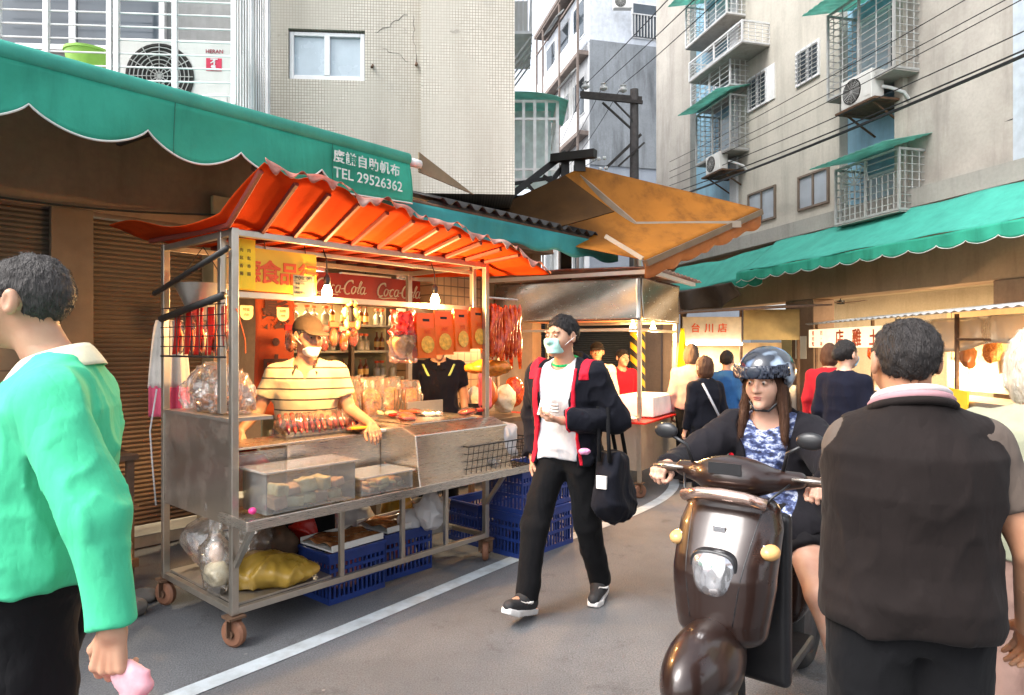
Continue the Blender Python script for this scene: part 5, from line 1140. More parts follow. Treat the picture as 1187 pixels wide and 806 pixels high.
# bags below
solo('plastic_sack', lump(C1(.32, .22, .28), (.3, .17, .09), 5, .03, 9, .012, flat=.213), m_yellowbag, 'crumpled yellow translucent sack on the lower tray of the cart', 'sack', smooth=True)
t = thing('goods_bag', 'knotted clear bag with pink and white goods hanging off the left lower rail', 'bag', C1(.06, .3, .215), UA)
lump((0, 0, .14), (.08, .12, .16), 3, .025, 12, .01, neck=(0, .02, .3)).build('clear_bag', m_bag, t, smooth=True); lump((0, 0, .09), (.06, .09, .08), 6, .015, 14, .01).build('white_goods', m_tofu, t, smooth=True); lump((.01, .02, .2), (.045, .06, .06), 7, .01, 14, .01).build('pink_goods', mat('pinkish food', (.62, .42, .3), .5), t, smooth=True)
solo('white_bag', lump(C1(1.5, .15, .42), (.1, .09, .14), 8, .03, 11, .01), m_whitebag, 'dirty white plastic bag hanging under the right half of the cart', 'bag', smooth=True)
solo('white_bag', lump(C1(1.42, .28, .34), (.09, .07, .08), 9, .02, 13, .01), m_whitebag, 'small cream bag lying behind the hanging white bag under the cart', 'bag', smooth=True)
t = thing('cooking_pot', 'dark steel pot on the rail under the right end of the cart', 'pot', C1(1.72, .4, .2), UA); MB().lathe([(.001, 0), (.13, 0), (.14, .2), (.15, .21), (.13, .21), (.12, .01), (.001, .01)], n=28).build('body', m_steel_dull, t, smooth=40)
for s_ in (1, -1): MB().tube([(s_ * .14, -.05, .17), (s_ * .18, 0, .18), (s_ * .14, .05, .17)], .007, 6).build('handle', m_steel_dull, t)
solo('white_bag', lump(C1(1.98, -.08, .86), (.11, .09, .15), 11, .03, 10, .01), m_whitebag, 'bunched white plastic bag standing in the wire basket', 'bag', smooth=True)
solo('grey_bag', lump(C1(1.75, -.08, .75), (.14, .08, .05), 12, .02, 14, .01), m_bag, 'clear crinkled bag lying low in the wire basket', 'bag', smooth=True)
solo('clear_sack', lump(C1(.3, .66, .36), (.26, .14, .17), 13, .04, 9, .013, flat=.2), m_bag, 'clear sack of pale goods on the lower tray at the back left of the cart', 'sack', smooth=True)
solo('cardboard_box', MB().box((1.0, .7, .2), (1.45, .86, .44), C1M), mat('worn cardboard', (.22, .13, .07), .8, dirt=(.1, .05, .02)), 'worn cardboard box on the back rail under the cart', 'box', bevel=.006)
# left behind the cart: trestle table with bags, stool, stones
tt = thing('trestle_table', 'old brown timber trestle behind the left end of the cart', 'table', C1(-.55, 1.1, 0), UA)
MB().box((0, 0, .86), (.5, .45, .89)).build('table_top', m_wood, tt)
for x, y in ((.02, .02), (.44, .02), (.02, .4), (.44, .4)): MB().box((x, y, .0), (x + .04, y + .04, .858)).build('leg', m_wood, tt)
MB().box((.0, .0, .56), (.5, .45, .58)).build('lower_board', m_wood, tt); MB().box((0, 0, .2), (.5, .03, .25)).build('stretcher', m_wood, tt)
t = thing('snack_bag', 'clear bag of golden snacks with red print on the trestle', 'bag', C1(-.3, 1.3, .891), UA); lump((0, 0, .12), (.14, .1, .13), 14, .025, 12, .011, flat=.002).build('clear_bag', m_bag, t, smooth=True); lump((0, 0, .09), (.1, .08, .08), 15, .012, 16, .011, flat=.004).build('snacks', mat('golden snacks', (.6, .32, .1), .5, 0, .4, 26, .4, 50), t, smooth=True); MB().box((-.07, -.112, .1), (.06, -.108, .13)).build('print', m_redplastic, t)
solo('steel_tray', MB().box((-.54, 1.12, .582), (-.1, 1.5, .64), C1M), m_steel_dull, 'dull steel tray on the lower board of the trestle', 'tray', bevel=.01)
solo('red_sack', lump(C1(-.4, 1.2, .7), (.14, .12, .07), 16, .02, 12, .012), mat('dark pink sack', (.3, .06, .07), .5, 0, .3), 'dark pink sack on the lower board of the trestle', 'sack', smooth=True)
solo('white_sack', lump(C1(-.25, 1.1, .3), (.16, .12, .22), 17, .03, 9, .013, flat=.0), mat('cream sack', (.5, .38, .25), .6, 0, .3, translucent=.1), 'slumped cream sack leaning against the trestle stretcher', 'sack', smooth=True)
for i, (x, y, r_) in enumerate(((-.2, .88, .1), (-.05, 1.02, .08))): solo('stone', lump(C1(x, y, r_ * .4), (r_, r_ * .8, r_ * .5), 20 + i, .03, 9, .012, flat=.0), mat('dark grimy stone', (.13, .115, .1), .9, 0, .3, 8, .5, 30), ['grey stone block on the road nearest the back-left castor', 'smallest grey stone between the trestle and the cart'][i], 'stone', smooth=True)
solo('cable', MB().tube([C1(-.02, .91, 1.3), C1(-.05, .93, 1.05), C1(-.03, .95, .85), C1(-.02, .92, .6)], .005, 6), m_whitebag, 'pale cord looping down the back-left post of the cart', 'cord', smooth=True)
solo('cloth_bundle', lump(C1(-1.15, 1.4, 1.42), (.14, .1, .1), 21, .02, 12, .013), cloth('deep red cloth', (.35, .01, .02)), 'bundle of deep red cloth hanging by the shutter at the left edge', 'cloth', smooth=True)
# goods right of the cart, between the carts
t = thing('goods_table', 'low table of bagged goods between the two carts', 'table', C1(2.5, .75, 0), UA); MB().box((0, 0, .86), (.9, .6, .9)).build('table_top', m_wood, t)
for x, y in ((.02, .02), (.84, .02), (.02, .54), (.84, .54)): MB().box((x, y, 0), (x + .04, y + .04, .859)).build('leg', m_wood, t)
solo('black_bucket', MB().lathe([(.001, 0), (.09, 0), (.12, .16), (.125, .16), (.1, .01), (.001, .01)], tuple(C1(2.62, .85, .901)), n=24), m_blackplastic, 'black plastic bucket on the low table between the carts', 'bucket', smooth=40)
m = MB()
for k in range(7): a = random.uniform(-.1, .1); m.add(*(lambda q_: (q_.v, q_.f))(MB().sheet(lambda s_, b, a=a, k=k: C1(2.5 + .02 * k + a * .3 + .07 * s_, .6 + .03 * k, 1.05 + .26 * b + .02 * math.sin(s_ * 6 + k)), 6, 10, .004)))
solo('pink_bags', m, m_pinkbag, 'hanging bunch of pink plastic bags below the cured meat', 'bags', smooth=True)
for i in range(4): solo('cured_bag', lump(C1(2.75 + .2 * i, .95 + .05 * (i % 2), 1.05 + .06 * (i % 2)), (.1, .09, .14), 30 + i, .02, 13, .012), [m_tofu, m_orangebag, m_tofu, m_cured][i], ['pale bag of goods nearest the black bucket', 'orange bag standing second from the black bucket', 'cream bag standing third from the black bucket', 'red cured meat bag nearest the second cart'][i] + ' on the low table', 'bag', smooth=True)
for i in range(3): solo('meat_strip', MB().tube([C1(2.85 + .12 * i, .7, 1.75), C1(2.86 + .12 * i, .72, 1.55), C1(2.85 + .12 * i, .7, 1.35)], [.012, .03, .012], 9), m_cured, ['left', 'middle', 'right'][i] + ' hanging red meat strip behind the walking man', 'cured meat', 'red meat strips behind the walking man', smooth=True)

# ---------------------------------------------------------------- the second cart
B2 = Vector((1.32, 6.9, 0)); A2 = math.atan2(.5, -.866)         # local x: along the end face to the left, local y = back-left?
k2 = thing('food_cart', 'second food cart with a dented stainless hood and white box, down the street', 'food cart', tuple(B2), R(60))
# local x along the street side (.5,.866), local y to the left (-.866,.5)
LX, LY, HZ0, HZ1 = 1.3, 1.75, 1.83, 2.28
hm = steel('dented hood steel', (.5, .47, .43), .2, (1, 1, 3), (.2, .16, .12), .15)
def hood(fn): return MB().sheet(fn, 40, 16, .004)
dn = lambda s, z: .012 * math.sin(s * 3.1 + z * 2 + 1) * math.sin(z * 4 + s * 1.7)
hood(lambda a, b: (-.02 + dn(LY * a, b), LY * a, HZ0 + (HZ1 - HZ0) * b)).build('hood_panel', hm, k2, smooth=True)
hood(lambda a, b: (LX * a, -.02 - dn(LX * a + 2, b), HZ0 + (HZ1 - HZ0) * (1 - b))).build('hood_panel', hm, k2, smooth=True)
MB().box((LX, .0, HZ0), (LX + .01, LY, HZ1)).build('hood_back_panel', m_steel_dull, k2)
for x, y in ((0, 0), (LX - .04, 0), (0, LY - .04), (LX - .04, LY - .04)): post((x, y, .15), (x + .04, y + .04, HZ1), 'post', k2)
MB().sheet(lambda a, b: (-.18 + (LX + .45) * a, -.22 + (LY + .3) * b, HZ1 + .1 + .01 * math.sin(a * 75) - .06 * abs(b - .5)), 160, 6, .01).build('roof_sheet', mat('battered red and tin roof', (.42, .36, .34), .45, .4, .3, 9, .2, 30, dirt=(.3, .03, .03), da=.9, ds=3), k2, smooth=True)
m = MB(); m.bar((-.12, -.14, HZ1 + .03), (LX + .2, -.14, HZ1 + .03), .05, .04); m.bar((-.12, -.1, HZ1 + .03), (-.12, LY, HZ1 + .03), .05, .04); m.build('roof_edge', m_alu, k2)
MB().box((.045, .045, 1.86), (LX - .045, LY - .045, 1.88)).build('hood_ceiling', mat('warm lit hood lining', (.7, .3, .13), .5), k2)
post((.041, .002, 1.72), (LX - .041, .03, 1.75), 'rail', k2); post((.002, .041, 1.72), (.03, LY - .041, 1.75), 'rail', k2)
m = MB(); m.box((.0, .041, .28), (.012, LY, .76)); m.box((.041, .0, .28), (LX - .041, .012, .76)); m.box((.013, .042, .74), (LX, LY, .755)); m.build('counter_panels', m_steel_dull, k2)
m = MB(); m.box((-.1, -.08, .77), (LX - .05, .35, .79)); m.box((-.1, .36, .77), (.3, LY, .79)); m.build('red_counter_edge', m_redplastic, k2)
for x, y in ((.02, .02), (LX - .02, .02), (.02, LY - .02)): castor(k2, x, y, yaw=.8)
solo('foam_box', MB().box((.35, -.02, .8), (1.15, .42, 1.02), MAT[k2]), mat('white foam', (.8, .79, .76), .8), 'long white foam box on the counter of the second cart', 'box', bevel=.012)
for i in range(5): solo('packaged_meat', lump(tuple(MAT[k2] @ Vector((-.02 + .0 * i, .1 + .2 * i, .82))), (.07, .08, .025), 40 + i, .006, 20, .009), m_cured if i % 2 else m_tofu, ['red packet of meat at the front corner of the second cart counter', 'pale packet next to the corner packet on the second cart', 'red packet in the middle of the second cart counter', 'pale packet left of the middle on the second cart', 'red packet at the far left of the second cart counter'][i], 'packet', smooth=True)
for i, (x, y) in enumerate(((.1, .12), (.7, .1), (.25, 1.0))):
    t = thing('light_bulb', ['bare glowing bulb by the front post of the second cart', 'bare glowing bulb under the middle of the second cart hood', 'bare glowing bulb at the left end of the second cart'][i], 'bulb', tuple(MAT[k2] @ Vector((x, y, 1.76))))
    MB().lathe([(.001, -.035), (.02, -.03), (.031, -.01), (.031, .008), (.02, .035), (.014, .05), (.014, .09)], n=16).build('glass', m_bulb, t, smooth=True)
    l = bpy.data.lights.new('bulb_light', 'POINT'); l.energy = 40; l.color = (1, .6, .25); l.shadow_soft_size = .04; lo = bpy.data.objects.new('bulb_light', l); COL.objects.link(lo); lo.parent = t; lo.location = (0, 0, -.07)
yc = thing('cloth', 'bright yellow cloth hanging from the far post of the second cart', 'cloth', tuple(MAT[k2] @ Vector((LX + .02, -.06, 1.0))), R(10))
MB().sheet(lambda a, b: ((-.09 + .18 * a) * (1 - .75 * b), .03 * math.sin(a * 8) * (1 - b), .1 * (1 - b) * abs(a - .4) + .78 * b), 16, 24, .006).build('fabric', cloth('bright yellow fabric', (.85, .6, .01)), yc, smooth=True)
sp_ = thing('striped_post', 'yellow and black hazard striped post behind the second cart', 'post', (1.66, 8.9, 0))
n = N('hazard stripe'); s = n.n('SeparateXYZ', {0: n.co}); k = n.math('FRACT', n.math('DIVIDE', n.math('ADD', s.outputs[2], s.outputs[0]), .17)); n.set(Base_Color=n.mix(n.math('LESS_THAN', k, .5), (.75, .48, .02), (.02, .02, .02)), Roughness=.6)
MB().tube([(0, 0, 0), (0, 0, 1.75)], .1, 20).build('post', n.m, sp_, smooth=40); MB().tube([(0, 0, 1.75), (0, 0, 3.2)], .05, 12).build('upper_pipe', m_steel_post, sp_, smooth=40)
# ---------------------------------------------------------------- people
m_skin = skin('skin', (.5, .29, .19)); m_skin_tan = skin('tanned skin', (.46, .25, .15)); m_skin_pale = skin('pale skin', (.6, .37, .27))
m_hair_black = hairm('black hair', (.012, .01, .01)); m_hair_grey = hairm('greying hair', (.05, .045, .043), .7); m_hair_white = hairm('white blonde hair', (.62, .56, .46), .3); m_hair_brown = hairm('brown hair', (.06, .025, .012))
m_eye = mat('eye', (.03, .02, .015), .15, bump=0); m_eyew = mat('eye white', (.42, .38, .34), .2, bump=0)
m_mask = mat('pale green face mask', (.35, .62, .55), .8, 0, .1, 30, .3, 160); m_maskw = mat('white face mask', (.75, .74, .71), .8, 0, .06, 30, .3, 160); m_maskb = mat('pale blue face mask', (.4, .62, .75), .8)
def rotm(yaw, pitch=0, roll=0): return np.array(Euler((pitch, roll, yaw)).to_matrix())
def head_sdf(p, hs=1.0, ears=True):
    """head-local: face towards -y, centre at eye height"""
    p = p / hs; ax = np.abs(p[:, 0]); q = np.stack([ax, p[:, 1], p[:, 2]], 1)
    d = elld(p, (0, .018, .025), (.076, .096, .09)); d = smin(d, elld(p, (0, -.03, -.048), (.056, .06, .072)), .035); d = smin(d, elld(q, (.036, -.05, -.03), (.028, .034, .034)), .025)
    d = smin(d, elld(p, (0, -.078, -.1), (.02, .016, .016)), .03)
    d = smin(d, elld(q, (.026, -.08, .026), (.03, .014, .009)), .015)
    d = smax(d, -elld(q, (.032, -.1, .003), (.021, .018, .013)), .012)
    d = smin(d, capd(p, (0, -.085, .008), (0, -.105, -.028), .007, .0125), .012); d = smin(d, elld(q, (.011, -.093, -.031), (.009, .01, .008)), .008)
    d = smin(d, elld(p, (0, -.087, -.058), (.022, .008, .0055)), .005); d = smin(d, elld(p, (0, -.085, -.068), (.019, .008, .006)), .005)
    d = smax(d, -elld(p, (0, -.097, -.063), (.022, .008, .0015)), .003)
    d = smin(d, elld(q, (.032, -.081, .003), (.0145, .012, .011)), .003)
    if ears: d = smin(d, smax(elld(q, (.08, .012, -.004), (.012, .02, .033)), -elld(q, (.09, .004, -.002), (.007, .011, .02)), .004), .006)
    return d * hs
def torso_fn(J, girth=(1, 1), belly=0, belly_t=.32):
    p0, p1 = A(J['pelvis']), A(J['neck']); up = p1 - p0; Ln = np.linalg.norm(up); up /= Ln
    sd = A(J['shoL']) - A(J['shoR']); sd -= up * (sd @ up); sd /= np.linalg.norm(sd); fr = np.cross(up, sd) ; k = Ln / .49
    if J.get('_flip'): fr = -fr
    T = [-.16, -.02, .1, .25, .42, .62, .82, .94, 1.04]; W = [.1, .165, .168, .152, .148, .165, .175, .12, .055]; Dp = [.07, .1, .108, .1, .1, .112, .1, .075, .05]
    def f(p, infl=0.0):
        r = p - p0; t = r @ up / Ln; x = r @ sd; y = r @ fr                     # y > 0 at the back
        w_ = np.interp(t, T, W) * girth[0] * k + infl; d_ = np.interp(t, T, Dp) * girth[1] * k + infl
        if belly: b = belly * np.exp(-((t - belly_t) / .26) ** 2); y = y + b * .5; d_ = d_ + b * .5; w_ = w_ + b * .3
        e = ((np.abs(x) / w_) ** 2.3 + (np.abs(y) / d_) ** 2.3) ** (1 / 2.3)
        d = (e - 1) * np.minimum(w_, d_); return np.maximum(d, np.maximum(t - 1.05, -.17 - t) * Ln), t, x, y
    f.L = Ln; return f
def hand_sdf(wr, dr, pn, curl=.5, side=1, sc=1.0, spread=.1):
    """wr wrist, dr direction of the fingers, pn palm normal; side +1 puts the thumb on cross(dr,pn)"""
    wr, dr, pn = A(wr), A(dr), A(pn); dr = dr / np.linalg.norm(dr); pn = pn - dr * (pn @ dr); pn /= np.linalg.norm(pn); th = np.cross(dr, pn) * side
    caps = []
    offs = [.03, .01, -.01, -.028]; lens = [.068, .076, .07, .055]
    for i in range(4):
        k = wr + (dr * (.085 - .004 * abs(i - 1)) + th * offs[i]) * sc
        caps.append((wr + (dr * .012 + th * offs[i] * .55) * sc, k, .014 * sc, .012 * sc))
        a = curl * (.9 + .1 * i) if not isinstance(curl, (list, tuple)) else curl[i]; ang = a * .7; pos = k; fo_ = th * spread * (1.5 - i) * .3
        for j, (fl, rr) in enumerate(((.45, .0098), (.3, .0088), (.25, .0076))):
            d = dr * math.cos(ang) + pn * math.sin(ang) + fo_; d = d / np.linalg.norm(d); nx = pos + d * lens[i] * fl * sc
            caps.append((pos, nx, rr * sc, rr * .9 * sc)); pos = nx; ang += a * .75
    b = wr + (dr * .022 + th * .024 + pn * .006) * sc; c = b + (dr * .034 + th * .026 + pn * .012) * sc; e = c + (dr * (.034 - .01 * 1) + th * .004 + pn * .014) * sc; g = e + (dr * .024 + th * -.004 + pn * .008) * sc
    thumb = [(b, c, .0145 * sc, .0115 * sc), (c, e, .0115 * sc, .0098 * sc), (e, g, .0098 * sc, .008 * sc)]
    def f(p):
        d = None
        for q in caps: v = capd(p, *q); d = v if d is None else smin(d, v, .006)
        for q in thumb: d = smin(d, capd(p, *q), .008)
        return d
    tips = wr + (dr * .19) * sc
    return f, np.minimum(wr, tips) - .13 * sc, np.maximum(wr, tips) + .13 * sc
def joints(H, **ov):
    s = H / 1.7
    J = dict(pelvis=(0, .0, .93), hipL=(.09, 0, .9), hipR=(-.09, 0, .9), kneeL=(.1, -.015, .49), kneeR=(-.1, -.015, .49), ankL=(.1, .02, .09), ankR=(-.1, .02, .09), toeL=(.115, -.13, .04), toeR=(-.115, -.13, .04),
             neck=(0, .01, 1.42), head=(0, -.025, 1.585), shoL=(.172, .01, 1.355), shoR=(-.172, .01, 1.355), elbL=(.225, .03, 1.1), elbR=(-.225, .03, 1.1), wrL=(.235, -.05, .86), wrR=(-.235, -.05, .86))
    J = {k: tuple(c * s for c in v) for k, v in J.items()}; J.update(ov); return J
def person(label, loc, rz, H, J, skinm, hair=None, hair_style='short', shirt=None, pants=None, yaw=0, pitch=0, girth=(1, 1), belly=0, belly_t=.32, group=None, h=.009, hands=True, handspec=None, shoes=None, mask=None, glasses=False, sleeve='long', collar=None, hem=-.02, barelegs=False, hs=1.0, fold=.008, shirt_name='shirt', neckcut=.97, shorts=None, infl=.014, face=True, limb=1.0, vneck=0, cgap=.16, cdz=0):
    """local frame: facing -y, own left at +x; every child is clothing, hair or worn"""
    root = thing('person', label, 'person', loc, rz, group); s = H / 1.7; Rm = rotm(yaw, pitch); hc = A(J['head'])
    tf = torso_fn(J, girth, belly, belly_t); g = limb
    arms = {sd: [(J['sho' + sd], J['elb' + sd], .05 * s * g, .04 * s * g), (J['elb' + sd], J['wr' + sd], .041 * s * g, .026 * s * g)] for sd in 'LR'}
    legs = {sd: [(J['hip' + sd], J['knee' + sd], .083 * s * g, .054 * s * g), (J['knee' + sd], J['ank' + sd], .055 * s * g, .036 * s * g)] for sd in 'LR'}
    def bodyf(p):
        d = tf(p, -.006)[0]
        for sd in 'LR':
            d = smin(d, smin(capd(p, *arms[sd][0]), capd(p, *arms[sd][1]), .01), .035); d = smin(d, smin(capd(p, *legs[sd][0]), capd(p, *legs[sd][1]), .02), .02)
            k_, a_ = A(J['knee' + sd]), A(J['ank' + sd]); d = smin(d, elld(p, k_ * .68 + a_ * .32 + A((0, .015 * s, 0)), A((.046, .05, .1)) * s), .03)
            d = smin(d, capd(p, J['ank' + sd], J['toe' + sd], .034 * s, .024 * s), .02)
        for sd in 'LR': d = smin(d, capd(p, A(J['neck']) + A((0, .015, -.01)), J['sho' + sd], .045 * s, .042 * s), .03)
        d = smin(d, capd(p, A(J['neck']) - A((0, 0, .03)), hc + Rm @ A((0, .02, -.06)), .056 * s * g ** .5, .052 * s * g ** .5), .03); return d
    allp = np.array([v for v in J.values() if isinstance(v, tuple)]); lo, hi = allp.min(0) - .25 * s, allp.max(0) + .22 * s; lo[2] = max(lo[2], -.02)
    mb = MB(); mb.add(*nets(bodyf, lo, hi, max(h * 1.3, .011)))
    hh = hs * s ** .5
    hf = lambda p: smin(head_sdf((p - hc) @ Rm, hh), capd(p, A(J['neck']) - A((0, 0, .03)), hc + Rm @ A((0, .02, -.06)), .056 * s * g ** .5, .052 * s * g ** .5), .02)
    mb.add(*nets(hf, hc - .17, hc + .17, max(.0045, h * .6)))
    if hands:
        for sd in 'LR':
            sp = (handspec or {}).get(sd, {}); w_, e_ = A(J['wr' + sd]), A(J['elb' + sd]); dr = A(sp.get('dir', w_ - e_)); pn = A(sp.get('palm', (-.9 if sd == 'L' else .9, 0.2, 0)))
            f, l0, h0 = hand_sdf(w_, dr, pn, sp.get('curl', .5), 1 if sd == 'R' else -1, s * 1.0); fa = arms[sd][1]
            dn_ = dr / np.linalg.norm(dr); mb.add(*nets(lambda p: smin(f(p), np.maximum(capd(p, fa[0], fa[1], fa[2], fa[3]), -0.16 + np.linalg.norm(p - w_, axis=1)), .015), np.minimum(l0, w_ - .17), np.maximum(h0, w_ + .17), max(.0045, h * .55)))
    mb.build('body', skinm, root, smooth=True)
    if face:
        for sx in (1, -1):
            c = hc + Rm @ (A((.0315 * sx, -.0795, .0035)) * hh)
            e_ = MB(); e_.lathe([(.0001, .0128 * hh), (.004 * hh, .0122 * hh), (.0075 * hh, .0105 * hh), (.0105 * hh, .007 * hh)], tuple(c), tuple(Rm @ A((0, -1, 0))), 16); e_.build('eye', m_eyew, root, smooth=True)
            e_ = MB(); e_.lathe([(.0001, .0134 * hh), (.0035 * hh, .013 * hh), (.0056 * hh, .0118 * hh)], tuple(c), tuple(Rm @ A((0, -1, 0))), 14); e_.build('iris', m_eye, root, smooth=True)
            b_ = MB().tube([hc + Rm @ (A((sx * x, y, z)) * hh) for x, y, z in ((.013, -.094, .022), (.03, -.0935, .0285), (.05, -.08, .024))], [.0012 * hh, .0026 * hh, .001 * hh], 7); b_.build('eyebrow', hair or m_hair_black, root, smooth=True)
    if face and not mask and h < .0105: sdfmesh(lambda p: np.maximum(head_sdf((p - hc) @ Rm / hh) - .0012, np.minimum(elld((p - hc) @ Rm / hh, (0, -.092, -.0585), (.021, .014, .0045)), elld((p - hc) @ Rm / hh, (0, -.092, -.068), (.018, .014, .0052)))) * hh, hc + Rm @ (A((0, -.09, -.063)) * hh) - .035, hc + Rm @ (A((0, -.09, -.063)) * hh) + .035, .0022).build('lips', m_lip, root, smooth=True)
    if hair:
        def hairf(p):
            q = (p - hc) @ Rm / hh; q = q + A((0, 0, 1)) * (.01 * (vn(q, 45, 3) - .5) + .008 * (vn(q * A((1, 1, .3)), 120, 6) - .5))[:, None]; sh_ = .003 if hair_style in ('crop', 'balding') else 0; d = elld(q, (0, .02, .03 - sh_ * .5), (.084 - sh_, .104 - sh_, .098 - sh_)) + .007 * (vn(q, 60, 2) - .5) + .006 * (vn(q * A((1, 1, .4)), 140, 4) - .5)
            if hair_style in ('short', 'crop', 'balding'):
                lim = q[:, 2] + q[:, 1] * 1.05 - .015 + .03 * np.clip(q[:, 1] - .05, 0, 1) ; d = smax(d, -(q[:, 2] + np.where(q[:, 1] < .02, q[:, 1] * .95 + .01, q[:, 1] * 1.2)), .012)
                d = smax(d, -elld(np.stack([abs(q[:, 0]), q[:, 1], q[:, 2]], 1), (.085, .012, -.01), (.03, .026, .034)), .01)
                if hair_style == 'balding': d = smax(d, -elld(q, (0, .0, .135), (.045, .06, .03)), .02)
            elif hair_style == 'bob':
                d = smin(d, elld(q, (0, .035, -.04), (.09, .085, .1)), .03) + .01 * (vn(q * A((1, 1, .3)), 70, 5) - .5); d = smax(d, -elld(q, (0, -.09, -.03), (.062, .075, .09)), .015); d = smax(d, -.13 - q[:, 2], .02)
            elif hair_style == 'long':
                d = smin(d, elld(q, (0, .05, -.11), (.085, .06, .19)), .04) + .012 * (vn(q * A((1, 1, .25)), 60, 5) - .5); qa = np.stack([abs(q[:, 0]), q[:, 1], q[:, 2]], 1); d = smin(d, capd(qa, (.078, -.01, -.02), (.1, -.06, -.24), .024, .016), .02) + .01 * (vn(q * A((1, 1, .2)), 70, 8) - .5); d = smax(d, -elld(q, (0, -.09, -.04), (.066, .085, .13)), .015); d = smax(d, -elld(q, (0, -.06, -.17), (.07, .09, .13)), .015)
            elif hair_style == 'bun':
                d = smax(d, -elld(q, (0, -.09, -.05), (.07, .085, .1)), .015); d = smax(d, -(q[:, 2] + .075 + q[:, 1] * .3), .02); d = smin(d, elld(q, (0, .115, -.0), (.045, .045, .05)), .02)
            return d * hh
        hv, hf_ = nets(hairf, hc - .36 * hh * (hair_style == 'long') - .17, hc + .18, max(.005, h * .6)); hm0 = MB().add(hv, hf_)
        if h < .0105 and len(hv):                                       # loose strands over the mass
            rs = np.random.RandomState(5); k_ = rs.randint(0, len(hv), 5200 if hair_style != 'long' else 8000); b_ = hv[k_] + rs.uniform(-.002, .002, (len(k_), 3)); e_ = .002
            nn = np.stack([hairf(b_ + A(v) * e_) - hairf(b_ - A(v) * e_) for v in ((1, 0, 0), (0, 1, 0), (0, 0, 1))], 1); nn /= np.linalg.norm(nn, axis=1)[:, None] + 1e-9
            fl_ = (b_ - (hc + Rm @ (A((.015, .035, .13)) * hh))) + rs.normal(0, .02, (len(k_), 3)) + (A((0, 0, -.15)) if hair_style in ('long', 'bob') else 0); fl_ -= nn * (fl_ * nn).sum(1)[:, None]; fl_ /= np.linalg.norm(fl_, axis=1)[:, None] + 1e-9
            sd_ = np.cross(nn, fl_); ln_ = rs.uniform(.012, .026, (len(k_), 1)) * (1.9 if hair_style == 'long' else .5 if hair_style in ('crop', 'balding') else .8); wd_ = rs.uniform(.0006, .0013, (len(k_), 1))
            V_ = np.stack([b_ + sd_ * wd_, b_ - sd_ * wd_, b_ + fl_ * ln_ + nn * rs.uniform(.0, .0028, (len(k_), 1))], 1).reshape(-1, 3); hm0.add(V_, [(3 * i, 3 * i + 1, 3 * i + 2) for i in range(len(k_))])
        hm0.build('hair', hair, root, smooth=True)
    if mask:
        def maskf(p):
            q = (p - hc) @ Rm / hh; d = head_sdf(q, 1, False) - .007; d = abs(d) - .003; cz = -.055 if mask[1] == 'up' else -.088
            return np.maximum(d, rbox(q, (0, -.09, cz), (.058, .062, .044 if mask[1] == 'up' else .034), .02)) * hh
        mk = sdfmesh(maskf, hc - .17, hc + .14, .004).build('face_mask', mask[0], root, smooth=True)
        for sx in (1, -1): MB().tube([hc + Rm @ (A((sx * .056, -.05, -.06)) * hh), hc + Rm @ (A((sx * .083, -.01, -.02)) * hh), hc + Rm @ (A((sx * .088, .03, .005)) * hh)], .0018, 5).build('ear_loop', m_maskw, mk)
    # ----- shirt
    def shirtf(infl=infl, sleeve=sleeve, hem=hem, fold=fold, seed=1, neckcut=neckcut, open_=None, vneck=0):
        sl = {'long': 9.0, 'short': .62, 'none': -1, 'elbow': .95}[sleeve]
        def f(p):
            d, t, x, y = tf(p, infl); 
            d = smin(d, capd(p, J['shoL'], J['shoR'], .042 * s * g + infl * .6, .042 * s * g + infl * .6), .05)
            for sd in 'LR': d = smin(d, capd(p, A(J['neck']) + A((.02 if sd == 'L' else -.02, .015, -.015)), J['sho' + sd], .044 * s + infl * .8, .044 * s + infl * .7), .03)
            if hem < .1:
                for sd in 'LR':
                    a, b = A(J['hip' + sd]), A(J['knee' + sd]); d = smin(d, capd(p, a, a + (b - a) * .3, .085 * s * g + infl, .09 * s * g + infl), .04)
            d = smax(d, (hem - t - .012 * np.sin(x * 25)) * tf.L, .008); nk = A(J['neck']); d = smax(d, -capd(p, nk + A((0, -.03, -.0)) * s, hc + A((0, .03, .03)), (.062 + (.99 - neckcut) * .4) * s * g ** .5, .085 * s * g ** .5), .008)
            if vneck: d = smax(d, -(np.maximum(np.abs(x) - (t - vneck) * .22, np.maximum(y - .0, vneck - t))), .006)
            if sleeve != 'none':
                for sd in 'LR':
                    e = []
                    a, b = A(J['sho' + sd]), A(J['elb' + sd]); c = A(J['wr' + sd]); u_ = (b - a) / np.linalg.norm(b - a)
                    up_ = capd(p, a, b, .05 * s * g + infl, .043 * s * g + infl * 1.2)
                    if sl < 5: up_ = smax(up_, (p - a) @ u_ - np.linalg.norm(b - a) * sl, .006)
                    d = smin(d, up_, .03)
                    if sl > 5:
                        v_ = (c - b) / np.linalg.norm(c - b); lo_ = capd(p, b, c, .042 * s * g + infl, .031 * s * g + infl * .8); lo_ = smax(lo_, (p - c) @ v_ + .012, .006); d = smin(d, lo_, .012)
            else:
                for sd in 'LR': d = smax(d, -(capd(p, A(J['sho' + sd]) + A(((.055 if sd == 'L' else -.055) * s, 0, .02)), A(J['elb' + sd]), .062 * s, .06 * s)), .015)
            d = af(d, p, fold, seed, 7.5)
            if open_: d = smax(d, np.minimum(open_(p, t, x, y), 1), .008)
            return d
        return f
    S_ = dict(root=root, tf=tf, shirtf=shirtf, lo=lo, hi=hi, h=h, J=J, hc=hc, Rm=Rm, s=s, hh=hh, arms=arms)
    if shirt is not None: sdfmesh(shirtf(vneck=vneck), lo, hi, h).build(shirt_name, shirt, root, smooth=True)
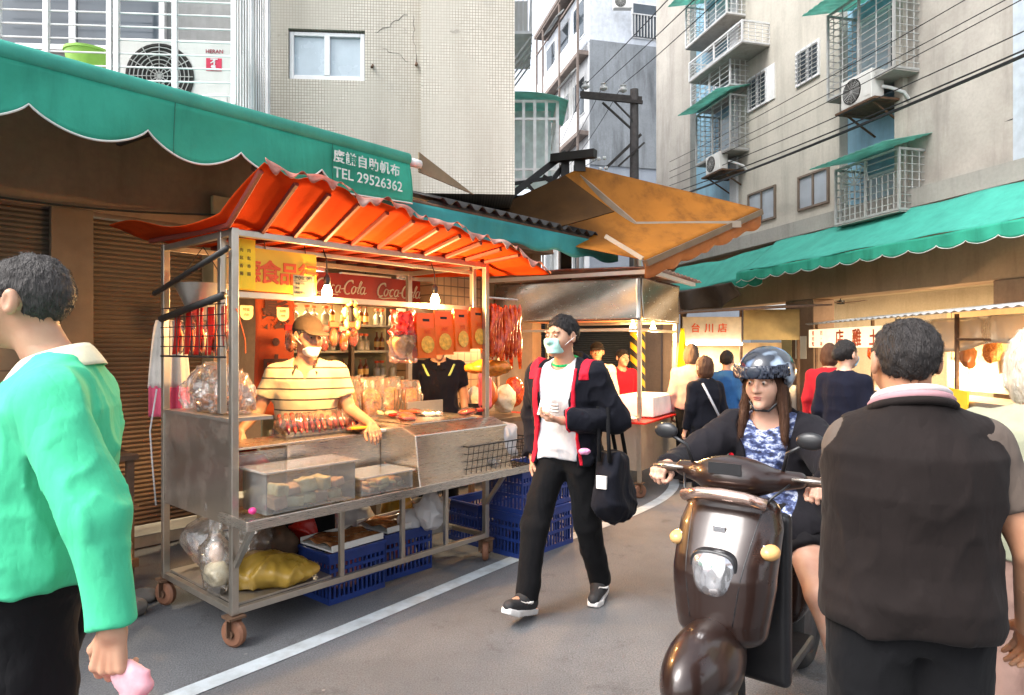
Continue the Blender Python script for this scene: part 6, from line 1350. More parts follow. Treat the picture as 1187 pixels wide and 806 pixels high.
    if collar is not None:
        n_ = A(J['neck']); upv = hc - n_; ring = []
        gp = cgap
        def colf(a, b):
            th = math.pi + (gp + (2 * math.pi - 2 * gp) * a)                # starts and ends at the front (-y)
            fr = -math.cos(th - math.pi) if 0 else math.cos(th)             # -1 front ... +1 back
            up_ = min(b / .4, 1); dn = max(0, (b - .4) / .6)
            r_ = (.06 + .006 * up_ + .036 * dn ** .8) * s * g ** .6; z = cdz - .012 + .028 * up_ - (.05 + .012 * (fr < -.7)) * dn + .024 * fr
            return (n_[0] + r_ * math.sin(th), n_[1] - .012 * s + r_ * 1.08 * math.cos(th), n_[2] + z * s)
        MB().sheet(colf, 60, 10, .004).build('collar', collar, root, smooth=True)
    if pants is not None:
        cut = None if shorts is None else shorts
        def pf(p):
            d, t, x, y = tf(p, .008); d = smax(d, (t - .14) * tf.L, .01)
            for sd in 'LR':
                a, b, c = A(J['hip' + sd]), A(J['knee' + sd]), A(J['ank' + sd]); d = smin(d, capd(p, a, b, .088 * s * g + .008, .062 * s * g + .014), .03)
                if cut is None:
                    v_ = (c - b) / np.linalg.norm(c - b); lg = capd(p, b, c, .064 * s * g + .012, .054 * s * g + .012); lg = smax(lg, (p - c) @ v_ - .005, .008); d = smin(d, lg, .02)
                else: u_ = (b - a) / np.linalg.norm(b - a); d = smax(d, np.where(np.linalg.norm(p - (a + (b - a) * .75), axis=1) < .3, (p - a) @ u_ - np.linalg.norm(b - a) * cut, -1), .01)
            return af(d, p, .008, 6, 7)
        sdfmesh(pf, lo, hi, max(h, .009)).build('trousers' if shorts is None else 'shorts', pants, root, smooth=True)
    if shoes is not None:
        for sd in 'LR':
            a, t_ = A(J['ank' + sd]), A(J['toe' + sd]); f_ = t_ - a; f_ /= np.linalg.norm(f_); X_ = np.cross(f_, A((0, 0, 1))); X_ /= np.linalg.norm(X_); Up = np.cross(X_, f_); fw = f_; 
            fl = A((f_[0], f_[1], 0)); 
            # the foot frame: tilt from the heel-toe line, sole below
            pit = J.get('pitch' + sd, 0); fl = fl / np.linalg.norm(fl); fw = fl * math.cos(pit) + A((0, 0, 1)) * math.sin(pit); Up = np.cross(X_, fw); heel = a - Up * .075 * s - fw * .05 * s
            B_ = np.stack([X_, fw, Up], 1)
            def up_f(p): q = (p - heel) @ B_ / s; d = smin(capd(q, (0, .0, .05), (0, .09, .064), .042, .046), capd(q, (0, .06, .05), (0, .215, .034), .046, .034), .03); d = smin(d, capd(q, (0, .02, .06), (0, .03, .145), .044, .046), .02); return smax(d, .018 - q[:, 2], .004) * s
            def so_f(p): q = (p - heel) @ B_ / s; w_ = np.interp(q[:, 1], [-.05, 0, .1, .17, .25], [.034, .04, .04, .049, .03]); d = np.maximum(np.maximum(np.abs(q[:, 0]) - w_, abs(q[:, 1] - .1) - .148), abs(q[:, 2] - .002 - np.interp(q[:, 1], [-.05, .17, .25], [.006, 0, .012])) - .017); d = smax(d, np.linalg.norm((q - A((0, .1, 0)))[:, :2] / A((1.2, 1)), axis=1) - .15, .02); return d * s
            c = heel + fw * .1 * s; sh = sdfmesh(up_f, c - .22 * s, c + .24 * s, .006 if h < .011 else .01).build('shoe', shoes[0], root, smooth=True); sdfmesh(so_f, c - .2 * s, c + .2 * s, .006 if h < .011 else .01).build('sole', shoes[1], sh, smooth=True)
    return root, S_

m_blackcloth = cloth('black trouser cloth', (.006, .006, .007)); m_darkjacket = cloth('black navy jacket cloth', (.007, .0075, .012)); m_grey_tee = cloth('pale grey jersey', (.56, .56, .59)); m_greenshirt = cloth('mint green jersey', (.07, .52, .28), .08, wr=.22); m_creamcloth = cloth('cream collar cloth', (.75, .7, .5))
m_vest = cloth('brown black vest cloth', (.0135, .0098, .0092), .2, 420, .8, .25); m_greypolo = cloth('taupe grey polo cloth', (.11, .085, .07)); m_navy = cloth('navy polo cloth', (.006, .007, .016)); m_redcloth = cloth('red trim cloth', (.6, .015, .035)); m_olive = cloth('sage green blouse', (.3, .31, .22)); m_bluejacket = cloth('blue jacket cloth', (.03, .11, .28)); m_whitecloth = cloth('white cotton', (.68, .62, .56))
m_shoe = mat('black knit shoe', (.02, .02, .022), .75, 0, .3, 60, .4, 200); m_solew = mat('white rubber sole', (.72, .7, .68), .6); m_shoe2 = mat('brown leather shoe', (.05, .03, .02), .45)

# --- the walking man in the open jacket
Jw = joints(1.74, pelvis=(0, 0, .93), hipL=(.09, .0, .9), hipR=(-.09, -.01, .9), kneeR=(-.11, -.2, .51), ankR=(-.12, -.27, .115), toeR=(-.13, -.43, .13), kneeL=(.1, .07, .49), ankL=(.1, .25, .095), toeL=(.13, .1, .04), neck=(0, -.03, 1.45), head=(0, -.075, 1.615),
            shoL=(.18, -.02, 1.385), shoR=(-.18, -.03, 1.385), elbL=(.29, .05, 1.13), wrL=(.09, -.235, 1.14), elbR=(-.235, .04, 1.13), wrR=(-.2, -.06, .89), pitchR=.28, pitchL=-.05)
wk, s_ = person('man in open black and red jacket walking past the cart, phone in hand', (.33, 4.02, 0), R(-32), 1.74, Jw, m_skin, m_hair_black, 'short', None, m_blackcloth, yaw=R(-14), h=.008, mask=(m_mask, 'up'), shoes=(m_shoe, m_solew),
           handspec={'L': dict(dir=(-.8, -.35, .12), palm=(-.1, -.1, 1), curl=.75), 'R': dict(dir=(.1, -.2, -1), palm=(1, .2, 0), curl=.55)})
sdfmesh(s_['shirtf'](.018, 'none', -.05, .008, 3, .99), s_['lo'], s_['hi'], .008).build('t_shirt', m_grey_tee, wk, smooth=True)
n_ = A(Jw['neck']); MB().tube([(n_[0] + .075 * math.sin(a), n_[1] + .01 - .072 * math.cos(a), n_[2] + .018 - .028 * math.cos(a)) for a in [2 * math.pi * i / 30 for i in range(31)]], .011, 8).build('neckband', cloth('green ribbed neckband', (.02, .4, .13)), wk, smooth=True)
gap = lambda p, t, x, y: np.where(y < .02, (.105 + .05 * np.clip(.5 - t, 0, 1) + .012 * np.sin(t * 9)) - np.abs(x + .01), -.05)
jf = s_['shirtf'](.033, 'long', -.1, .014, 5, .9, gap)
v_, f_ = nets(jf, s_['lo'], s_['hi'], .008); jk = MB().add(v_, f_).build('jacket', m_darkjacket, wk, smooth=True)
def red_at(p):
    """red facing down the front edges and red yoke on the shoulders"""
    d, t, x, y = s_['tf'](p, .034); e = np.abs(np.abs(x + .01) - (.125 + .05 * np.clip(.5 - t, 0, 1))) - np.where(x < 0, .019, .009); a = np.maximum(np.maximum(e, y - .0), np.maximum(t - .97, -.1 - t)); return np.maximum(a, jf(p) - .005)
sdfmesh(red_at, s_['lo'], s_['hi'], .007).build('jacket_facing', m_redcloth, wk, smooth=True)
def yoke(p): d, t, x, y = s_['tf'](p, .034); return np.maximum(np.maximum(np.abs(np.abs(x) - .165) - .028, .84 - t), jf(p) - .005)
sdfmesh(yoke, s_['lo'], s_['hi'], .007).split('shoulder_patch', m_redcloth, wk, smooth=True)
def hoodf(p): q = p - A((0, .075, 1.46)); return smax(elld(q, (0, 0, 0), (.13, .075, .07)), -elld(q, (0, -.055, .04), (.085, .06, .09)), .02) + folds(p, .008, 8, 12)
sdfmesh(hoodf, (-.2, -.06, 1.34), (.2, .2, 1.6), .009).build('jacket_hood', m_darkjacket, wk, smooth=True)
Wm = MAT[wk]
ph = thing('phone', 'pale smartphone held in the walking man\'s hand', 'phone', tuple(Wm @ Vector((-.005, -.29, 1.17))), R(-32)); MB().box((-.036, -.005, -.0), (.036, .004, .14), Matrix.Rotation(R(-28), 4, 'X')).build('body', mat('pale phone glass', (.7, .7, .72), .15), ph, bevel=.004); MB().box((-.032, .0045, .006), (.032, .006, .134), Matrix.Rotation(R(-28), 4, 'X')).build('screen', m_blackplastic, ph)
sb = thing('shoulder_bag', 'slouchy black shoulder bag at the walking man\'s hip with a white tag', 'bag', tuple(Wm @ Vector((.3, .0, .55))), R(-32))
def bagf(p): w_ = np.interp(p[:, 2], [-.03, .03, .12, .3, .42], [.07, .14, .16, .13, .08]); d = (((abs(p[:, 0]) / .085) ** 2.6 + (abs(p[:, 1]) / w_) ** 2.6) ** (1 / 2.6) - 1) * .1; return smax(d, abs(p[:, 2] - .2 - .05 * np.abs(p[:, 1] / .15) ** 1.5) - .19, .05) + folds(p, .024, 3, 8)
sdfmesh(bagf, (-.18, -.26, -.06), (.18, .26, .48), .009).build('bag_body', m_darkjacket, sb, smooth=True)
for sx in (.03, -.03): MB().tube([(sx, -.13, .36), (sx - .02, -.1, .52), (-.06 + sx, -.02, .74), (-.09 + sx, .03, .87), (-.06 + sx, .09, .72), (sx - .01, .13, .36)], .012, 8).build('strap', m_blackcloth, sb, smooth=True)
MB().box((-.03, -.175, .22), (.03, -.16, .29)).build('white_tag', m_whitepaper, sb)
solo('pink_pouch', lump(tuple(Wm @ Vector((.2, -.18, .97))), (.035, .022, .016), 3, .008, 20, .007), mat('pink pouch', (.75, .3, .5), .5), 'small pink pouch tucked by the walking man\'s bag', 'pouch', smooth=True)
# pale curved flashes on the outer side of each shoe, and the pale print on the tee
for o in [o for o in wk.children if o.name.startswith('shoe')]:
    V_ = np.array([v.co for v in o.data.vertices]); c_ = V_.mean(0); 
    if len(V_) < 50: continue
    sw = []
    for i in range(13):
        a = i / 12; want = c_ + A((0.05, .02 - .1 * a, -.012 + .05 * (a - .3) ** 2 - .0 + .02 * (a < .1))); d_ = np.linalg.norm((V_ - want)[:, 1:], axis=1) - V_[:, 0] * .5; sw.append(V_[np.argmin(d_)] + A((.003, 0, 0)))
    MB().tube([Vector(p) for p in sw], [.002, .005, .007, .008, .008, .007, .006, .005, .004, .003, .003, .002, .001], 6).build('flash_mark', m_solew, o, smooth=True)
tee_f = s_['shirtf'](.018, 'none', -.05, .008, 3, .99)
def prn(p): return np.maximum(np.abs(tee_f(p) - .001) - .0015, np.maximum(np.maximum(np.abs(p[:, 0] + .035) - .055, np.abs(p[:, 2] - 1.2) - .028), p[:, 1]))
sdfmesh(prn, (-.12, -.3, 1.15), (.06, .05, 1.25), .004).build('print', mat('white tee print', (.75, .75, .76), .7), wk, smooth=True)

# --- vendor in the striped polo
m_stripe = stripes('cream striped polo cloth', (.58, .47, .27), (.04, .03, .02), .068, .15, .1)
Jv = joints(1.78, neck=(0, -.05, 1.45), head=(.02, -.105, 1.625), pelvis=(0, .04, .95), shoL=(.195, -.04, 1.385), shoR=(-.195, -.04, 1.38), elbR=(-.3, -.04, 1.14), wrR=(-.38, -.22, 1.03), elbL=(.28, -.06, 1.14), wrL=(.42, -.25, 1.06))
vp = Vector((-1.36, 4.46, 0))
vd, sv = person('older vendor in cream striped polo and cap, mask at his chin, behind the cart counter', tuple(vp), R(12), 1.78, Jv, m_skin_tan, m_hair_grey, 'short', m_stripe, m_blackcloth, yaw=R(34), pitch=R(10), sleeve='short', mask=(m_maskw, 'down'), belly=.04, girth=(1.12, 1.05), h=.009, collar=mat('brown collar', (.05, .03, .02), .9), shirt_name='polo_shirt', hem=-.05, neckcut=.96, vneck=.8, cgap=.75, cdz=-.012,
                handspec={'R': dict(dir=(-.15, -.5, -.6), palm=(0, .5, -.6), curl=.35), 'L': dict(dir=(.2, -.7, -.4), palm=(0, .2, -1), curl=.5)}, shoes=(m_shoe2, m_shoe2))
hc, Rm, hh = sv['hc'], sv['Rm'], sv['hh']
def capf(p): q = (p - hc) @ Rm / hh; d = elld(q, (0, .015, .045), (.09, .108, .088)); d = smax(d, .035 - q[:, 2] - q[:, 1] * .1, .006); b = np.maximum(elld(q, (0, -.105, .045), (.075, .085, .05)), abs(q[:, 2] - .043 - .15 * (q[:, 1] + .1) * 0 + 1.6 * q[:, 0] ** 2 - .12 * (q[:, 1] + .09)) - .005); return np.minimum(d, b) * hh
sdfmesh(capf, hc - .22, hc + .2, .005).build('cap', cloth('dark brown cap cloth', (.045, .03, .02)), vd, smooth=True)
# --- vendor in dark polo
Jd = joints(1.72, neck=(0, -.03, 1.43), head=(0, -.1, 1.58))
dv, _ = person('vendor in dark polo with pale green shoulder flashes, face hidden by the orange bags', (-.64, 5.85, 0), R(8), 1.72, Jd, m_skin, m_hair_black, 'short', m_navy, m_blackcloth, pitch=R(18), sleeve='short', h=.011, shoes=(m_shoe2, m_shoe2), shirt_name='polo_shirt', hem=-.05, collar=m_navy)
def fl(p): d, t, x, y = _['tf'](p, .02); return np.maximum(np.maximum(abs(abs(x) - .12 - .25 * (t - .9)) - .012, abs(t - .86) - .1), np.maximum(_['shirtf']()(p) - .003, y + .01))
sdfmesh(fl, _['lo'], _['hi'], .007).build('shoulder_flash', cloth('pale green trim', (.45, .6, .2)), dv, smooth=True)

# --- the man in the mint shirt, near left, walking out of frame
Jg = joints(1.8, pelvis=(0, .0, .98), neck=(0, .03, 1.5), head=(0, -.06, 1.665), shoL=(.18, .1, 1.425), shoR=(-.18, .0, 1.425), elbL=(.25, .24, 1.17), wrL=(.27, .28, .93), elbR=(-.24, -.05, 1.16), wrR=(-.24, -.2, .95), kneeL=(.1, .03, .52), ankL=(.1, .2, .1), toeL=(.11, .06, .05), kneeR=(-.1, -.14, .54), ankR=(-.1, -.2, .1), toeR=(-.11, -.37, .06))
gm, sg_ = person('man in mint green long-sleeved shirt with cream collar walking left with a pink bag', (-1.185, 1.72, 0), R(-84), 1.8, Jg, m_skin, m_hair_grey, 'crop', m_greenshirt, m_blackcloth, yaw=R(2), hs=.96, belly=.13, belly_t=.22, girth=(1.05, 1.05), h=.0075, shoes=(m_shoe2, m_shoe2), collar=m_creamcloth, cdz=.02, hem=.02, infl=.016, fold=.011, neckcut=.98, handspec={'L': dict(dir=(0, -.1, -1), palm=(-1, .2, 0), curl=1.0)})
solo('pink_carrier_bag', lump(tuple(MAT[gm] @ Vector((.27, .31, .62))), (.09, .15, .13), 5, .017, 12, .008, neck=(0, 0, .17)), mat('pink and white carrier bag', (.8, .35, .42), .4, 0, .15, 6, .5, 20, dirt=(.8, .7, .72), da=.9, ds=6, translucent=.3), 'pink and white plastic carrier bag in the mint-shirted man\'s hand', 'bag', smooth=True)

# --- the man in the vest, near right, from behind
Jm = joints(1.64, neck=(0, .015, 1.385), head=(0, -.03, 1.515), shoL=(.118, -.03, 1.3), shoR=(-.155, .02, 1.315), elbL=(.1, -.25, 1.08), elbR=(-.25, .05, 1.07), wrL=(.04, -.38, .98), wrR=(-.3, -.08, .85))
vm, sm = person('heavy man seen from behind in a dark brown vest over a grey polo', (.99, 1.68, 0), R(168), 1.64, Jm, m_skin_tan, hairm('cropped grey black hair', (.028, .024, .023), .5), 'balding', m_greypolo, m_blackcloth, sleeve='short', belly=.09, belly_t=.3, girth=(.98, 1.12), h=.0075, shirt_name='polo_shirt', hem=-.02, shoes=(m_shoe2, m_shoe2), infl=.012, limb=1.06, fold=.006, hs=.93)
vf = sm['shirtf'](.026, 'none', -.06, .008, 9, .95)
sdfmesh(vf, sm['lo'], sm['hi'], .0075).build('vest', m_vest, vm, smooth=True)
n_ = A(Jm['neck'])
for k, ma in enumerate((m_vest, cloth('pink grey stripe', (.4, .22, .24)), cloth('pale collar stripe', (.5, .45, .45)))):
    r_ = .093 - .007 * k; MB().tube([(n_[0] + r_ * math.sin(a), n_[1] + .0 - r_ * .95 * math.cos(a), n_[2] + .012 + .014 * k - .03 * math.cos(a)) for a in [2 * math.pi * i / 36 for i in range(37)]], .0105, 8).build('collar_stripe', ma, vm, smooth=True)

# --- white-haired woman at the right edge
ww, _ = person('woman with white bobbed hair and sage blouse at the right edge, seen from behind', (1.74, 2.22, 0), R(140), 1.6, joints(1.6), m_skin_pale, m_hair_white, 'bob', m_olive, cloth('rose beige skirt cloth', (.35, .22, .18)), sleeve='elbow', h=.010, shirt_name='blouse', shoes=(m_shoe2, m_shoe2), hs=1.08, girth=(1.05, 1.05))
# --- black-haired woman with a mask
bw, _ = person('woman in dark navy with black tied hair and blue mask, turned to the right-hand stall', (2.72, 5.5, 0), R(125), 1.6, joints(1.6), m_skin_pale, m_hair_black, 'bun', m_navy, m_blackcloth, h=.011, mask=(m_maskb, 'up'), yaw=R(-8), shoes=(m_shoe2, m_shoe2))
rh, _ = person('brown-haired person in a dark red coat behind the black-haired woman', (3.3, 7.0, 0), R(150), 1.58, joints(1.58), m_skin, m_hair_brown, 'bob', cloth('dark red coat cloth', (.3, .012, .02)), m_blackcloth, h=.014, hands=True, shoes=(m_shoe2, m_shoe2))
# --- the group by the distant stall
a1, _ = person('woman in a long black coat with brown bob and a grey bag strap, back turned', (1.92, 6.7, 0), R(200), 1.45, joints(1.45), m_skin_pale, m_hair_brown, 'bob', m_darkjacket, m_blackcloth, h=.011, hem=-.3, shoes=(m_shoe2, m_shoe2), girth=(1.05, 1.05), shirt_name='coat')
m = MB(); m.tube([(.12, .13, 1.2), (0.02, .16, 1.0), (-.12, .14, .78)], .012, 6); m.build('bag_strap', cloth('pale grey strap', (.45, .45, .48)), a1, smooth=True)
a2, _ = person('taller brown-haired person in a pale pink top before the far stall', (2.05, 7.7, 0), R(160), 1.58, joints(1.58), m_skin, hairm('grey brown hair', (.09, .06, .045)), 'bob', cloth('dusty pink cotton', (.4, .26, .26)), m_blackcloth, h=.013, shoes=(m_shoe2, m_shoe2))
a3, _ = person('person in a blue jacket with short dark hair before the far stall', (2.52, 7.9, 0), R(150), 1.5, joints(1.5), m_skin, m_hair_black, 'short', m_bluejacket, m_redcloth, h=.013, shoes=(m_shoe2, m_shoe2), shirt_name='jacket')
b1, sb1 = person('vendor in a dark cap and pale shirt behind the second cart', (1.05, 8.3, 0), R(-10), 1.6, joints(1.6), m_skin_tan, m_hair_black, 'short', m_whitecloth, m_blackcloth, h=.013, shoes=(m_shoe2, m_shoe2))
hc, Rm, hh = sb1['hc'], sb1['Rm'], sb1['hh']; sdfmesh(capf, hc - .22, hc + .2, .008).build('cap', m_blackcloth, b1, smooth=True)
b2, _ = person('black-haired woman in a bright red top behind the second cart', (1.42, 8.7, 0), R(20), 1.52, joints(1.52), m_skin_pale, m_hair_black, 'bun', m_redcloth, m_blackcloth, h=.013, shoes=(m_shoe2, m_shoe2))
# ---------------------------------------------------------------- scooter and rider
m_brown = N('brown metallic scooter paint'); m_brown.set(Base_Color=m_brown.mix(m_brown.noise(3, 3), (.026, .0115, .008), (.018, .008, .006)), Metallic=.2, Roughness=m_brown.ramp(m_brown.noise(5, 5, .7), [(.3, .22), (.75, .5)]), Coat_Weight=.6, Coat_Roughness=.1); m_brown = m_brown.m
m_tyre = mat('tyre rubber', (.02, .019, .018), .85, 0, .3, 20, .4, 60); m_lens = mat('headlight lens', (.75, .76, .78), .08, 0, .1, 18, .3, 40, spec=.9); m_refl = mat('silver reflector', (.8, .8, .82), .12, 1, .1, 14, .6, 30)
SL = Vector((.77, 2.44, 0)); sd_ = Vector((-.6, -.8, 0))
# local frame: forward = -y
SA = math.atan2(sd_.x, -sd_.y)
sc = thing('scooter', 'glossy brown motor scooter with big headlight, ridden towards the camera', 'scooter', tuple(SL), SA)
FWH = Vector((0, -.17, .275))
def tyre(c, r, w_, parent):
    t = MB(); prof = [(r + w_ * .5 * math.cos(a) * .9 - w_ * .3, w_ * .5 * math.sin(a)) for a in [2 * math.pi * i / 16 for i in range(17)]]
    t.lathe(prof, c, (1, 0, 0), 40); return t.build('wheel', m_tyre, parent, smooth=True)
wf_ = tyre(FWH, .265, .11, sc)
m = MB(); m.lathe([(.15, -.035), (.165, -.035), (.165, .035), (.15, .035), (.15, -.035)], FWH, (1, 0, 0), 32)
for k in range(5): a = 2 * math.pi * k / 5; m.bar(FWH, FWH + Vector((0, math.cos(a), math.sin(a))) * .155, .03, .02, up=(1, 0, 0))
m.lathe([(.001, -.05), (.035, -.05), (.035, .05), (.001, .05)], FWH, (1, 0, 0), 16); m.build('rim', mat('gold brown alloy', (.3, .17, .06), .35, .8), wf_, smooth=40)
MB().lathe([(.05, 0), (.1, 0), (.1, .004), (.05, .004)], FWH + Vector((.045, 0, 0)), (1, 0, 0), 30).build('brake_disc', m_steel, wf_, smooth=40)
rw = tyre((0, 1.08, .235), .225, .12, sc); MB().lathe([(.001, -.05), (.16, -.05), (.165, .05), (.001, .05)], (0, 1.08, .235), (1, 0, 0), 24).build('rim', m_blackplastic, rw, smooth=40)
m = MB()
for sx in (-.075, .075): m.tube([(sx, -.17, .275), (sx, -.12, .46), (sx * .8, -.07, .62)], .02, 10)
m.bar((-.075, -.1, .5), (.075, -.1, .5), .05, .04); m.build('fork', mat('gold fork tube', (.45, .28, .1), .3, .8), sc, smooth=40)
def fend(p):
    q = p - A(tuple(FWH)); r = np.linalg.norm(q[:, 1:], axis=1); th = np.arctan2(q[:, 2], q[:, 1])
    w_ = .088 + .02 * np.sin(np.clip(th, 0, 3.1)); d = ((r - .2) ** 2 / .09 ** 2 + q[:, 0] ** 2 / w_ ** 2); d = (np.sqrt(d) - 1) * .08
    d = np.abs(d + .008) - .006; d = smax(d, .3 - r * 1.25, .01); d = smax(d, .02 - q[:, 2] + np.where(q[:, 1] > 0, .04, 0), .02); return d
def fend2(p):
    q = p - A(tuple(FWH)); d = elld(q, (0, -.02, .19), (.115, .265, .15)); d = smax(d, -elld(q, (0, 0, .02), (.085, .272, .272)), .01); return smax(d, .03 - q[:, 2] - .3 * q[:, 1], .02)
sdfmesh(fend2, (-.18, -.58, .2), (.18, .24, .74), .007).build('front_fender', m_brown, sc, smooth=True)
def apron(p):
    q = np.stack([abs(p[:, 0]), p[:, 1], p[:, 2]], 1); t = np.clip((p[:, 2] - .42) / .58, 0, 1); w_ = np.interp(p[:, 2], [.36, .5, .7, .9, 1.0], [.09, .15, .18, .185, .155]); yc = .06 + np.interp(p[:, 2], [.36, .55, .75, 1.0], [-.01, -.08, -.06, .06]); dp = np.interp(p[:, 2], [.36, .6, .8, 1.0], [.06, .13, .14, .1])
    d = ((q[:, 0] / w_) ** 2.6 + (np.abs(p[:, 1] - yc) / dp) ** 2.2) ** .42 - 1; d = d * .1; return smax(d, np.maximum(.5 - p[:, 2], p[:, 2] - 1.0), .05)
sdfmesh(apron, (-.26, -.22, .32), (.26, .3, 1.06), .008).build('front_cowl', m_brown, sc, smooth=True)
def head_l(p): return elld(p, (0, -.045, .755), (.105, .115, .092))
def front_hl(p): return smax(elld(p, (0, -.06, .745), (.1, .1, .088)), -.115 - 0 * p[:, 0] - p[:, 1] * 0 + 0, .01)
m_lens2 = N('faceted headlight'); vv = m_lens2.n('TexVoronoi', {'Vector': m_lens2.map((1, 1, .6)), 'Scale': 26}); m_lens2.set(Base_Color=m_lens2.mix(vv.outputs['Distance'], (.85, .85, .87), (.42, .42, .45)), Metallic=.75, Roughness=.12, Coat_Weight=1); m_lens2.bump(vv.outputs['Distance'], .5, .02)
def hlf(p): q = p - A((0, -.085, .755)); w_ = .078 - .16 * np.clip(-q[:, 2], 0, 1) + .1 * np.clip(q[:, 2], 0, 1); return (((abs(q[:, 0]) / w_) ** 3 + (abs(q[:, 2]) / .082) ** 3 + (abs(q[:, 1]) / .075) ** 2.2) ** .4 - 1) * .06
hl = sdfmesh(hlf, (-.13, -.2, .63), (.13, .02, .88), .006).build('headlight', m_lens2.m, sc, smooth=True)
sdfmesh(lambda p: smax(hlf(p) - .006, p[:, 1] * -1 - .12, .004), (-.14, -.2, .63), (.14, .02, .89), .006).build('headlight_bezel', m_blackplastic, hl, smooth=True)
for sx in (1, -1): sdfmesh(lambda p, sx=sx: elld(p, (.165 * sx, -.015, .84), (.035, .045, .028)), (.165 * sx - .06, -.09, .78), (.165 * sx + .06, .06, .9), .006).build('indicator', mat('clear orange indicator', (.7, .4, .15), .15), sc, smooth=True)
def dash(p): q = np.stack([abs(p[:, 0]), p[:, 1], p[:, 2]], 1); d = elld(p, (0, .1, 1.07), (.15, .1, .075)); d = smin(d, capd(q, (.08, .11, 1.06), (.22, .15, 1.07), .05, .03), .03); return d
sdfmesh(dash, (-.3, -.05, .95), (.3, .28, 1.2), .007).build('handlebar_cover', m_brown, sc, smooth=True)
MB().tube([(-.15, -.01, 1.0), (-.08, -.035, 1.02), (0, -.04, 1.025), (.08, -.035, 1.02), (.15, -.01, 1.0)], .022, 10).build('chrome_strip', mat('copper silver trim', (.7, .5, .42), .2, .9), sc, smooth=True)
m = MB(); m.box((-.06, -.0, 1.09), (.06, .006, 1.13)); m.build('badge_plate', m_blackplastic, sc)
for sx in (1, -1):
    MB().tube([(.2 * sx, .15, 1.07), (.34 * sx, .2, 1.06)], .019, 12).build('grip', m_rubber, sc, smooth=True); MB().tube([(.19 * sx, .12, 1.075), (.27 * sx, .11, 1.08), (.34 * sx, .14, 1.07)], .007, 8).build('brake_lever', m_steel, sc, smooth=True)
    mi = MB().tube([(.17 * sx, .13, 1.1), (.19 * sx, .11, 1.17), (.24 * sx, .1, 1.2)], .007, 8).build('mirror_stem', m_blackplastic, sc, smooth=True)
    sdfmesh(lambda p, sx=sx: elld(p, (.27 * sx, .1, 1.22), (.05, .018, .032)), (.27 * sx - .08, .05, 1.15), (.27 * sx + .08, .15, 1.29), .006).build('mirror', m_blackplastic, mi, smooth=True)
MB().box((-.17, .16, .3), (.17, .62, .34)).build('floorboard', m_blackplastic, sc, bevel=.015)
def leg_shield(p): return rbox(p, (0, .17, .62), (.19, .03, .32), .025)
sdfmesh(leg_shield, (-.24, .1, .26), (.24, .26, .98), .01).build('inner_leg_shield', m_blackplastic, sc, smooth=True)
def rear(p): w_ = np.interp(p[:, 1], [.5, .8, 1.2, 1.5], [.15, .19, .18, .08]); d = (((abs(p[:, 0]) / w_) ** 2.4 + (abs(p[:, 2] - .55 - .1 * (p[:, 1] - .6)) / .19) ** 2.4) ** (1 / 2.4) - 1) * .15; return smax(d, abs(p[:, 1] - 1.02) - .48, .05)
sdfmesh(rear, (-.24, .45, .3), (.24, 1.6, .95), .011).build('rear_body', m_brown, sc, smooth=True)
def seat(p): w_ = np.interp(p[:, 1], [.5, .7, 1.1, 1.4], [.09, .14, .15, .1]); d = (((abs(p[:, 0]) / w_) ** 2.6 + (abs(p[:, 2] - .77 - .03 * np.sin(p[:, 1] * 6)) / .055) ** 2.6) ** (1 / 2.6) - 1) * .06; return smax(d, abs(p[:, 1] - .95) - .43, .03)
sdfmesh(seat, (-.2, .45, .66), (.2, 1.45, .9), .009).build('seat', mat('black seat vinyl', (.02, .018, .018), .5, 0, .2, 10, .2, 120), sc, smooth=True)
MB().tube([(-.08, 1.2, .85), (-.1, 1.45, .86), (0, 1.52, .87), (.1, 1.45, .86), (.08, 1.2, .85)], .014, 8).build('grab_rail', m_steel, sc, smooth=True)
MB().tube([(-.13, .75, .26), (-.15, 1.0, .26), (-.17, 1.35, .36)], [.03, .045, .05], 12).build('exhaust', m_steel_dull, sc, smooth=True)
# panel joints, cables, screws
def on_cowl(x, z):
    y = -.2
    for _ in range(60):
        if apron(A([[x, y, z]]))[0] < 0: break
        y += .004
    return Vector((x, y - .0015, z))
m = MB()
for sx in (1, -1): m.tube([on_cowl(sx * (.075 + .05 * i / 14), .6 + .36 * i / 14) for i in range(15)], .0022, 5)
m.tube([on_cowl(.14 * (i / 10 - .5) * 2, .6 - .02 * math.cos((i / 10 - .5) * 3)) for i in range(11)], .0022, 5); m.split('panel_joint', m_blackplastic, sc, smooth=True)
MB().box((-.022, on_cowl(0, .9).y - .004, .885), (.022, on_cowl(0, .9).y + .002, .915)).build('badge', m_chrome, sc, bevel=.004)
for sx in (1, -1): MB().tube([(.2 * sx, .12, 1.06), (.16 * sx, .02, 1.02), (.12 * sx, .05, .97)], .005, 6).build('brake_cable', m_blackplastic, sc, smooth=True); MB().lathe([(.001, .002), (.006, 0), (.006, -.004)], on_cowl(.15 * sx, .86), (0, -1, 0), 10).build('screw', m_steel, sc)
m = MB()
for k in range(4): m.box((-.05, -.155 + .002 * k, .535 + .016 * k), (.05, -.06, .541 + .016 * k))
m.build('lower_grille', m_blackplastic, sc)
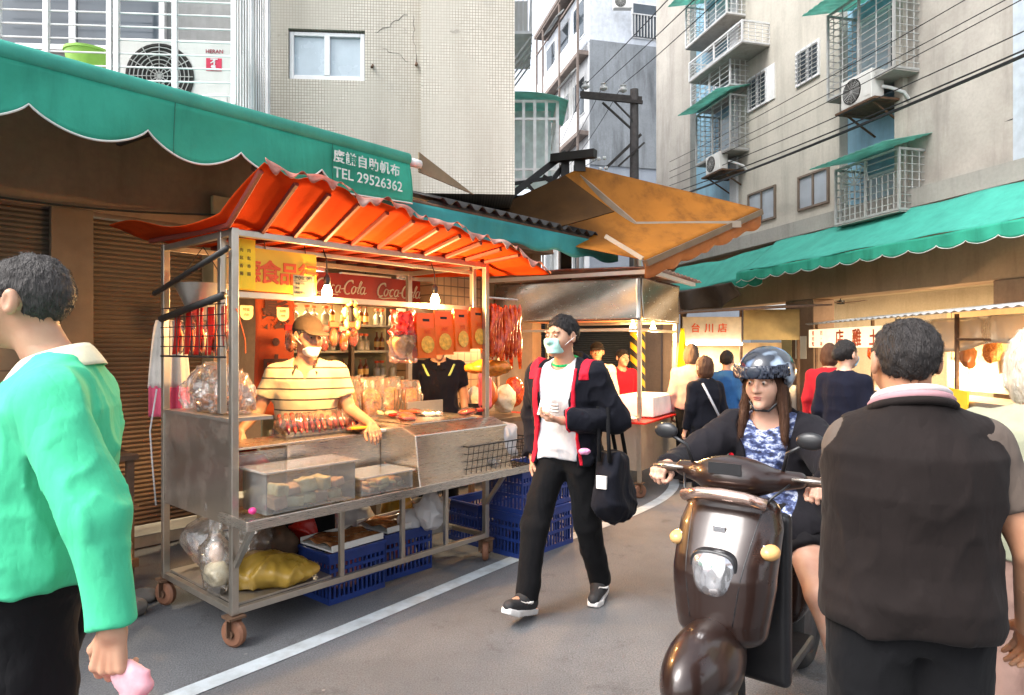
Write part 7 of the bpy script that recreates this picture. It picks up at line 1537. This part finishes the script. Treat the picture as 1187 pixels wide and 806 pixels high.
# the rider, seated, her left foot down
Jr = dict(pelvis=(0, .74, .86), hipL=(.09, .72, .85), hipR=(-.09, .72, .85), kneeL=(.26, .42, .62), kneeR=(-.15, .36, .66), ankL=(.42, .5, .1), ankR=(-.14, .42, .38), toeL=(.46, .34, .05), toeR=(-.15, .27, .355),
          neck=(0, .66, 1.28), head=(0, .6, 1.435), shoL=(.16, .66, 1.215), shoR=(-.16, .66, 1.215), elbL=(.33, .52, 1.06), elbR=(-.32, .5, 1.06), wrL=(.31, .27, 1.08), wrR=(-.31, .27, 1.08))
rd, sr = person('rider in dark blue helmet and mottled navy blouse with black cardigan on the scooter', tuple(SL + Vector((-.03, 0, -.03))), SA, 1.6, Jr, m_skin_pale, m_hair_brown, 'long', None, cloth('black shorts cloth', (.014, .013, .015)), shorts=.55, h=.0085, sleeve='long', shoes=(m_shoe2, m_solew), yaw=R(-8), pitch=R(7), limb=1.12,
                handspec={'L': dict(dir=(.05, -1, -.1), palm=(0, -.25, -1), curl=1.25), 'R': dict(dir=(-.05, -1, -.1), palm=(0, -.25, -1), curl=1.25)})
sdfmesh(sr['shirtf'](.012, 'none', -.12, .009, 4, .95), sr['lo'], sr['hi'], .0085).build('blouse', camo(), rd, smooth=True)
cgap = lambda p, t, x, y: np.where(y < .03, .1 + .02 * np.sin(t * 8) - np.abs(x), -.05)
sdfmesh(sr['shirtf'](.026, 'long', -.05, .011, 12, .97, cgap), sr['lo'], sr['hi'], .0085).build('cardigan', cloth('black knit', (.012, .011, .014)), rd, smooth=True)
hc, Rm, hh = sr['hc'], sr['Rm'], sr['hh']
def helm(p): q = (p - hc) @ Rm / hh; d = elld(q, (0, .02, .04), (.12, .138, .115)); d = smax(d, -.03 + np.where(q[:, 1] < -.03, .075 + 0 * q[:, 1], -.02) - q[:, 2], .02); d = smax(d, -elld(q, (0, -.02, -.02), (.094, .12, .12)), .008); return d * hh
hm_ = N('helmet shell'); hm_.set(Base_Color=hm_.ramp(hm_.noise(6, 2), [(.42, (.14, .24, .42)), (.48, (.012, .015, .025)), (.62, (.015, .02, .03)), (.68, (.3, .38, .48))]), Roughness=.15, Coat_Weight=.6); 
he = sdfmesh(helm, hc - .2, hc + .2, .006).build('helmet', hm_.m, rd, smooth=True)
def visor(p): q = (p - hc) @ Rm / hh; return np.maximum(np.abs(elld(q, (0, .0, .05), (.128, .155, .12))) - .003, np.maximum(np.maximum(q[:, 1] + .03, abs(q[:, 2] - .058) - .03), -1)) * hh
sdfmesh(visor, hc - .22, hc + .22, .006).build('visor', mat('dark helmet peak', (.02, .025, .04), .2), he, smooth=True)
MB().tube([hc + Rm @ (A((x, y, z)) * hh) for x, y, z in ((.09, -.0, .0), (.075, -.03, -.08), (.03, -.05, -.125), (-.03, -.05, -.125), (-.075, -.03, -.08), (-.09, -.0, .0))], .006, 6).build('chin_strap', m_blackplastic, he, smooth=True)
solo('white_cloth_bag', lump(tuple(MAT[sc] @ Vector((.33, .62, .92))), (.09, .12, .16), 6, .03, 9, .01), m_whitebag, 'white bag hanging beside the rider behind her left arm', 'bag', smooth=True)
